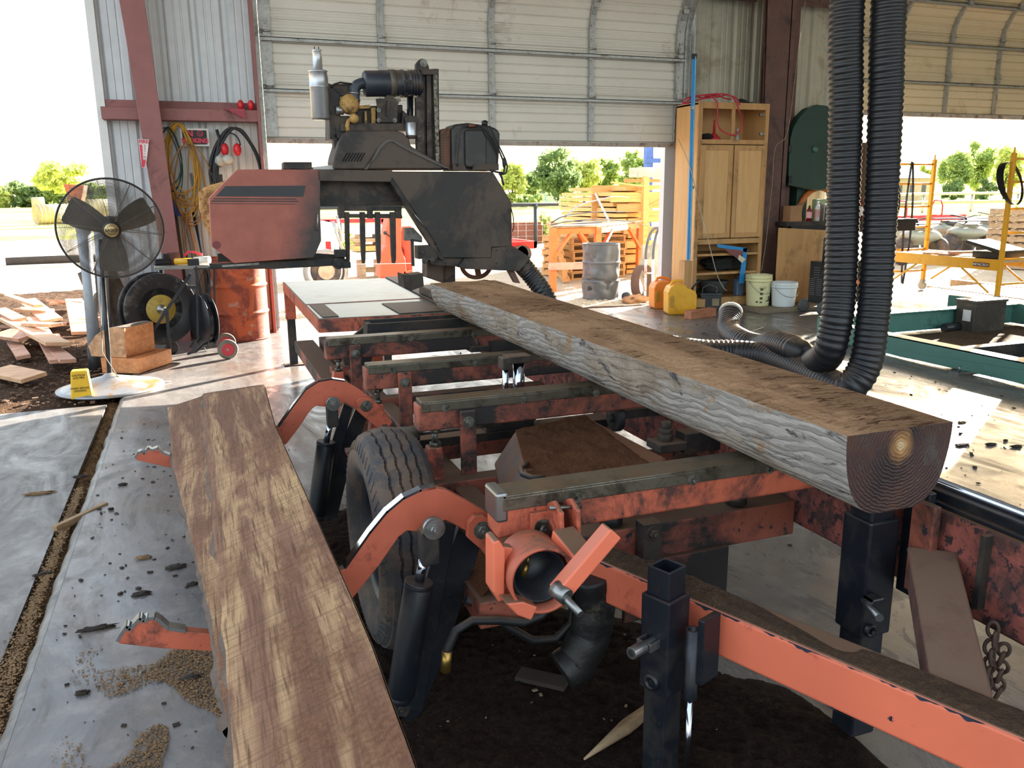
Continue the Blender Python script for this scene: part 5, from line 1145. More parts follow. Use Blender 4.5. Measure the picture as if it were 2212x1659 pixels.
# long handled tools leaning on the wall
for pts, r_, mt, lb, nm in (
    (((393, 415), (445, 555)), .016, WOOD('pale handle wood', 'd0a878', 'a97f54', 2, 6, 10), 'pale wooden tool handle leaning against the left wall', 'wooden_pole'),
    (((412, 373), (440, 560)), .013, pipe, 'grey metal pipe leaning in front of the yellow hoses', 'pipe'),
    (((415, 450), (455, 570)), .014, blk, 'black tool handle leaning beside the pale one', 'black_pole'),
    (((396, 460), (430, 560)), .012, M('silvered wood', '8d877e', .8), 'silvered forked handle leaning lowest on the wall', 'silvered_pole')):
    A_, B2 = oy(*pts[0], 9.62), oy(*pts[1], 9.30); d = (B2-A_); B2 = A_+d*((A_.z-.03)/max(.01, A_.z-B2.z)) if A_.z > B2.z else B2
    A_.y = 9.74; B2 = Vector((A_.x+d.x*.9+.05, 9.70, .0))
    tag(obj(nm, MB().cyl(A_, B2, r_, n=12), mt), lb, 'tool')
for x, w_, h_, mt, lb in ((.0, .05, 1.35, M('dark board', '4b4038', .8), 'narrow dark board leaning upright against the left wall'), (.12, .03, 1.3, M('dark board', '4b4038'), 'thin dark strip leaning next to the narrow dark board')):
    A_ = oy(372+x*200, 555, 9.6); tag(obj('leaning_board', MB().prism([(A_.x, 9.68, 0), (A_.x+w_, 9.68, 0), (A_.x+w_-.05, 9.76, h_), (A_.x-.05, 9.76, h_)], (0, -.02, 0)), mt), lb, 'board')
# tan hide-like wood slab behind the saw head
sl = [oy(u, v, 9.3) for u, v in ((428, 415), (445, 402), (470, 395), (520, 380), (560, 400), (560, 546), (478, 548), (455, 512), (438, 480), (430, 450))]
tag(obj('wood_slab', MB().prism(sl, (0, .05, 0)), M('blotched tan slab', 'c39a62', .6, var=.1, vs=2, dirt='7a5026', da=.46, ds=7, bump=.1), bevel=.015), 'blotched tan wood slab standing behind the left end of the saw head', 'slab')
# scrap lumber heap outside at left
scw = WOOD('sun bleached scrap', 'd8b08a', 'b98a66', 0, 5, 9); scw2 = WOOD('pinkish scrap wood', 'c99a80', '9a6a52', 0, 5, 9)
rd = random.Random(11)
spots = [((10, 705), (140, 700), .10), ((20, 690), (120, 740), .22), ((75, 690), (125, 775), .16), ((60, 650), (110, 690), .3), ((100, 740), (145, 778), .13), ((0, 800), (70, 815), .25), ((30, 740), (50, 770), .12), ((60, 700), (120, 702), .12), ((110, 650), (180, 655), .10),
         ((160, 650), (178, 715), .22), ((5, 720), (60, 728), .25), ((40, 668), (105, 672), .13), ((0, 670), (40, 690), .15), ((115, 655), (250, 650), .11), ((165, 685), (240, 690), .10), ((20, 640), (80, 660), .1), ((120, 725), (128, 740), .08)]
for i, (a, b_, w_) in enumerate(spots):
    z_ = [.05, .10, .06, .09, .03, .03, .03, .15, .08, .08, .12, .12, .14, .06, .05, .2, .04][i]
    P0, P1 = oz(*a, z_), oz(*b_, z_+(.05 if i in (1, 4, 7) else .0)); d = P1-P0
    where = ['lying flat at the back of the heap', 'pointing at the fan', 'slanting down toward the slab', 'wide one farthest back', 'small end poking out', 'half in sun by the slab corner', 'steep at the near side', 'crossing over the others', 'toward the pipe posts', 'broad piece nearest the posts', 'at the left picture edge', 'short one in the middle', 'tilted at far left', 'long one against the dirt line', 'square cut beside the posts', 'thin and farthest away', 'tiny end piece'][i]
    tag(obj('scrap_board', MB().beam(P0-d*.05, P1+d*.05, min(w_, .22), .035, up=(rd.uniform(-.15, .15), rd.uniform(-.15, .15), 1)), scw if i % 2 else scw2, bevel=.002), 'scrap board in the left heap, '+where, 'board', 'scrap lumber heap')
# ================================================================ inside the shop, right
birch = WOOD('birch cabinet panel', 'cfa571', 'c4975f', 2, 4, 8, .55, dirt='a5804f', da=.12, bump=.05)
birch2 = WOOD('birch cabinet frame', 'bf9460', 'a87c4c', 2, 4, 8, .55, dirt='6e5236', da=.3, bump=.05)
YC = 9.1
cab = thing('tall_cabinet', 'tall birch pantry cabinet with two lower doors, standing between the doors', 'cabinet', (6.4, 9.3, 0))
X0, X1 = oy(1506, 300, YC).x, oy(1657, 300, YC).x
zv = lambda v: oy(1580, v, YC).z
ZB, ZT = .05, zv(222); D = .50
g = MB().box(X0, X0+.02, YC, YC+D, ZB, ZT); obj('side_panel', g, birch, cab, bevel=.002)
obj('side_panel', MB().box(X1-.02, X1, YC, YC+D, ZB, ZT), birch, cab, bevel=.002)
obj('back_panel', MB().box(X0, X1, YC+D-.01, YC+D, ZB, ZT), birch, cab)
xm = oy(1582, 270, YC).x
g = MB().box(X0, X0+.055, YC-.02, YC, ZB, ZT).box(X1-.055, X1, YC-.02, YC, ZB, ZT).box(X0+.055, X1-.055, YC-.02, YC, zv(236), ZT).box(X0+.055, X1-.055, YC-.02, YC, zv(312), zv(302)).box(X0+.055, X1-.055, YC-.02, YC, zv(526), zv(515)).box(xm-.025, xm+.025, YC-.02, YC, zv(302), zv(236)).box(X0+.055, X1-.055, YC-.02, YC, ZB, ZB+.10)
obj('face_frame', g, birch2, cab, bevel=.002)
obj('top_panel', MB().box(X0, X1, YC, YC+D, ZT-.03, ZT-.01), birch, cab)
for v in (304, 520, 548, 588): obj('shelf', MB().box(X0+.02, X1-.02, YC-(.012 if v > 530 else -.01), YC+D-.01, zv(v)-.02, zv(v)+(.01 if v > 530 else .0)), birch2, cab, bevel=.002)
obj('shelf', MB().box(X0+.02, X1-.02, YC, YC+D-.01, ZB+.09, ZB+.11), birch2, cab)
for i, (a, b_) in enumerate(((X0+.035, oy(1577, 400, YC).x-.003), (oy(1579, 400, YC).x, X1-.035))):
    z0_, z1_ = zv(513), zv(314)
    d_ = obj('cabinet_door', MB().box(a, b_, YC-.035, YC-.022, z0_, z1_), birch, cab, bevel=.001)
    g = MB().box(a, a+.06, YC-.045, YC-.030, z0_, z1_).box(b_-.06, b_, YC-.045, YC-.030, z0_, z1_).box(a+.06, b_-.06, YC-.045, YC-.030, z1_-.06, z1_).box(a+.06, b_-.06, YC-.045, YC-.030, z0_, z0_+.06)
    obj('door_frame', g, birch2, d_, bevel=.002)
for v in (248, 289): p = oy(1645, v, YC-.02); obj('cup_hinge', MB().cyl(p, p+Vector((0, .03, 0)), .018, n=20).cbox(tuple(p+Vector((.03, .01, 0))), (.05, .02, .012)), steel, cab)
# things in and on the cabinet
zs = zv(304)
p = oy(1542, 302, YC+.15); g = MB().lathe([(.012, .26), (.018, .10), (.085, .03), (.085, .0), (.08, 0), (.075, .02), (0, .02)], (p.x, p.y, zs), (0, 0, 1), 28)
tag(obj('funnel', g, M('red plastic', 'b0222e', .4)), 'red plastic funnel upside down on the open top shelf of the cabinet', 'funnel')
p = oy(1524, 300, YC+.15); tag(obj('black_cloth', MB().blob((p.x, p.y, zs+.045), (.10, .08, .045), 4, .5), M('black fabric', '1f1e1e', .9)), 'black crumpled glove beside the red funnel on the top shelf', 'glove')
p = oy(1592, 300, YC+.2); tag(obj('glass_jar', MB().lathe([(0, 0), (.03, 0), (.032, .01), (.032, .09), (.022, .11), (.022, .16)], (p.x, p.y, zs), (0, 0, 1), 20), M('clear plastic bottle', 'cfd4ce', .15, trans=.7)), 'small clear bottle at the middle divider of the top shelf', 'bottle')
er = M('red extension cord', 'b0283a', .5); P = []
def curve(px, y, k=8):
    Q = [oy(u, v, yy) for (u, v), yy in zip(px, y if isinstance(y, list) else [y]*len(px))]; out = []
    for i in range(len(Q)-1):
        a, b_, c, d = Q[max(0, i-1)], Q[i], Q[i+1], Q[min(len(Q)-1, i+2)]
        for j in range(k):
            t_ = j/k; out.append(.5*((2*b_)+(c-a)*t_+(2*a-5*b_+4*c-d)*t_*t_+(3*b_-a-3*c+d)*t_**3))
    return out+[Q[-1]]
g = MB().tube(curve([(1474, 226), (1480, 214), (1500, 208), (1530, 204), (1560, 203), (1580, 208), (1592, 225), (1600, 250), (1603, 268), (1596, 285), (1585, 292), (1570, 288), (1555, 278), (1550, 262), (1550, 240), (1548, 220), (1535, 208), (1515, 206), (1495, 212), (1480, 222), (1475, 224), (1490, 222), (1515, 214), (1540, 210), (1555, 204)], YC-.06), .009, 7)
g.tube(curve([(1500, 206), (1520, 212), (1545, 205), (1565, 212), (1580, 214)], YC+.02), .009, 7).tube(curve([(1510, 216), (1530, 207), (1550, 210), (1570, 205), (1590, 212), (1598, 226)], YC-.03), .008, 7)
tag(obj('extension_cord', g, er), 'red extension cord tangled over the top edge of the birch cabinet', 'cord')
p = oy(1606, 217, YC+.15); tag(obj('black_clamp', MB().cbox((p.x, p.y, ZT+.03), (.14, .06, .05), rz=.3, ry=.2).cbox((p.x+.08, p.y, ZT+.025), (.12, .05, .01), ry=-.1), blk, bevel=.004), 'black bracket lying on top of the birch cabinet at its right', 'bracket')
tag(obj('dark_jacket', MB().blob((oy(1565, 575, YC+.2).x, YC+.25, zv(588)+.10), (.28, .18, .10), 6, .5, 4, 2.5), M('black fabric', '1f1e1e', .9)), 'dark crumpled jacket on the middle lower shelf of the cabinet', 'jacket')
tag(obj('grey_tub', MB().lathe([(0, 0), (.14, 0), (.2, .18), (.21, .19), (.19, .18), (.13, .02), (0, .02)], (oy(1545, 600, YC+.25).x, YC+.30, ZB+.11), (0, 0, 1), 32), M('grey tub', '54585a', .5)), 'grey plastic tub on the lowest shelf of the cabinet', 'tub')
p = oy(1596, 622, YC+.08); tag(obj('blue_jug', MB().box(p.x-.05, p.x+.06, YC+.05, YC+.14, ZB+.11, ZB+.33).cyl((p.x, YC+.1, ZB+.33), (p.x, YC+.1, ZB+.37), .02), M('blue grey jug', '5c6f8a', .4), bevel=.015), 'blue grey jug on the lowest cabinet shelf behind the blue square', 'jug')
bsq = M('blue anodised aluminium', '2583c4', .35, .2, var=.05)
tag(obj('framing_square', MB().ppx([(1549, 527), (1615, 536), (1613, 545), (1550, 534)], YC-.06, .006).ppx([(1606, 536), (1615, 536), (1607, 612), (1596, 612)], YC-.06, .006), bsq), 'blue framing square hanging across the lower shelves of the cabinet', 'square')
tag(obj('red_envelope', MB().ppx([(1563, 538), (1598, 540), (1607, 545), (1595, 560), (1585, 553)], YC-.085, .004), M('faded maroon paper', '7c4a4a', .8)), 'maroon paper folder dangling from the blue framing square', 'paper')
tag(obj('paper_tag', MB().ppx([(1597, 550), (1611, 560), (1603, 568), (1594, 560)], YC-.09, .003), M('off white paper', 'c9c1ae', .8)), 'white paper tag hanging beside the maroon folder', 'tag')
# long blue level
lv = thing('spirit_level', 'very long blue spirit level leaning upright against the left of the cabinet', 'level', tuple(oy(1487, 560, 8.98)))
a0, a1 = oy(1500, 122, 9.0), oy(1487, 562, 8.93); a1z = a1+(a1-a0)*0
obj('level_body', MB().beam(a0, a1, .05, .022, up=(0, 1, 0)), bsq, lv, bevel=.003)
obj('level_groove', MB().beam(a0+Vector((.008, -.014, 0)), a1+Vector((.008, -.014, 0)), .014, .004, up=(0, 1, 0)), M('pale blue edge', '6fb4dd', .4), lv)
obj('end_cap', MB().beam(a0+Vector((0, 0, -.03)), a0+Vector((0, 0, .03)), .055, .03, up=(0, 1, 0)), blk, lv)
for v in (233, 405): p = oy(1496, v, 8.96); obj('vial', MB().cyl(p, p+Vector((0, -.012, 0)), .02, n=20), steel, lv)
tag(obj('level_shelf_block', MB().box(a1.x-.05, a1.x+.06, 8.93, 9.06, 0, a1.z-.01), birch2, bevel=.003), 'plain upright wood block under the foot of the blue level', 'block')
# hanging string
sp_ = [(1465, 300), (1490, 360), (1512, 450), (1530, 520), (1548, 590), (1562, 620), (1570, 628)]
tag(obj('string', MB().tube(curve(sp_, [9.2, 8.95, 8.93, 8.93, 8.93, 8.95, 8.98]), .005, 6), M('grey string', 'aaa391', .9)), 'grey string stretched from the door track down past the cabinet to the batteries', 'string')
sp_ = [(1740, 0), (1728, 80), (1715, 190), (1700, 290), (1675, 320), (1668, 400), (1655, 520), (1645, 585)]
tag(obj('hanging_cable', MB().tube(curve(sp_, 9.0), .004, 5), M('beige cable', '8b7b66', .8)), 'thin beige cable hanging along the dark steel column', 'cable')
# buckets
def bucket(x, y, h_, r0, r1, mat, lb, bail, prints, zb=.05):
    b = thing('plastic_bucket', lb, 'bucket', (x, y, 0)); b.location.z = zb
    pr_ = [(0, .004), (r0-.01, .004), (r0-.006, 0), (r0, .006)]
    N_ = 12
    for i in range(1, N_): pr_.append((r0+(r1-r0)*i/N_, h_*i/N_))
    pr_ += [(r1-.002, h_*.80), (r1+.008, h_*.805), (r1+.008, h_*.82), (r1-.0, h_*.825), (r1, h_*.90), (r1+.008, h_*.905), (r1+.008, h_*.92), (r1, h_*.925), (r1+.003, h_*.98), (r1+.008, h_), (r1-.004, h_), (r1-.006, h_*.9), (r0-.008, .01), (0, .01)]
    pr_ = [q for i, q in enumerate(pr_) if not (4 <= i <= 14 and q[1] > h_*.79)]
    obj('bucket_body', MB().lathe(pr_, (x, y, 0), (0, 0, 1), 44), mat, b, fix=False)
    pts = [Vector((x+cos(t_)*(r1+.012), y-.03-sin(t_)*(r1*.95)*.9, h_*.84-sin(t_)*bail)) for t_ in [pi*i/20 for i in range(21)]]
    obj('wire_bail', MB().tube(pts, .003, 6), steel, b)
    for sx_ in (-1, 1): obj('bail_ear', MB().cyl((x+sx_*(r1-.0), y-.03, h_*.84), (x+sx_*(r1+.018), y-.03, h_*.84), .016, n=14), mat, b)
    for (dx, z0_, z1_, w_) in prints:
        g = MB(); K = 5
        def pf(u, v): 
            th = -pi/2+(dx+(u-.5)*w_)/r0; z = h_*(z0_+(z1_-z0_)*v); rr_ = r0+(r1-r0)*z/h_+.0018; return (x+cos(th)*rr_, y+sin(th)*rr_, z)
        g.grid(pf, K, 4); obj('printed_panel', g, M('olive black print', '4a4a34', .6), b)
p = oy(1637, 640, 8.93)
bucket(p.x, 8.93, .40, .140, .165, M('cream plastic', 'd6cfa0', .45, var=.05, dirt='8d845e', da=.25, ds=8), 'cream plastic bucket with dark print, left of the pair by the cabinet', .17, [(-.05, .12, .17, .03), (-.05, .23, .31, .035), (-.05, .38, .46, .035), (-.05, .52, .60, .035), (.075, .16, .20, .12), (.07, .20, .33, .035), (-.10, .13, .18, .03)])
p = oy(1692, 650, 8.74)
bucket(p.x, 8.74, .31, .140, .165, M('white plastic', 'cdd3d6', .4, var=.04), 'shorter white plastic bucket, right of the pair by the cabinet', .13, [])
# fuel cans
def can(x, y, rz, mat, lb, s=1):
    r_ = thing('fuel_can', lb, 'fuel can', (0, 0, 0), 'fuel cans by the door')
    out = [(-.17, .02), (-.15, 0), (.15, 0), (.17, .02), (.17, .22), (.15, .27), (.05, .31), (.03, .345), (-.10, .345), (-.15, .32), (-.175, .26)]
    g = MB().prism([(a, -.10, b_) for a, b_ in out], (0, .20, 0)); obj('can_body', g, mat, r_, bevel=.028, seg=4)
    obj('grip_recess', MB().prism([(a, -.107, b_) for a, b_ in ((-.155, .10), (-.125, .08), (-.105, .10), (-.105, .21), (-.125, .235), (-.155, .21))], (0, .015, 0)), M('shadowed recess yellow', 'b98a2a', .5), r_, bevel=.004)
    obj('top_handle', MB().tube([(-.12, 0, .32), (-.10, 0, .375), (-.03, 0, .385), (.05, 0, .36), (.08, 0, .31)], .018, 12), mat, r_)
    obj('spout', MB().tube([(.13, 0, .27), (.15, 0, .31), (.19, 0, .35), (.23, 0, .385)], .012, 10).cyl((.125, 0, .26), (.14, 0, .29), .024), blk, r_)
    r_.location = (x, y, 0); r_.rotation_euler = (0, 0, rz); r_.scale = (s,)*3; return r_
p = oz(1470, 680); can(p.x+.05, p.y+.10, -.25, M('yellow diesel can', 'e0a51f', .4, var=.1, dirt='b9781c', da=.35, ds=3), 'yellow plastic fuel can, nearer of the pair by the door jamb', 1.08)
p = oz(1430, 668); can(p.x+.10, p.y+.12, -.15, M('orange gas can', 'e88a33', .4, var=.06), 'orange plastic fuel can, behind the yellow one by the door jamb', 1.05)
# batteries
def battery(x, y, rz, lb, ws):
    b = thing('car_battery', lb, 'battery', (x, y, 0))
    R_ = Matrix.Rotation(rz, 3, 'Z'); P_ = lambda a, b__, c: Vector((x, y, 0))+R_ @ Vector((a, b__, c))
    obj('battery_case', MB().cbox(tuple(P_(0, 0, .10)), (.27, .17, .20), rz=rz), M('black battery case', '202227', .45), b, bevel=.008)
    obj('battery_lid', MB().cbox(tuple(P_(0, 0, .21)), (.28, .18, .03), rz=rz), M('dusty lid', '3b3d42', .5), b, bevel=.006)
    for s_ in (-.09, .09): obj('terminal', MB().cyl(P_(s_, .03, .22), P_(s_, .03, .245), .012), steel, b)
    obj('label_patch', MB().cbox(tuple(P_(ws, -.088, .11)), (.09, .003, .09), rz=rz), M('orange grey label', '8a7a5c', .5) if ws > 0 else M('navy label', '2c3f66', .5), b)
    obj('carry_rope', MB().tube([P_(-.10, 0, .22), P_(-.09, 0, .29), P_(0, 0, .33), P_(.09, 0, .29), P_(.10, 0, .22)], .006, 6), M('grey rope', '6a6a66', .8), b)
p = oz(1540, 672); battery(p.x+.02, p.y+.12, -.35, 'black car battery with an orange label, nearest the cream bucket', .06)
p = oz(1507, 663); battery(p.x+.02, p.y+.2, -.3, 'black car battery with a navy label, behind the wood block', -.04)
p, q = oz(1488, 691), oz(1545, 683)
tag(obj('wood_block', MB().beam(Vector((p.x+.02, p.y+.06, .05)), Vector((q.x, q.y+.06, .05)), .11, .10), WOOD('pink sawn block', 'b5795a', '94593f', 0, 5, 8), bevel=.004), 'short reddish sawn wood block on the floor before the batteries', 'block')
tag(obj('floor_plank', MB().beam((6.55, 8.82, .025), (7.6, 8.76, .025), .52, .05), WOOD('grey floor board', '8a7b68', '6b5d4c', 0, 5, 10), bevel=.004), 'wide greyish plank lying flat in front of the buckets', 'plank')
cc = [oz(u, v, .01) for u, v in ((1590, 640), (1600, 655), (1620, 662), (1650, 664), (1680, 662))]
tag(obj('floor_cable', MB().tube(cc, .008, 6), M('cream cord', 'b8b09c', .7)), 'cream cord snaking along the floor behind the buckets', 'cord')
# band saw
bs = M('dark green band saw paint', '1c3a32', .5, 0, var=.15, dirt='162b26', da=.3, bump=.05)
saw = thing('band_saw', 'large old dark green band saw with rounded wheel guard behind the black hoses', 'band saw', (8.0, 9.4, 0))
YB = 9.22
ol = [(1703, 400), (1705, 340), (1708, 300), (1715, 275), (1728, 252), (1746, 234), (1766, 226), (1786, 228), (1804, 238), (1818, 256), (1828, 280), (1830, 330), (1826, 380), (1810, 402), (1790, 408), (1770, 411), (1741, 408)]
wg = obj('wheel_guard', MB().ppx(ol, YB, .13), bs, saw, bevel=.01)
p = oy(1759, 322, YB); obj('guard_knob', MB().lathe([(0, .05), (.03, .045), (.045, .02), (.048, 0), (0, 0)], p, (0, -1, 0), 28), M('glossy green knob', '3f5f55', .3), wg)
for v in (322, 388): p = oy(1705, v, YB-.0); obj('hinge', MB().cbox(tuple(p), (.05, .05, .09)), blk, wg, bevel=.004)
obj('saw_column', MB().box(7.64, 7.82, 9.38, 9.6, .98, 1.62).box(7.7, 7.9, 9.36, 9.6, 1.55, 2.2), bs, saw, bevel=.01)
p = oy(1775, 445, 9.0); obj('orange_wheel_rim', MB().lathe([(.30, -.03), (.36, -.03), (.36, .03), (.30, .03)], (p.x+.25, 9.35, 1.20), (0, -1, 0), 48), M('orange wheel', 'b3622a', .5), saw)
obj('pale_green_box', MB().box(oy(1765, 430, 9.24).x, oy(1830, 430, 9.24).x, 9.24, 9.34, 1.02, oy(1790, 430, 9.24).z), M('pale green enamel', '8fa47f', .5), saw, bevel=.01)
obj('lower_body', MB().box(7.7, 8.5, 9.25, 9.65, .05, .95), M('olive machine green', '4c5f46', .5, dirt='343f30', da=.4), saw, bevel=.02)
# workbench
wb = thing('workbench', 'dark steel workbench running from the band saw toward the right door', 'workbench', (8.1, 8.85, 0))
zb_ = oy(1750, 478, 8.95).z
obj('bench_top', MB().box(7.16, 9.35, 8.94, 9.18, zb_-.06, zb_), blk2, wb, bevel=.004)
obj('bench_apron', MB().box(7.18, 9.33, 8.95, 8.98, zb_-.16, zb_-.06), blk, wb)
for x in (7.2, 8.72): obj('leg', MB().box(x-.03, x+.03, 8.95, 9.0, 0, zb_-.06), blk, wb)
for x in (7.2, 8.72): obj('leg', MB().box(x-.03, x+.03, 9.1, 9.15, 0, zb_-.06), blk, wb)
tag(obj('plywood_sheet', MB().prism([oy(1683, 492, 8.91), oy(1800, 498, 8.91), (oy(1800, 498, 8.91).x, 8.91, .06), (oy(1683, 492, 8.91).x, 8.91, .06)], (0, .018, 0)).box(7.62, 7.66, 8.91, 8.928, 0, .1).box(7.2, 7.24, 8.91, 8.928, .05, .1), WOOD('worn plywood', 'b98f5e', 'a67c4e', 2, 3, 6, dirt='7f6140', da=.35)), 'worn plywood sheet standing against the workbench behind the welder', 'plywood')
def onb(u): return oy(u, 470, 9.03).x
x = onb(1716); g = MB().box(x-.09, x+.09, 9.0, 9.15, zb_, zb_+.20); cb_ = thing('cardboard_box', 'torn brown cardboard box on the left end of the workbench', 'box', (x, 9.07, zb_))
obj('box_body', g, M('cardboard', '9a7250', .8, var=.15), cb_); obj('flap', MB().prism([(x-.01, 9.0, zb_+.20), (x+.09, 9.0, zb_+.20), (x+.11, 8.95, zb_+.26), (x+.0, 8.95, zb_+.24)], (0, .004, 0)), MATS['cardboard'], cb_)
def bottle(u, h_, r, mat, capm, lb, y=9.0, lab=None):
    x = onb(u); b = thing('bottle', lb, 'bottle', (x, y, zb_))
    obj('bottle_body', MB().lathe([(0, 0), (r, 0), (r, h_*.68), (r*.55, h_*.82), (r*.4, h_*.84)], (x, y, zb_), (0, 0, 1), 24), mat, b)
    obj('bottle_cap', MB().cyl((x, y, zb_+h_*.83), (x, y, zb_+h_), r*.42, r*.36, n=16), capm, b)
    if lab: obj('bottle_label', MB().lathe([(r+.001, h_*.2), (r+.001, h_*.6)], (x, y, zb_), (0, 0, 1), 24), lab, b)
wl2 = M('white label', 'd8d4d4', .5)
bottle(1744, .20, .035, M('dark red bottle', '6e1626', .35), blk, 'dark red bottle with pale label beside the cardboard box', lab=M('pink label', 'cf9aa0', .5))
bottle(1761, .25, .036, M('milky bottle', 'c8cac8', .35), wl2, 'milky white bottle with red printing beside the dark red bottle', lab=M('red white label', 'b98a86', .5))
bottle(1860, .29, .038, M('brown label can', '6e2c22', .35), M('orange red cap', 'e2502a', .4), 'spray can with orange red cap seen between the two hanging hoses', y=9.0, lab=wl2)
for i, u in enumerate((1774, 1780, 1786, 1792)):
    x = onb(u); tag(obj('upright_plate', MB().box(x-.006, x+.006, 8.98, 9.1, zb_, zb_+.22), galv), ('leftmost', 'second', 'third', 'fourth')[i]+' of the four grey plates standing upright on the bench', 'plate', 'upright plates on the bench')
p = oy(1699, 440, 9.0); tag(obj('blue_label_board', MB().box(p.x-.045, p.x+.035, 9.3, 9.31, oy(1699, 467, 9.3).z, oy(1699, 422, 9.3).z), M('blue level board', '6283b5', .5)), 'small blue ruled plate hanging left of the band saw', 'plate')
x = oy(1862, 380, 9.12).x; tag(obj('slab_board', MB().prism([(x-.08, 9.1, zb_), (x+.09, 9.1, zb_), (x+.11, 9.14, 2.12), (x-.07, 9.14, 2.12)], (0, .04, 0)), WOOD('dark weathered plank', '5a4234', '33261f', 2, 5, 10)), 'dark weathered plank standing on the bench between the two hoses', 'plank')
# welder
wx = oy(1776, 600, 8.2)
wd = thing('welder', 'black wheeled welding machine with a tube handle in front of the plywood', 'welder', (wx.x, 8.2, 0))
a, b_ = oy(1751, 560, 8.46), oy(1850, 560, 8.2); zt_, zb2 = oy(1780, 567, 8.2).z, oy(1780, 657, 8.2).z
obj('welder_case', MB().box(a.x, b_.x+.1, 8.2, 8.46, max(.06, zb2), zt_), M('black powder coat', '1b1d20', .5, bump=.03), wd, bevel=.006)
g = MB()
for i in range(5): z = zt_-.07-.03*i; g.box(a.x-.003, a.x, 8.28, 8.38, z-.006, z)
obj('louvre', g, M('grey slot', '6d7074', .6), wd)
g = MB()
for j in range(2):
    for i in range(9): z = max(.06, zb2)+.30-.024*i; g.box(a.x-.003, a.x, 8.23+.12*j, 8.32+.12*j, z-.006, z)
obj('louvre', g, MATS['grey slot'], wd)
obj('orange_stripe', MB().box(a.x+.02, b_.x+.1, 8.195, 8.2, .33, .42), M('welder orange', 'd0602a', .5), wd)
obj('tube_handle', MB().tube([(a.x+.01, 8.24, zt_-.1), (a.x+.01, 8.24, zt_+.28), (a.x+.05, 8.24, zt_+.33), (a.x+.16, 8.24, zt_+.34), (a.x+.24, 8.26, zt_+.30)], .016, 10), blk, wd)
obj('dark_box_lid', MB().beam((a.x+.16, 8.25, zt_+.36), (a.x+.34, 8.25, zt_+.22), .1, .05, up=(0, 1, 0)), M('slate lid', '3b4350', .5), wd)
g = MB()
for i in range(6): z = zt_+.05+.022*i; g.tube([(a.x+.0, 8.22, z), (a.x+.10, 8.19, z+.02*sin(i*2)), (a.x+.2, 8.2, z+.015*cos(i*3)+.01), (a.x+.34, 8.24, z+.03)], .006, 6)
obj('welding_leads', g, rubberk, wd)
for y in (8.16, 8.5): obj('wheel', MB().lathe([(0, .02), (.03, .02), (.05, .012), (.075, .02), (.085, .01), (.085, -.012), (0, -.02)], (a.x-.02, y, .085), (0, -1, 0), 32), M('grey rubber wheel', '4b4d50', .7), wd)
text3('300', (a.x+.12, 8.193, .20), .07, M('print white', 'c9c9c6', .5), 'number_lettering', wd, bold=.002)
# duct hoses
def hosepts(L_): return [oy(u, v, y) for (u, v, y) in L_]
h1 = [Vector((oy(1830, 0, 4.7).x-.09, 4.72, 5.1)), oy(1830, 0, 4.7), oy(1828, 200, 4.7), oy(1822, 420, 4.7), oy(1816, 600, 4.68), oy(1806, 700, 4.66), oy(1786, 768, 4.75)]
h1 += [oz(u, v, z) for u, v, z in ((1750, 782, .15), (1720, 757, .24), (1678, 744, .22), (1640, 748, .11), (1600, 735, .11), (1574, 712, .12))]
e_ = h1[-1]+Vector((.17, .22, .14)); h1 += [e_]
m1 = corr(h1, .108, .042, .055, 32)
d1 = thing('duct_hose', 'left of two hanging black ribbed duct hoses, its open end on the floor', 'hose', tuple(h1[-3]))
obj('hose_wall', m1, hosem, d1, fix=False)
en = (h1[-1]-h1[-2]).normalized()
obj('end_collar', MB().lathe([(.106, -.015), (.122, -.012), (.122, .012), (.106, .015)], h1[-1], en, 40), M('cream collar', 'cfc8b8', .5), d1)
h2 = [Vector((oy(1920, 0, 4.55).x-.06, 4.57, 5.1)), oy(1921, 0, 4.55), oy(1914, 200, 4.55), oy(1904, 420, 4.55), oy(1893, 600, 4.53), oy(1884, 700, 4.5), oy(1868, 790, 4.5)]
h2 += [oz(u, v, z) for u, v, z in ((1830, 838, .12), (1780, 822, .11), (1730, 798, .11), (1660, 772, .11), (1590, 762, .11), (1510, 760, .11), (1420, 745, .11), (1330, 730, .11))]
m2 = corr(h2, .108, .042, .055, 32)
tag(obj('duct_hose', m2, hosem, fix=False), 'right of the two black ribbed duct hoses, bending away behind the log', 'hose')
# inner liner so the open end reads dark
# green mill frame on the floor
gt = M('teal machine paint', '4d7c72', .5, 0, var=.08, dirt='2f4f4b', da=.3, ds=3, dust='8a7c6a', du=.5, bump=.04)
gf = thing('teal_machine_base', 'low teal steel machine frame lying on the floor at right', 'machine base', (7, 5.6, 0))
obj('side_beam', MB().box(5.90, 5.97, 3.2, 6.75, .02, .19).box(5.90, 6.05, 3.2, 6.75, .175, .19), gt, gf, bevel=.004)
obj('end_beam', MB().box(5.9, 8.6, 6.72, 6.80, .02, .24).box(5.9, 8.6, 6.66, 6.80, .225, .24), gt, gf, bevel=.004)
obj('side_beam', MB().box(8.55, 8.63, 3.2, 7.6, .02, .24), gt, gf, bevel=.004)
obj('cross_beam', MB().box(5.97, 8.55, 5.20, 5.30, .03, .16), blk2, gf, bevel=.003)
obj('cross_beam', MB().box(5.97, 8.55, 4.35, 4.45, .03, .16), blk2, gf, bevel=.003)
obj('foot_pad', MB().box(5.78, 5.95, 4.95, 5.05, 0, .02).cyl((5.84, 5.0, .02), (5.84, 5.0, .07), .008), steel, gf)
p = oz(2135, 713, .02); bt = thing('battery_box', 'large dusty dark battery inside the teal frame', 'battery', (p.x, p.y+.12, .0))
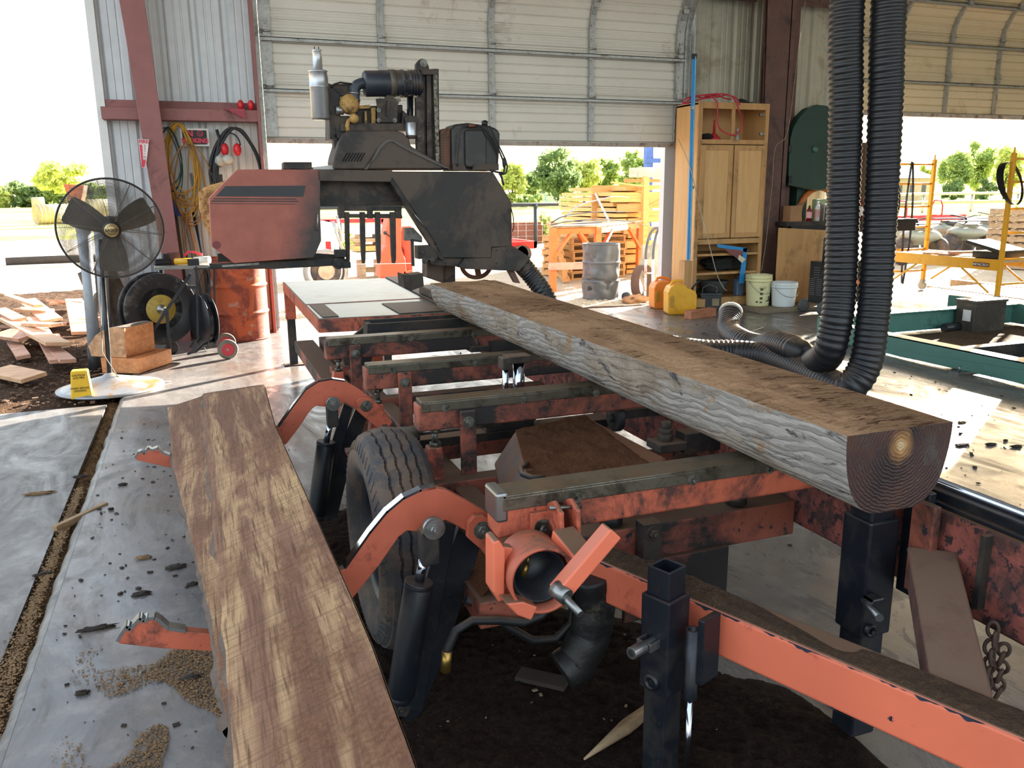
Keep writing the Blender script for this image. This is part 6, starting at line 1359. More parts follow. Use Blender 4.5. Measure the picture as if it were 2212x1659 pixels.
obj('box_body', MB().cbox((p.x, p.y+.12, .16), (.46, .24, .32), rz=.0), M('dusty dark box', '3b3630', .6, dirt='5b5044', da=.4), bt, bevel=.01)
obj('box_lid', MB().cbox((p.x, p.y+.12, .33), (.48, .26, .03)), M('dusty lid2', '4a443c', .6), bt, bevel=.006)
obj('white_sticker', MB().box(p.x-.233, p.x-.229, p.y+.04, p.y+.14, .12, .24), wl2, bt)
p = oz(2070, 712, .03); tag(obj('steel_canister', MB().cyl((p.x-.15, p.y+.05, .05), (p.x+.10, p.y+.07, .05), .045, n=24).cyl((p.x+.1, p.y+.07, .05), (p.x+.18, p.y+.075, .05), .018), M('black canister', '2b2c2e', .3)), 'dark cylindrical canister lying beside the battery in the teal frame', 'canister')
tag(obj('frame_debris', MB().grid(lambda u, v: (6.0+u*2.5, 3.6+v*3.0, .006+.012*max(0, noise.noise(Vector((u*9, v*9, 1))))+.006*noise.noise(Vector((u*60, v*60, 1)))), 120, 120), mat_dirt('brown floor debris', '6b5a48', '4a3d32', '8c7a62', 2)), 'brown sawdust and debris inside the teal frame', 'debris', kind='stuff')
# scaffold
ye = M('yellow scaffold paint', 'e0a020', .42, 0, var=.08, dirt='a87618', da=.25, ds=6)
sf = thing('rolling_scaffold', 'yellow rolling scaffold with plywood deck standing in the right doorway', 'scaffold', (9.97, 8.75, 0))
P1, P3, P2, P4 = (9.58, 7.77), (9.58, 9.70), (10.36, 9.70), (10.36, 7.77)
zd = oy(2140, 575, 7.77).z
for (x, y) in (P1, P3, P2, P4):
    po = obj('upright', MB().box(x-.025, x+.025, y-.025, y+.025, .14, 1.93).cyl((x, y, 1.93), (x, y, 2.0), .012), ye, sf, bevel=.004)
    obj('caster', MB().cyl((x-.02, y, .07), (x+.02, y, .07), .065, n=24).box(x-.03, x+.03, y-.03, y+.03, .10, .16), M('cream caster', 'a59c86', .5), po)
for (xa, ya), (xb, yb) in (((P1), (P4)), ((P3), (P2))):
    for z in (.30, .62, .95, 1.25, 1.58, 1.86): obj('rung', MB().cyl((xa, ya, z), (xb, yb, z), .015, n=12), ye, sf)
obj('side_rail', MB().box(9.56, 9.60, 7.79, 9.68, zd-.07, zd+.07), ye, sf, bevel=.004); obj('side_rail', MB().box(10.34, 10.38, 7.79, 9.68, zd-.07, zd+.07), ye, sf, bevel=.004)
for x in (9.58, 10.36):
    obj('knee_brace', MB().cyl((x, 7.9, zd-.36), (x, 8.35, zd-.07), .014), ye, sf); obj('knee_brace', MB().cyl((x, 9.55, zd-.36), (x, 9.1, zd-.07), .014), ye, sf)
obj('deck', MB().box(9.60, 10.34, 7.8, 9.68, zd+.03, zd+.06), WOOD('bleached deck ply', 'c7b79c', 'a89878', 1, 4, 8), sf)
nm_ = obj('name_plate', MB().box(9.553, 9.559, 7.92, 8.16, zd-.03, zd+.02), M('red black plate', '5a1f1c', .5), sf)
text3('METALTECH', (9.550, 8.04, zd-.006), .042, M('print white', 'c9c9c6'), 'plate_lettering', nm_, rot=(pi/2, 0, -pi/2), bold=.001)
bk = M('black tool case', '26282a', .45, bump=.02)
zd2 = zd+.06
for nm, (x, y, z, w_, d_, h_, rz_, ry_), mt, lb in (('tool_case', (9.95, 8.10, zd2+.05, .50, .45, .09, .1, 0), bk, 'flat black tool case lying open on the scaffold deck'),):
    tc2 = thing(nm, lb, 'tool case', (x, y, zd2)); obj('case_base', MB().cbox((x, y, z), (w_, d_, h_), rz=rz_), mt, tc2, bevel=.012); obj('case_lid', MB().cbox((x-.03, y+.05, z+.10), (w_, d_+.1, .05), rz=rz_, rx=.22), mt, tc2, bevel=.012)
for i, (x, y, l, rz_, lb) in enumerate(((9.80, 8.75, .42, .3, 'pinkish board offcut on the scaffold deck beside the black case'), (9.88, 8.62, .36, -.3, 'second pale offcut crossing the pinkish one on the deck'), (9.75, 8.98, .3, .1, 'small light offcut farthest along the scaffold deck'))):
    tag(obj('board_offcut', MB().cbox((x, y, zd2+.02+.03*(i == 1)), (l, .14, .03), rz=rz_), scw2 if i == 0 else scw, bevel=.003), lb, 'board', 'offcuts on the scaffold deck')
# saw blades hanging on the scaffold
def band(mb, c, rx_, rz_, w_, tilt, n=48):
    c = Vector(c); vs = []
    for i in range(n):
        t_ = 2*pi*i/n; e = Vector((cos(t_)*rx_, sin(t_)*tilt*rx_, sin(t_)*rz_)); vs += [c+e+Vector((0, -w_/2, 0)), c+e+Vector((0, w_/2, 0))]
    mb.add(vs, [(2*i, 2*i+1, (2*i+3) % (2*n), (2*i+2) % (2*n)) for i in range(n)], True)
bm_ = M('dark saw steel', '2c2d31', .35, .8, var=.2)
g = MB(); c = oy(2180, 400, 7.7)
for k in range(3): band(g, (c.x+.03*k+.05, 7.70+.04*k, c.z+.02), .16+.02*k, .26, .035, .5)
tag(obj('blade_coil', g, bm_, fix=False), 'coil of dark band saw blades hooked over the near scaffold upright', 'saw blade', 'coiled band saw blades')
g = MB(); c = oy(1934, 425, 9.6)
for k in range(3): band(g, (c.x-.02*k, 9.6+.02*k, c.z), .08+.015*k, .30, .035, .4)
tag(obj('blade_coil', g, bm_, fix=False), 'coil of dark band saw blades hanging beside the right black hose', 'saw blade', 'coiled band saw blades')
g = MB()
for (u0, v0, u1, v1) in ((1972, 350, 1950, 615),): g.beam(oy(u0, v0, 9.66), oy(u1, v1, 9.66), .035, .004, up=(0, 1, 0))
a_, b_ = oy(1972, 350, 9.64), oy(1950, 612, 9.64)
lo = MB(); pts = [a_.lerp(b_, i/20)+Vector((.07*sin(pi*i/20), 0, 0)) for i in range(21)]+[b_.lerp(a_, i/20)+Vector((-.05*sin(pi*i/20)-.0, .02, 0)) for i in range(21)]
for p, q in zip(pts[:-1], pts[1:]): lo.beam(p, q+(q-p)*.1, .004, .035, up=(0, 1, 0))
tag(obj('long_saw_blade', lo, bm_), 'long band saw blade loop hanging from the top rung of the scaffold', 'saw blade')
# debris on the right floor and left slab
chm = M('dark bark chip', '2e2620', .9, bump=.4, bs=20); chl = M('tan wood chip', '7d6244', .9)
rd = random.Random(5)
big = [(2078, 912, 'flat pale bark chip nearest the log end on the right floor'), (2075, 937, 'small square black chip by the log end'), (2078, 962, 'twin black bark chips beside the log end'), (2140, 960, 'largest black bark chip at the right'), (2195, 965, 'black bark chip at the right picture edge'), (2172, 952, 'round dark chip between the two black bark chips'), (85, 1066, 'long splintered bark piece on the left apron slab'), (125, 1120, 'square wooden stake on the left apron slab'), (95, 1241, 'thin dark twig smear on the left apron'), (310, 1205, 'ragged brown chip near the tapering board'), (380, 1225, 'dark bark clump against the tapering board'), (415, 1262, 'small bark chip below the clump'), (305, 1283, 'curled black chip in the middle of the left slab'), (210, 1357, 'long black bark sliver before the near claw'), (175, 1030, 'bark piece lying in the slab joint'), (125, 1430-20, 'tiny black chip by the rolled slab lip'), (265, 1047, 'brown chip below the far claw'), (178, 1497, 'black curved chip on the left slab'), (410, 1465, 'wood splinter standing in the wood chips'), (240, 1100, 'little round chip before the far claw')]
for i, (u, v, lb) in enumerate(big):
    zz = -.03 if u < 170 and v > 1000 and u < 150 else .0
    p = oz(u, v, zz+.004); k = [.05, .022, .07, .055, .06, .025, .11, .0, .06, .045, .06, .03, .05, .085, .06, .02, .035, .03, .05, .02][i]
    if i == 7: tag(obj('wood_stake', MB().beam(oz(118, 1142, -.015), oz(230, 1090, -.005), .028, .028), WOOD('tan stake', 'a58a66', '7c6347', 0, 6, 9), bevel=.003), lb, 'stake'); continue
    k *= .62; tag(obj('bark_chip', MB().blob((p.x, p.y, p.z+.002), (k, k*(.22 if i in (6, 13, 8) else .5), .007), i, .9, 3, 3.2), chm if i not in (0, 6, 9) else chl), lb, 'bark chip', 'bark chips on the floor')
# small crumbs too many to count
def crumbs(name, lb, N, fn, smin, smax, mat, seed):
    rd = random.Random(seed); g = MB()
    for i in range(N):
        x, y, z = fn(rd); s_ = rd.uniform(smin, smax)*rd.choice((.5, .7, 1)); a = rd.uniform(0, pi)
        g.cbox((x, y, z+s_*.15), (s_, s_*rd.uniform(.25, .8), s_*rd.uniform(.12, .35)), rz=a, rx=rd.uniform(-.3, .3))
    tag(obj(name, g, mat, fix=False), lb, 'wood crumbs', kind='stuff')
crumbs('bark_crumbs', 'dark bark crumbs scattered over the left slab', 420, lambda r: (r.uniform(-.6, .45), r.uniform(1.0, 6.0)**1.0, .001), .006, .022, chm, 1)
crumbs('floor_crumbs', 'dark crumbs scattered over the right floor behind the log', 500, lambda r: (r.uniform(2.2, 5.5), r.uniform(2.5, 8.5), .001), .006, .03, chm, 2)
def chipf(r):
    while True:
        x, y = r.gauss(-.12, .16), r.uniform(1.5, 2.9)
        if noise.noise(Vector((x*5, y*3.5, 4)))+.12-abs(x+.12)*.5 > .05 and -.5 < x < .2: return x, y, .001+.006*r.random()
crumbs('wood_chip_drift', 'drift of tan wood chips on the slab under the tapering board', 17000, chipf, .003, .009, chl, 3)
crumbs('joint_chips', 'tan chips filling the joint between slab and apron', 9000, lambda r: (lambda y: (-.705+r.gauss(0, .012+.05*max(0, (3.4-y)/2.2)), y, -.028))(1.2+3.6*r.random()**1.3), .004, .012, chl, 4)
crumbs('dirt_bark_bits', 'bark bits and chips scattered on the dirt at left', 2600, lambda r: (r.uniform(-4.5, -.7), r.uniform(6.8, 9.8), -.02), .012, .05, M('mixed bark bits', '5b4432', .95, var=.5, vs=20), 6)
crumbs('under_mill_bits', 'pale bits scattered in the damp sawdust under the mill', 110, lambda r: (r.uniform(.25, 1.3), r.uniform(.8, 3.2), .022), .004, .016, M('pale bits', '8a7660', .9), 7)
p0, p1 = oz(1262, 1640, .03), oz(1385, 1545, .03)
tag(obj('wood_splinter', MB().cyl(p0, p0.lerp(p1, .75), .003, .022, n=7).cyl(p0.lerp(p1, .75), p1+(p1-p0)*.2, .022, .018, n=7), WOOD('grey tan splinter', '9a8466', '6e5a44', 0, 6, 9)), 'tapered grey wood splinter lying behind the near outrigger leg', 'splinter')
p0, p1 = oz(1120, 1455, .03), oz(1225, 1478, .03)
tag(obj('bark_strip', MB().beam(p0, p1, .06, .015), chm), 'dark bark strip lying flat under the discharge boot', 'bark')
# ================================================================ outdoors
GZ = -.13
def leafmat(name, c1, c2):
    t = NT(name); n1 = t.noise(.9, detail=3); col = t.mix(t.ramp(n1, .35, .65), H(c1), H(c2)); t.col(col); t.b.inputs['Roughness'].default_value = .8; t.b.inputs['Specular IOR Level'].default_value = .1
    tr = t.n('ShaderNodeBsdfTranslucent'); t.l(col, tr.inputs[0]); ms_ = t.n('ShaderNodeMixShader'); ms_.inputs[0].default_value = .45
    out = t.t.nodes['Material Output']; t.l(t.b.outputs[0], ms_.inputs[1]); t.l(tr.outputs[0], ms_.inputs[2]); t.l(ms_.outputs[0], out.inputs[0]); return t.m
lf = [leafmat('mid green leaves', '93a866', 'a9bd72'), leafmat('deep green leaves', '71895c', '8aa06a'), leafmat('yellow green leaves', 'b9c571', 'cdd487')]  # greens paled and yellowed, outdoor glare and haze put into the leaf colour
trunk_m = M('grey trunk', '5a5048', .9)
def leaves(mb, c, e, N, s_, rd):
    """leaf clusters filling an uneven crown"""
    c = Vector(c); vs = []; fs = []
    K = max(6, N//70); cl = []
    for _ in range(K):
        while True:
            p = Vector((rd.uniform(-1, 1), rd.uniform(-1, 1), rd.uniform(-1, 1)))
            if .25 < p.length < 1: break
        cl.append(p)
    for i in range(N):
        k = rd.choice(cl); q = k+Vector((rd.gauss(0, .15), rd.gauss(0, .15), rd.gauss(0, .11))); p = c+Vector((q.x*e[0], q.y*e[1], q.z*e[2]))
        a = Vector((rd.gauss(0, 1), rd.gauss(0, 1), rd.gauss(0, 1))).normalized(); b_ = a.cross(Vector((rd.gauss(0, 1), rd.gauss(0, 1), rd.gauss(0, 1)))).normalized(); w_ = s_*rd.uniform(.6, 1.2)
        n = len(vs); vs += [p-a*w_, p+b_*w_*.5, p+a*w_, p-b_*w_*.5]; fs.append((n, n+1, n+2, n+3))
    mb.add(vs, fs); return mb
def tree(u, vb, vt, wpx, dist, mat, lb, seed, N=2600, cat='tree', grp=None, low=.25):
    rd = random.Random(seed); base = oy(u, vb, dist); base.z = GZ; top = oy(u, vt, dist); h_ = top.z-GZ; wd_ = wpx/FPX*dist
    t_ = thing('tree' if cat == 'tree' else cat, lb, cat, tuple(base), grp)
    z0 = GZ+h_*low; leaves_ = leaves(MB(), (base.x, base.y, (z0+top.z)/2), (wd_/2, wd_/2, (top.z-z0)/2), N, dist*.0032, rd)
    obj('foliage', leaves_, mat, t_, fix=False)
    if cat == 'weed':
        obj('stem', MB().cyl((base.x, base.y, GZ-.02), (base.x, base.y, z0+h_*.5), .012, n=6), lf[0], t_)
    if cat == 'tree':
        g = MB().cyl((base.x, base.y, GZ), (base.x+rd.uniform(-.2, .2), base.y, z0+h_*.3), h_*.025, h_*.012, n=8)
        for k in range(4): g.cyl((base.x, base.y, z0+h_*.02*k), (base.x+rd.uniform(-1, 1)*wd_*.3, base.y+rd.uniform(-1, 1), z0+h_*.4), h_*.012, h_*.004, n=6)
        obj('trunk', g, trunk_m, t_)
    return t_
tg_ = 'trees beyond the yard'
for i, (u, vb, vt, wpx, d, m_, lb, N) in enumerate((
    (1105, 428, 356, 62, 95, 2, 'yellow green tree just right of the saw head in the first doorway', 2600),
    (1205, 432, 322, 95, 100, 1, 'tallest dark green tree in the first doorway', 4200),
    (1262, 430, 338, 70, 104, 2, 'yellow green tree between the tallest tree and the lumber', 3200),
    (1310, 428, 346, 60, 108, 0, 'mid green tree above the lumber stack', 2600),
    (1365, 428, 332, 66, 102, 0, 'green tree left of the blue steel post', 2800),
    (1155, 430, 372, 70, 112, 1, 'low dark tree between the two left trees of the first doorway', 2000),
    (2058, 414, 322, 85, 92, 0, 'tree behind the scaffold in the right doorway', 3600),
    (2110, 414, 305, 80, 96, 0, 'tallest tree in the right doorway between the scaffold uprights', 4000),
    (2170, 414, 316, 80, 90, 2, 'yellow green tree at the right edge behind the blade coil', 3400),
    (2000, 414, 352, 40, 100, 2, 'small pale tree beside the far scaffold upright', 1400),
    (142, 432, 345, 88, 150, 2, 'open branched tree standing above the hedgerow at left', 2000))):
    tree(u, vb, vt, wpx, d, lf[m_], lb, i+3, N, 'tree', tg_, low=.2 if i != 10 else .35)
# hedgerow: clumps
def clump(u, vt, wpx, d, m_, lb, seed, N=1500): return tree(u, 434, vt, wpx, d, lf[m_], lb, seed, N, 'shrub', 'hedgerow across the field', low=0)
hl = ['at the left picture edge', 'second from the left picture edge', 'third from the left picture edge', 'under the open branched tree', 'left of the rusty hopper', 'behind the fan top', 'nearest the shop wall']
for i, (u, vt, wpx, m_) in enumerate(((0, 398, 60, 2), (42, 396, 56, 1), (80, 402, 52, 1), (118, 392, 50, 0), (152, 398, 46, 0), (190, 394, 50, 1), (225, 396, 40, 0))):
    clump(u, vt, wpx, 175, m_, 'hedge shrub '+hl[i], 40+i)
for i, (u, vt, wpx, m_, lb) in enumerate(((1140, 410, 60, 0, 'low bushes behind the pipe fence in the first doorway'), (2060, 390, 60, 1, 'dark shrub below the trees in the right doorway'), (2130, 388, 60, 1, 'second dark shrub below the trees in the right doorway'), (1230, 425, 50, 2, 'weedy bush right of the pipe fence'))):
    tree(u, 434, vt, wpx, 88, lf[m_], lb, 60+i, 1100, 'shrub', 'bushes in the yard', low=0)
tree(1180, 520, 450, 34, 26, lf[2], 'tall yellow weed growing by the pipe fence', 71, 500, 'weed', None, low=.1)
tree(760, 560, 490, 40, 21, lf[2], 'yellow flowering weed seen under the saw head', 72, 500, 'weed', None, low=.05)
# hay bales
hay = mat_dirt('straw bale', 'cdb98c', 'a8946a', 'e0d2a8', .8, .6)
def bale(u, vb, vt, y, L_, lb, ang):
    c = oy(u, vb, y); zt__ = oy(u, vt, y).z; c.z = -.16; r = (zt__-c.z)/2; b = thing('hay_bale', lb, 'hay bale', (c.x, y, c.z), 'round hay bales in the field')
    d = Vector((cos(ang), sin(ang), 0)); cc = Vector((c.x, y, c.z+r)); obj('straw_roll', MB().cyl(cc-d*L_/2, cc+d*L_/2, r, n=36), hay, b)
    g = MB()
    for i in range(6): g.lathe([(r*1.005, 0), (r*1.012, .02), (r*1.005, .04)], cc-d*(L_/2-.15-.2*i*L_/1.5), d, 36)
    obj('net_wrap', g, M('net wrap', 'ddd2b4', .8), b)
bale(112, 471, 441, 62, 1.9, 'large round hay bale nearest in the field left of the fan', .5)
bale(82, 436, 426, 120, 1.4, 'small distant hay bale left of the large one', .2)
bale(222, 470, 430, 58, 1.8, 'round hay bale seen through the fan cage', .3)
lgp, lgq = oy(2, 493, 24), oy(225, 493, 24)
tag(obj('long_log', MB().cyl((lgp.x, 24, -.05), (lgq.x+.6, 24.4, -.04), .11, n=20), M('dark fallen log', '4a4038', .9, bump=.8, bs=8)), 'long dark log lying across the edge of the field at left', 'log')
p, q = oy(2, 493, 24), 0
hp = oy(155, 412, 14); g = MB().prism([oy(136, 397, 14), oy(182, 400, 14), oy(170, 460, 14), oy(152, 440, 14)], (0, .5, 0))
hop = thing('rusty_hopper', 'rusty orange hopper on a post seen behind the fan top', 'hopper', (hp.x, 14.2, GZ)); obj('hopper_bin', g, M('rust orange bin', 'a8623f', .8, dirt='7a4630', da=.4), hop, bevel=.01)
obj('hopper_leg', MB().cyl((oy(161, 450, 14).x, 14.25, GZ), (oy(161, 450, 14).x, 14.25, oy(161, 445, 14).z), .05), pipe, hop)
# black drum, hand truck, bag
p = oz(1313, 648, GZ); dm = M('dented black drum', '55585e', .4, .4, var=.2, vs=3, dirt='3f3f43', da=.3, ds=3, bump=.03)
dr = obj('oil_drum', drum('d', p.x, p.y+.25, .29, .86, None, lid=False, dent=.022), dm, fix=False); dr.location.z += GZ
tag(dr, 'dented dark grey steel drum standing outside in front of the orange table', 'drum')
tk_ = thing('hand_truck', 'white and red two wheeled hand truck leaning against the door jamb', 'hand truck', tuple(oz(1420, 642, GZ)))
yt = 11.0; wt = M('chalky white tube', 'cfc8c4', .6, dirt='a0524a', da=.35, ds=9)
for dx in (0, 16):
    obj('side_tube', MB().tube(curve([(1393+dx, 640), (1394+dx, 600), (1395+dx, 560)], yt+.004*dx), .022, 8), wt, tk_)
    obj('grip_tube', MB().tube(curve([(1395+dx, 562), (1396+dx, 540), (1402+dx*.9, 512), (1412+dx*.7, 495), (1424+dx*.3, 492)], yt+.004*dx), .020, 8), M('dark grip tube', '4a4c52', .5), tk_)
obj('cross_bar', MB().cyl(oy(1394, 590, yt), oy(1410, 590, yt), .012), wt, tk_)
w0 = oy(1404, 638, yt); obj('wheel', MB().lathe([(.06, .02), (.09, .02), (.10, 0), (.09, -.02), (.06, -.02)], (w0.x+.05, yt-.05, GZ+.10), (0, -1, 0), 28).lathe([(0, .01), (.02, .01), (.06, .015)], (w0.x+.05, yt-.05, GZ+.10), (0, -1, 0), 28), M('grey white wheel', 'a9a49e', .6), tk_)
p = oz(1400, 632, GZ); tag(obj('canvas_sack', MB().blob((oy(1412, 560, 11.6).x, 11.6, GZ+.42), (.20, .22, .42), 3, .4, 4, 2.2), M('dusty canvas', 'a89e8c', .9, bump=.3)), 'dusty canvas sack slumped behind the hand truck', 'sack')
p = oz(1378, 628, GZ); p.x = oy(1380, 600, 11.35).x; g = MB()
for k in range(7): g.tube([Vector((p.x-.0+.02*k, 11.35+.06*cos(t_)*1, GZ+.27+.25*sin(t_)))+Vector((.16*cos(t_), 0, 0)) for t_ in [2*pi*i/30 for i in range(30)]], .016, 6, closed=True)
tag(obj('coiled_hose', g, M('brown black hose', '4a332d', .6), fix=False), 'coil of brown black hose lying beside the dented drum', 'hose')
# orange table
tb_ = thing('orange_table', 'bright orange timber bench with a worn plywood top outside the doorway', 'table', (6.6, 13.6, GZ))
ow = M('orange painted timber', 'e0743a', .6, var=.1, dirt='b05a30', da=.3); pk = M('pink faded timber', 'd98f80', .6)
A_, B2, Cc, Dd = oy(1187, 491, 12.9), oy(1291, 493, 12.9), oy(1388, 466, 14.6), oy(1262, 468, 14.9)
zt = .93
def fl2(p): return (p.x, p.y, zt)
obj('table_top', MB().prism([fl2(A_), fl2(B2), fl2(Cc), fl2(Dd)], (0, 0, .035)), WOOD('worn ply top', 'b3a68e', '8a7b62', 0, 2, 6, dirt='6b5b45', da=.4), tb_)
ins = [Vector(fl2(q_)).lerp(Vector(((A_.x+Cc.x)/2, (A_.y+Cc.y)/2, zt)), .06) for q_ in (A_, B2, Cc, Dd)]
g = MB()
for i in range(4): p, q = ins[i], ins[(i+1) % 4]; g.beam((p.x, p.y, zt-.06), (q.x, q.y, zt-.06), .04, .10)
obj('apron', g, ow, tb_)
for p in ins: obj('leg', MB().box(p.x-.05, p.x+.05, p.y-.05, p.y+.05, GZ, zt), ow, tb_)
for p, q in ((ins[0], ins[1]), (ins[1], ins[0]), (ins[1], ins[2]), (ins[2], ins[1]), (ins[3], ins[0])):
    obj('brace', MB().beam((p.x, p.y-.02, zt-.50), tuple(Vector((p.x, p.y, zt-.08)).lerp(Vector((q.x, q.y, zt-.08)), .30 if (p-q).length > 1.2 else .42)), .04, .09, up=(0, 1, 0)), ow, tb_)
obj('low_rail', MB().beam((ins[0].x-.1, ins[0].y-.06, .30), (ins[1].x+.1, ins[1].y-.06, .28), .04, .12), pk, tb_)
for k, (pts, lb) in enumerate((([(1190, 486), (1230, 478), (1290, 474), (1350, 477), (1400, 488)], 'near band saw blade bowed across the orange table'), ([(1190, 482), (1222, 466), (1290, 458), (1350, 458)], 'far band saw blade lying along the back of the orange table'), ([(1220, 470), (1250, 444), (1300, 430), (1330, 424), (1358, 427)], 'bright blade loop arching up from the back of the orange table'), ([(1195, 492), (1240, 484), (1300, 480)], 'short dark blade at the front of the orange table'))):
    P_ = curve(pts, 13.4); 
    g = MB()
    for p, q in zip(P_[:-1], P_[1:]): g.beam(p, q+(q-p)*.1, .006, .035, up=(0, 1, .3))
    tag(obj('loose_saw_blade', g, bm_ if k != 2 else M('pale blade', '9aa0a8', .3, .6)), lb, 'saw blade', 'blades on the orange table')
a_, b_ = oy(1281, 408, 16.2), Vector((oy(1316, 460, 14.3).x, 14.3, .97)); tag(obj('white_strap', MB().beam(a_, b_, .005, .04, up=(0, 1, 0)), M('white strap', 'ece8e2', .6)), 'white strap running down from the lumber stack to the orange table', 'strap')
# pallets and lumber
pw = WOOD('pale pallet wood', 'c99f68', 'ab7f4c', 0, 4, 9); pw2 = WOOD('fresh yellow lumber', 'e2b877', 'cc9c5c', 0, 4, 9); pw3 = WOOD('grey pallet wood', 'a39078', '7f6c56', 0, 4, 9)
def pallet(lb, mat, loc, rz, rx=0, L_=1.2, W_=1.0, grp='pallets in the yard', nm='pallet'):
    r_ = thing(nm, lb, 'pallet', (0, 0, 0), grp)
    for i in range(7): obj('deck_board', MB().box(-L_/2, L_/2, -W_/2+i*W_/6.6, -W_/2+i*W_/6.6+.09, .11, .13), mat, r_)
    for i in range(3): obj('bottom_board', MB().box(-L_/2, L_/2, -W_/2+i*(W_-.09)/2, -W_/2+i*(W_-.09)/2+.09, 0, .02), mat, r_)
    for x in (-L_/2+.02, 0, L_/2-.06): obj('stringer', MB().box(x, x+.04, -W_/2, W_/2, .02, .11), mat, r_)
    r_.location = loc; r_.rotation_euler = (rx, 0, rz); return r_
pallet('pallet leaning almost upright at the left end of the pile behind the orange table', pw, (oy(1185, 540, 14.2).x+.25, 14.5, .42), 1.25, 1.35, 1.0, 1.1)
p0 = pallet('lowest pallet lying under the orange table', pw, (oy(1240, 600, 15.2).x+.2, 15.2, GZ), .15, 0, 1.3, 1.1)
for k in range(5):
    dup(p0, (oy(1240, 600, 15.2).x+.2+.03*(k % 2), 15.2, GZ+.135*(k+1)), .15+.03*(k % 3-1), ('second', 'third', 'fourth', 'fifth', 'topmost')[k]+' pallet up in the pile behind the orange table')
# lumber stack, board ends toward the shop
xs0 = oy(1262, 440, 16.5).x; xs1 = oy(1345, 440, 16.5).x; zt_s = oy(1300, 402, 16.5).z
rows_ = 17; hgt = (zt_s-GZ)/rows_
base_b = None
for i in range(rows_):
    for j in range(3):
        w_ = (xs1-xs0)/3; x_ = xs0+j*w_+rnd.uniform(-.03, .03); y_ = 16.5+rnd.uniform(-.12, .12)
        if i == rows_-1 and j == 0: continue
        lb = 'sawn yellow board in the lumber stack, %s row, %s' % (('bottom', 'second', 'third', 'fourth', 'fifth', 'sixth', 'seventh', 'eighth', 'ninth', 'tenth', 'eleventh', 'twelfth', 'thirteenth', 'fourteenth', 'fifteenth', 'sixteenth', 'top')[i], ('left', 'middle', 'right')[j])
        if base_b is None:
            base_b = tag(obj('lumber_board', MB().box(-w_*.47, w_*.47, 0, 2.6, 0, hgt*.72), pw2), lb, 'board', 'boards in the yellow lumber stack'); base_b.location = (x_+w_/2, y_, GZ)
        else:
            c = base_b.copy(); C.objects.link(c); c.location = (x_+w_/2, y_, GZ+i*hgt); c.rotation_euler = (0, 0, rnd.uniform(-.03, .03)); c['label'] = lb
        if i == 0 and j == 0: base_b.location = (x_+w_/2, y_, GZ)
# crate
cx0, cx1 = oy(1322, 450, 15).x, oy(1446, 450, 15).x; zc1 = oy(1390, 388, 15).z
cr_ = thing('lumber_crate', 'tall open timber crate of wide boards right of the lumber stack', 'crate', ((cx0+cx1)/2, 15.4, GZ))
xm_ = oy(1393, 450, 15).x
obj('corner_post', MB().box(xm_-.06, xm_+.06, 14.95, 15.05, GZ, zc1+.05), pw2, cr_); obj('corner_post', MB().box(cx1-.05, cx1+.05, 14.95, 15.05, GZ, zc1), pw2, cr_)
for i, (v0, v1, a, b_) in enumerate(((386, 394, cx0+.3, cx1), (400, 409, xm_, cx1), (416, 436, cx0, xm_), (440, 458, cx0+.15, xm_), (415, 450, xm_, cx1), (455, 480, xm_, cx1), (490, 505, cx0+.3, cx1), (520, 535, cx0+.3, cx1), (550, 565, cx0, cx1))):
    obj('side_board', MB().box(a, b_, 15.05, 15.09, oy(1390, v1, 15.05).z, oy(1390, v0, 15.05).z), pw2 if i % 3 else pw, cr_)
obj('diagonal_board', MB().beam((xm_, 15.02, oy(1390, 450, 15).z), (cx1, 15.02, oy(1390, 420, 15).z), .02, .09, up=(0, 1, 0)), pw2, cr_)
obj('slanted_board', MB().beam(oy(1321, 394, 14.95), oy(1388, 402, 14.95), .03, .09, up=(0, 1, 0)), pw2, cr_)
obj('back_board', MB().box(cx0, cx1, 15.9, 15.94, GZ, zc1-.1), pw, cr_)
a_, b_ = oy(1374, 360, 15.2), oy(1446, 356, 15.2)
tag(obj('white_timber', MB().box(a_.x, b_.x+.3, 15.05, 15.5, zc1+.05, zc1+.24), M('whitewashed timber', 'c9bdae', .7, dirt='8b7b6a', da=.3), bevel=.01), 'thick whitewashed timber lying on top of the crate', 'timber')
bs_ = M('blue painted steel', '3f64ad', .5)
bp = thing('blue_steel_frame', 'blue steel post and beam standing behind the crate', 'frame', (oy(1402, 340, 18).x, 18, GZ))
x_ = oy(1402, 340, 18).x; obj('post', MB().box(x_-.09, x_+.09, 17.95, 18.1, GZ, 3.6), bs_, bp); obj('beam', MB().box(x_-.12, x_+3, 17.92, 18.0, oy(1402, 352, 18).z, oy(1402, 342, 18).z), bs_, bp)
# pipe fence
bf = M('black fence pipe', '2c3133', .5); fz_ = oy(1150, 442, 25).z
fn_ = thing('pipe_fence', 'black pipe fence with wire mesh crossing the yard behind the mill', 'fence', (11, 25, GZ))
obj('top_rail', MB().cyl((-1, 25, fz_), (16, 25.2, fz_+.0), .06, n=12), bf, fn_)
for x_ in (1, 4, 7, oy(1158, 450, 25).x, 13.2, 15.8): obj('fence_post', MB().cyl((x_, 25.05, GZ), (x_, 25.05, fz_), .06, n=12), bf, fn_)
g = MB()
for i in range(60): x_ = -1+i*.28; g.cyl((x_, 25.1, GZ), (x_, 25.1, fz_), .006, n=4, cap=False)
for i in range(7): z = GZ+.1+i*(fz_-GZ)/7; g.cyl((-1, 25.1, z), (15.8, 25.1, z), .006, n=4, cap=False)
obj('wire_mesh', g, galv, fn_)
f2 = thing('far_pipe_fence', 'white sunlit pipe fence in the distance through the right doorway', 'fence', (34, 45, GZ)); z2_ = oy(2080, 418, 45).z
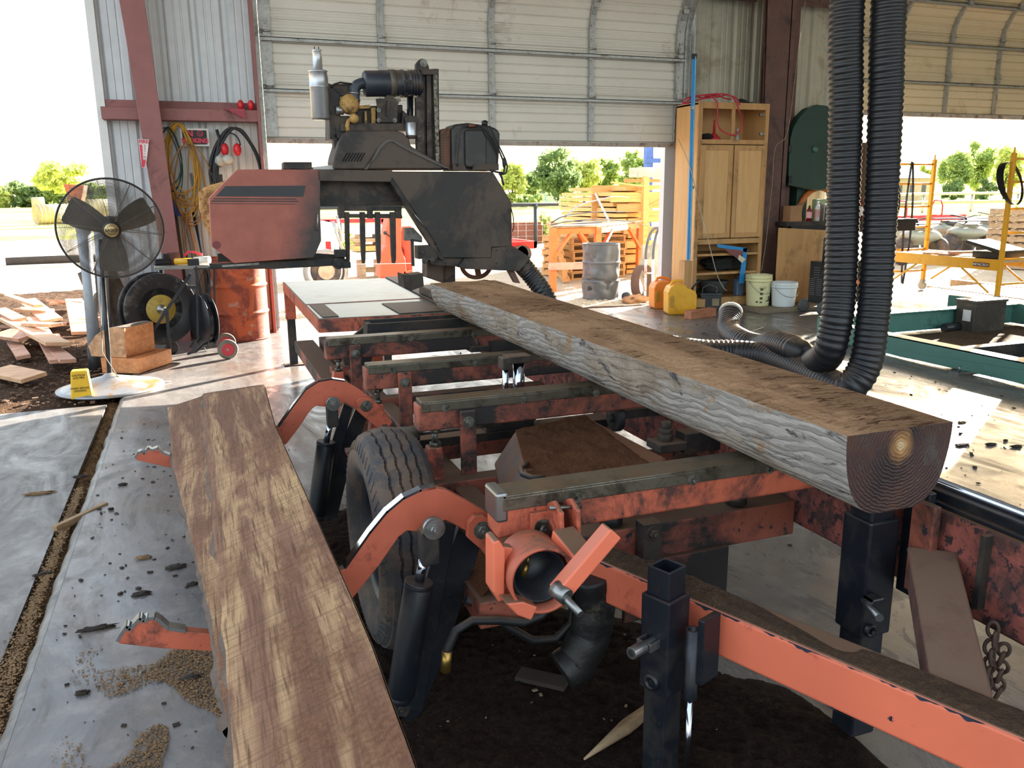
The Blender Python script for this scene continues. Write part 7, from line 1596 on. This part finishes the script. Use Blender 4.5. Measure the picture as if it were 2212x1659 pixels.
obj('top_rail', MB().cyl((24, 45, z2_), (60, 45, z2_), .09, n=8), galv, f2); obj('mid_rail', MB().cyl((24, 45, z2_*.55), (60, 45, z2_*.55), .06, n=8), galv, f2)
for i in range(8): obj('fence_post', MB().cyl((25+i*4.5, 45.1, GZ), (25+i*4.5, 45.1, z2_), .09, n=8), galv, f2)
# rusty steel stock behind the fence
rs = M('rust brown steel stock', '8a5644', .8, var=.2)
for i in range(7):
    y_ = 26; z_ = GZ+.04+.1*i; a_ = oy(1106, 500, y_).x; b_ = oy(1205-i*6, 500, y_).x
    tag(obj('steel_bar_bundle', MB().box(a_-1.5, b_, y_, y_+.2, z_-.05, z_+.05), rs), 'rust brown bar bundle behind the pipe fence, '+('lowest', 'second', 'third', 'fourth', 'fifth', 'sixth', 'highest')[i]+' of the tier', 'steel stock', 'steel stock behind the fence')
# houses
def house(u0, u1, vb, vw, vr, d, wall, roof, lb, win=2):
    a, b_ = oy(u0, vb, d), oy(u1, vb, d); zw = oy(u0, vw, d).z; zr = oy((u0+u1)/2, vr, d).z; hh_ = thing('house', lb, 'house', ((a.x+b_.x)/2, d+3, GZ)); W_ = b_.x-a.x
    obj('walls', MB().box(a.x, b_.x, d, d+6, GZ, zw), wall, hh_)
    o_ = W_*.06; xm2 = (a.x+b_.x)/2
    obj('roof', MB().add([(a.x-o_, d-.4, zw), (b_.x+o_, d-.4, zw), (b_.x+o_, d+6.4, zw), (a.x-o_, d+6.4, zw), (xm2-W_*.2, d+3, zr), (xm2+W_*.2, d+3, zr)], [(0, 1, 5, 4), (1, 2, 5), (2, 3, 4, 5), (3, 0, 4), (3, 2, 1, 0)]), roof, hh_)
    for i in range(win):
        x_ = a.x+W_*(i+.7)/(win+.4); obj('window', MB().box(x_-W_*.05, x_+W_*.05, d-.03, d, GZ+(zw-GZ)*.35, GZ+(zw-GZ)*.75), M('dark window', '3f4a55', .2), hh_)
gr_ = M('grey shingle roof', '7b8088', .8); bw_ = M('tan brick wall', 'a89a88', .8)
house(1142, 1186, 428, 410, 398, 120, bw_, gr_, 'small grey house left of the tallest tree in the first doorway')
house(1180, 1215, 430, 412, 409, 118, M('pale green shed wall', 'b9d0c0', .7), M('pale roof', 'b0b8b6', .7), 'pale green shed beside the small grey house', 1)
house(1925, 2012, 418, 385, 350, 70, bw_, M('blue grey roof', '7f8b9a', .8), 'house with a broad blue grey roof behind the scaffold', 3)
house(1810, 1900, 418, 370, 308, 74, bw_, MATS['blue grey roof'], 'blue grey roofed building glimpsed between the two black hoses', 2)
# red trailer
rd_m = M('bright red enamel', 'c9252b', .4)
tr_ = thing('red_trailer', 'low red utility trailer parked outside right of the saw head', 'trailer', (oy(1130, 530, 19).x, 19.5, GZ))
a_, b_ = oy(1095, 530, 19).x, oy(1160, 530, 19).x; zt1 = oy(1130, 522, 19).z
obj('side_rail', MB().box(a_, b_, 19, 19.08, zt1-.16, zt1), rd_m, tr_); obj('side_rail', MB().box(a_-.2, b_-.3, 20.6, 20.68, zt1-.10, zt1+.05), rd_m, tr_); obj('end_rail', MB().box(b_-.08, b_, 19, 20.68, zt1-.16, zt1), rd_m, tr_); obj('end_rail', MB().box(a_-.2, a_-.12, 19, 20.68, zt1-.16, zt1), rd_m, tr_)
obj('bed', MB().box(a_, b_, 19.08, 20.6, zt1-.18, zt1-.14), rd_m, tr_)
for x_ in (a_+.3, b_-.4): obj('wheel', MB().cyl((x_, 18.86, GZ+.2), (x_, 19.0, GZ+.2), .2, n=24), rubber, tr_)
# red orange machine behind the mill, and things beside it
om = M('machine orange red', 'e0583c', .5, var=.05)
yM = 12.5; mc = thing('orange_machine', 'orange red cast machine column standing outside behind the saw head fingers', 'machine', (oy(862, 560, yM).x, yM, GZ))
obj('column', MB().ppx([(833, 500), (840, 468), (868, 466), (868, 540), (876, 560), (880, 600), (820, 600), (823, 545), (833, 530)], yM, .35), om, mc, bevel=.02)
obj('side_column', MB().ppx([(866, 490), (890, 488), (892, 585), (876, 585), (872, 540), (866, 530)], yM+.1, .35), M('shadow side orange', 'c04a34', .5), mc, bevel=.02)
obj('foot', MB().ppx([(872, 586), (892, 584), (893, 606), (868, 606)], yM, .3), om, mc, bevel=.01)
obj('machine_base', MB().box(oy(835, 600, yM).x, oy(890, 600, yM).x, yM, yM+.5, GZ, oy(860, 598, yM).z), om, mc)
a_ = oy(832, 503, yM-.05); obj('lever', MB().cyl(a_, oy(844, 512, yM-.05), .012).blob(tuple(a_), (.03, .03, .03), 1, 0, 2), blk, mc)
rb_ = oy(690, 478, 17); rb2 = oy(845, 478, 17)
tag(obj('red_beam', MB().box(rb_.x, rb2.x, 17, 17.12, oy(700, 483, 17).z, oy(700, 474, 17).z).box(rb_.x+.1, rb_.x+.2, 17, 17.1, GZ, oy(700, 476, 17).z).box(rb2.x-.2, rb2.x-.1, 17, 17.1, GZ, oy(700, 476, 17).z), rd_m), 'long red rail on posts outside, seen through the saw throat', 'rail')
yV = 15.5; vt_ = thing('white_trailer', 'white box trailer with grey wheel arch seen under the red saw cover', 'trailer', (oy(700, 520, yV).x, yV, GZ))
a_, b_ = oy(640, 480, yV), oy(719, 480, yV)
obj('box_body', MB().box(a_.x-.6, b_.x, yV, yV+1.4, oy(700, 522, yV).z, oy(700, 481, yV).z), M('white trailer skin', 'e6e6e4', .4), vt_, bevel=.02)
wc_ = oy(704, 552, yV-.15); obj('wheel_arch', MB().lathe([(.33, .0), (.40, .0), (.40, .25), (.33, .25)], (wc_.x, yV+.15, GZ+.27), (0, -1, 0), 40), M('grey mudguard', '8f8c88', .5), vt_)
obj('wheel', MB().lathe([(.15, .1), (.22, .11), (.27, .08), (.28, 0), (.27, -.08), (.15, -.1)], (wc_.x, yV-.02, GZ+.28), (0, -1, 0), 36), rubber, vt_)
obj('wheel_disc', MB().lathe([(0, .09), (.06, .09), (.10, .07), (.155, .09)], (wc_.x, yV-.02, GZ+.28), (0, -1, 0), 28), M('rusty cream disc', 'b8a088', .6), vt_)
obj('tow_strut', MB().cyl(oy(719, 478, yV-.1), oy(742, 545, yV-.1), .03).cyl(oy(728, 466, yV-.1), oy(738, 520, yV-.1), .025), galv, vt_)
for i, (u0, u1, v0, v1, lb, mt) in enumerate(((765, 832, 488, 505, 'bright white slab on top of the pile behind the fingers', M('chalk white slab', 'e8e4dc', .8)), (770, 830, 516, 522, 'grey bench board under the white slab', pw3), (768, 832, 532, 541, 'brown plank pair in the pile behind the fingers', pw), (760, 815, 546, 560, 'pale bottom slab of the pile behind the fingers', M('chalk white slab', 'e8e4dc')))):
    a_, b_ = oy(u0, v0, 16.5), oy(u1, v1, 16.5); tag(obj('stacked_slab', MB().box(a_.x, b_.x, 16.5, 17.2, b_.z, a_.z), mt), lb, 'slab', 'slab pile outside')
for x_ in (oy(782, 540, 16.6).x, oy(822, 540, 16.6).x): pass
a_ = oy(782, 540, 16.65); b_ = oy(820, 540, 16.65)
tag(obj('slab_trestle', MB().box(a_.x-.05, a_.x+.05, 16.6, 17.1, GZ, oy(800, 506, 16.6).z-.01).box(b_.x-.05, b_.x+.05, 16.6, 17.1, GZ, oy(800, 506, 16.6).z-.01).box(a_.x, b_.x, 16.8, 16.9, GZ+.1, GZ+.2), pw3), 'grey timber trestle carrying the slab pile outside', 'trestle')
# gravel scatter
crumbs('gravel_scatter', 'loose stones scattered on the yard outside the door', 1800, lambda r: (r.uniform(1, 7), r.uniform(9.95, 13), GZ+.01), .012, .05, M('pale stones', 'b5aa98', .9, var=.3), 21)
tag(obj('rusty_chain', MB().tube([Vector((5.0+i*.12, 10.6+.05*sin(i*.8), GZ+.03)) for i in range(10)], .012, 6), M('rusty chain', '5b4a40')), 'rusty chain lying on the gravel left of the dented drum', 'chain')
p = oz(1372, 655, GZ); tag(obj('rag_heap', MB().blob((p.x, p.y, GZ+.05), (.22, .12, .07), 9, .5, 3, 2.5), M('brown rag', '9a7250', .9)), 'crumpled brown rag on the gravel between drum and hand truck', 'rag')
p = oz(1352, 650, GZ); tag(obj('black_ball', MB().blob((p.x, p.y, GZ+.07), (.07, .07, .07), 9, .05, 3), rubberk), 'black round hitch knob lying beside the dented drum', 'knob')
# quad bikes
def quad(x, y, rz, lb, m_):
    q = thing('quad_bike', lb, 'quad bike', (0, 0, 0), 'quad bikes parked outside')
    obj('body_shell', MB().prism([(-.55, -.2, .45), (.55, -.2, .42), (.72, -.2, .60), (.66, -.2, .80), (.30, -.2, .86), (.1, -.2, .74), (-.3, -.2, .76), (-.62, -.2, .86), (-.74, -.2, .74)], (0, .4, 0)), m_, q, bevel=.04, seg=3)
    obj('seat', MB().box(-.5, .12, -.14, .14, .74, .86), rubberk, q, bevel=.04)
    for sx_ in (-1, 1):
        obj('fender', MB().blob((sx_*.5, 0, .62), (.34, .48, .16), 3+sx_, .1, 3), m_, q)
        for sy_ in (-1, 1): obj('wheel', MB().lathe([(.12, .1), (.22, .12), (.28, .09), (.30, 0), (.28, -.09), (.22, -.12), (.12, -.1), (.0, -.05)], (sx_*.55, sy_*.42, .29), (0, 1, 0), 28), rubber, q)
    obj('handlebar', MB().tube([(.28, -.36, 1.02), (.30, -.2, 1.0), (.32, 0, .95), (.30, .2, 1.0), (.28, .36, 1.02)], .014, 8).cyl((.32, 0, .95), (.45, 0, .7), .03), blk, q)
    obj('rack', MB().box(.42, .8, -.3, .3, .88, .90).box(-.85, -.42, -.3, .3, .90, .92), blk, q)
    for sy_ in (-.14, .14): obj('headlight', MB().blob((.72, sy_, .70), (.03, .09, .05), 1, 0, 2), wl2, q)
    q.location = (x, y, GZ); q.rotation_euler = (0, 0, rz); return q
cam_m = M('grey green camo plastic', '8a9288', .45, var=.1, dirt='8b6f52', da=.42, ds=3)
p = oy(2070, 500, 15.5); quad(p.x, 15.5, -2.0, 'grey green quad bike facing the shop, right of the far scaffold upright', cam_m)
p = oy(2150, 500, 16.2); quad(p.x+.2, 16.4, -2.7, 'second quad bike half hidden behind the near scaffold upright', cam_m)
p = oy(1960, 500, 14.8); quad(p.x, 14.8, -1.8, 'pale quad bike seen behind the left scaffold rungs', cam_m)
# red hand trucks / rack outside right
def rtruck(u, y, lb):
    r_ = thing('red_hand_truck', lb, 'hand truck', (oy(u, 470, y).x, y, GZ), 'red hand trucks by the fence'); x = oy(u, 470, y).x
    obj('truck_frame', MB().tube([(x-.2, y, GZ+.15), (x-.2, y, 1.05), (x-.12, y, 1.2), (x+.12, y, 1.2), (x+.2, y, 1.05), (x+.2, y, GZ+.15)], .02, 8).cyl((x-.2, y, .4), (x+.2, y, .4), .018).cyl((x-.2, y, .8), (x+.2, y, .8), .018), rd_m, r_)
    for s_ in (-.25, .25): obj('wheel', MB().cyl((x+s_-.03, y+.05, GZ+.13), (x+s_+.03, y+.05, GZ+.13), .13, n=20), rubber, r_)
rtruck(1945, 17.5, 'red hand truck standing behind the left scaffold rungs'); rtruck(2022, 17.8, 'red hand truck standing just right of the far scaffold upright')
x_ = oy(2000, 440, 18.5).x; tag(obj('red_rack', MB().box(x_-1.5, x_+1.6, 18.5, 18.6, .62, .78).box(x_-1.4, x_-1.3, 18.5, 18.6, GZ, .7).box(x_+1.4, x_+1.5, 18.5, 18.6, GZ, .7), M('faded red rack', 'a83a3c', .6)), 'long faded red rack behind the quad bikes', 'rack')
x_ = oy(2145, 490, 15.5).x; tag(obj('blue_barrel', MB().cyl((x_+.15, 14.6, GZ), (x_+.15, 14.6, .75), .29, n=28), M('blue plastic barrel', '3565a8', .5)), 'blue plastic barrel behind the near scaffold upright', 'barrel')
# pallets stacked at right edge
p1_ = pallet('lowest pallet of the stack at the right picture edge', pw3, (oy(2200, 540, 12.6).x+.3, 12.6, GZ), .1, 0, 1.3, 1.1)
for k in range(8): dup(p1_, (oy(2200, 540, 12.6).x+.3+.02*(k % 3), 12.6, GZ+.137*(k+1)), .1+.02*(k % 2), ('second', 'third', 'fourth', 'fifth', 'sixth', 'seventh', 'eighth', 'topmost')[k]+' pallet of the stack at the right picture edge')
for i, (u0, v0, u1, v1, lb) in enumerate(((2060, 612, 2212, 630, 'long weathered timber on the ground beyond the scaffold'), (2010, 626, 2212, 655, 'nearer long weathered timber on the ground below the scaffold'))):
    a_, b_ = oz(u0, v0, -.06), oz(u1, v1, -.06); d_ = b_-a_; tag(obj('ground_timber', MB().beam(a_, b_+d_*.4, .16, .14), WOOD('weathered ground timber', 'a58a68', '7d6448', 0, 4, 9), bevel=.005), lb, 'timber')
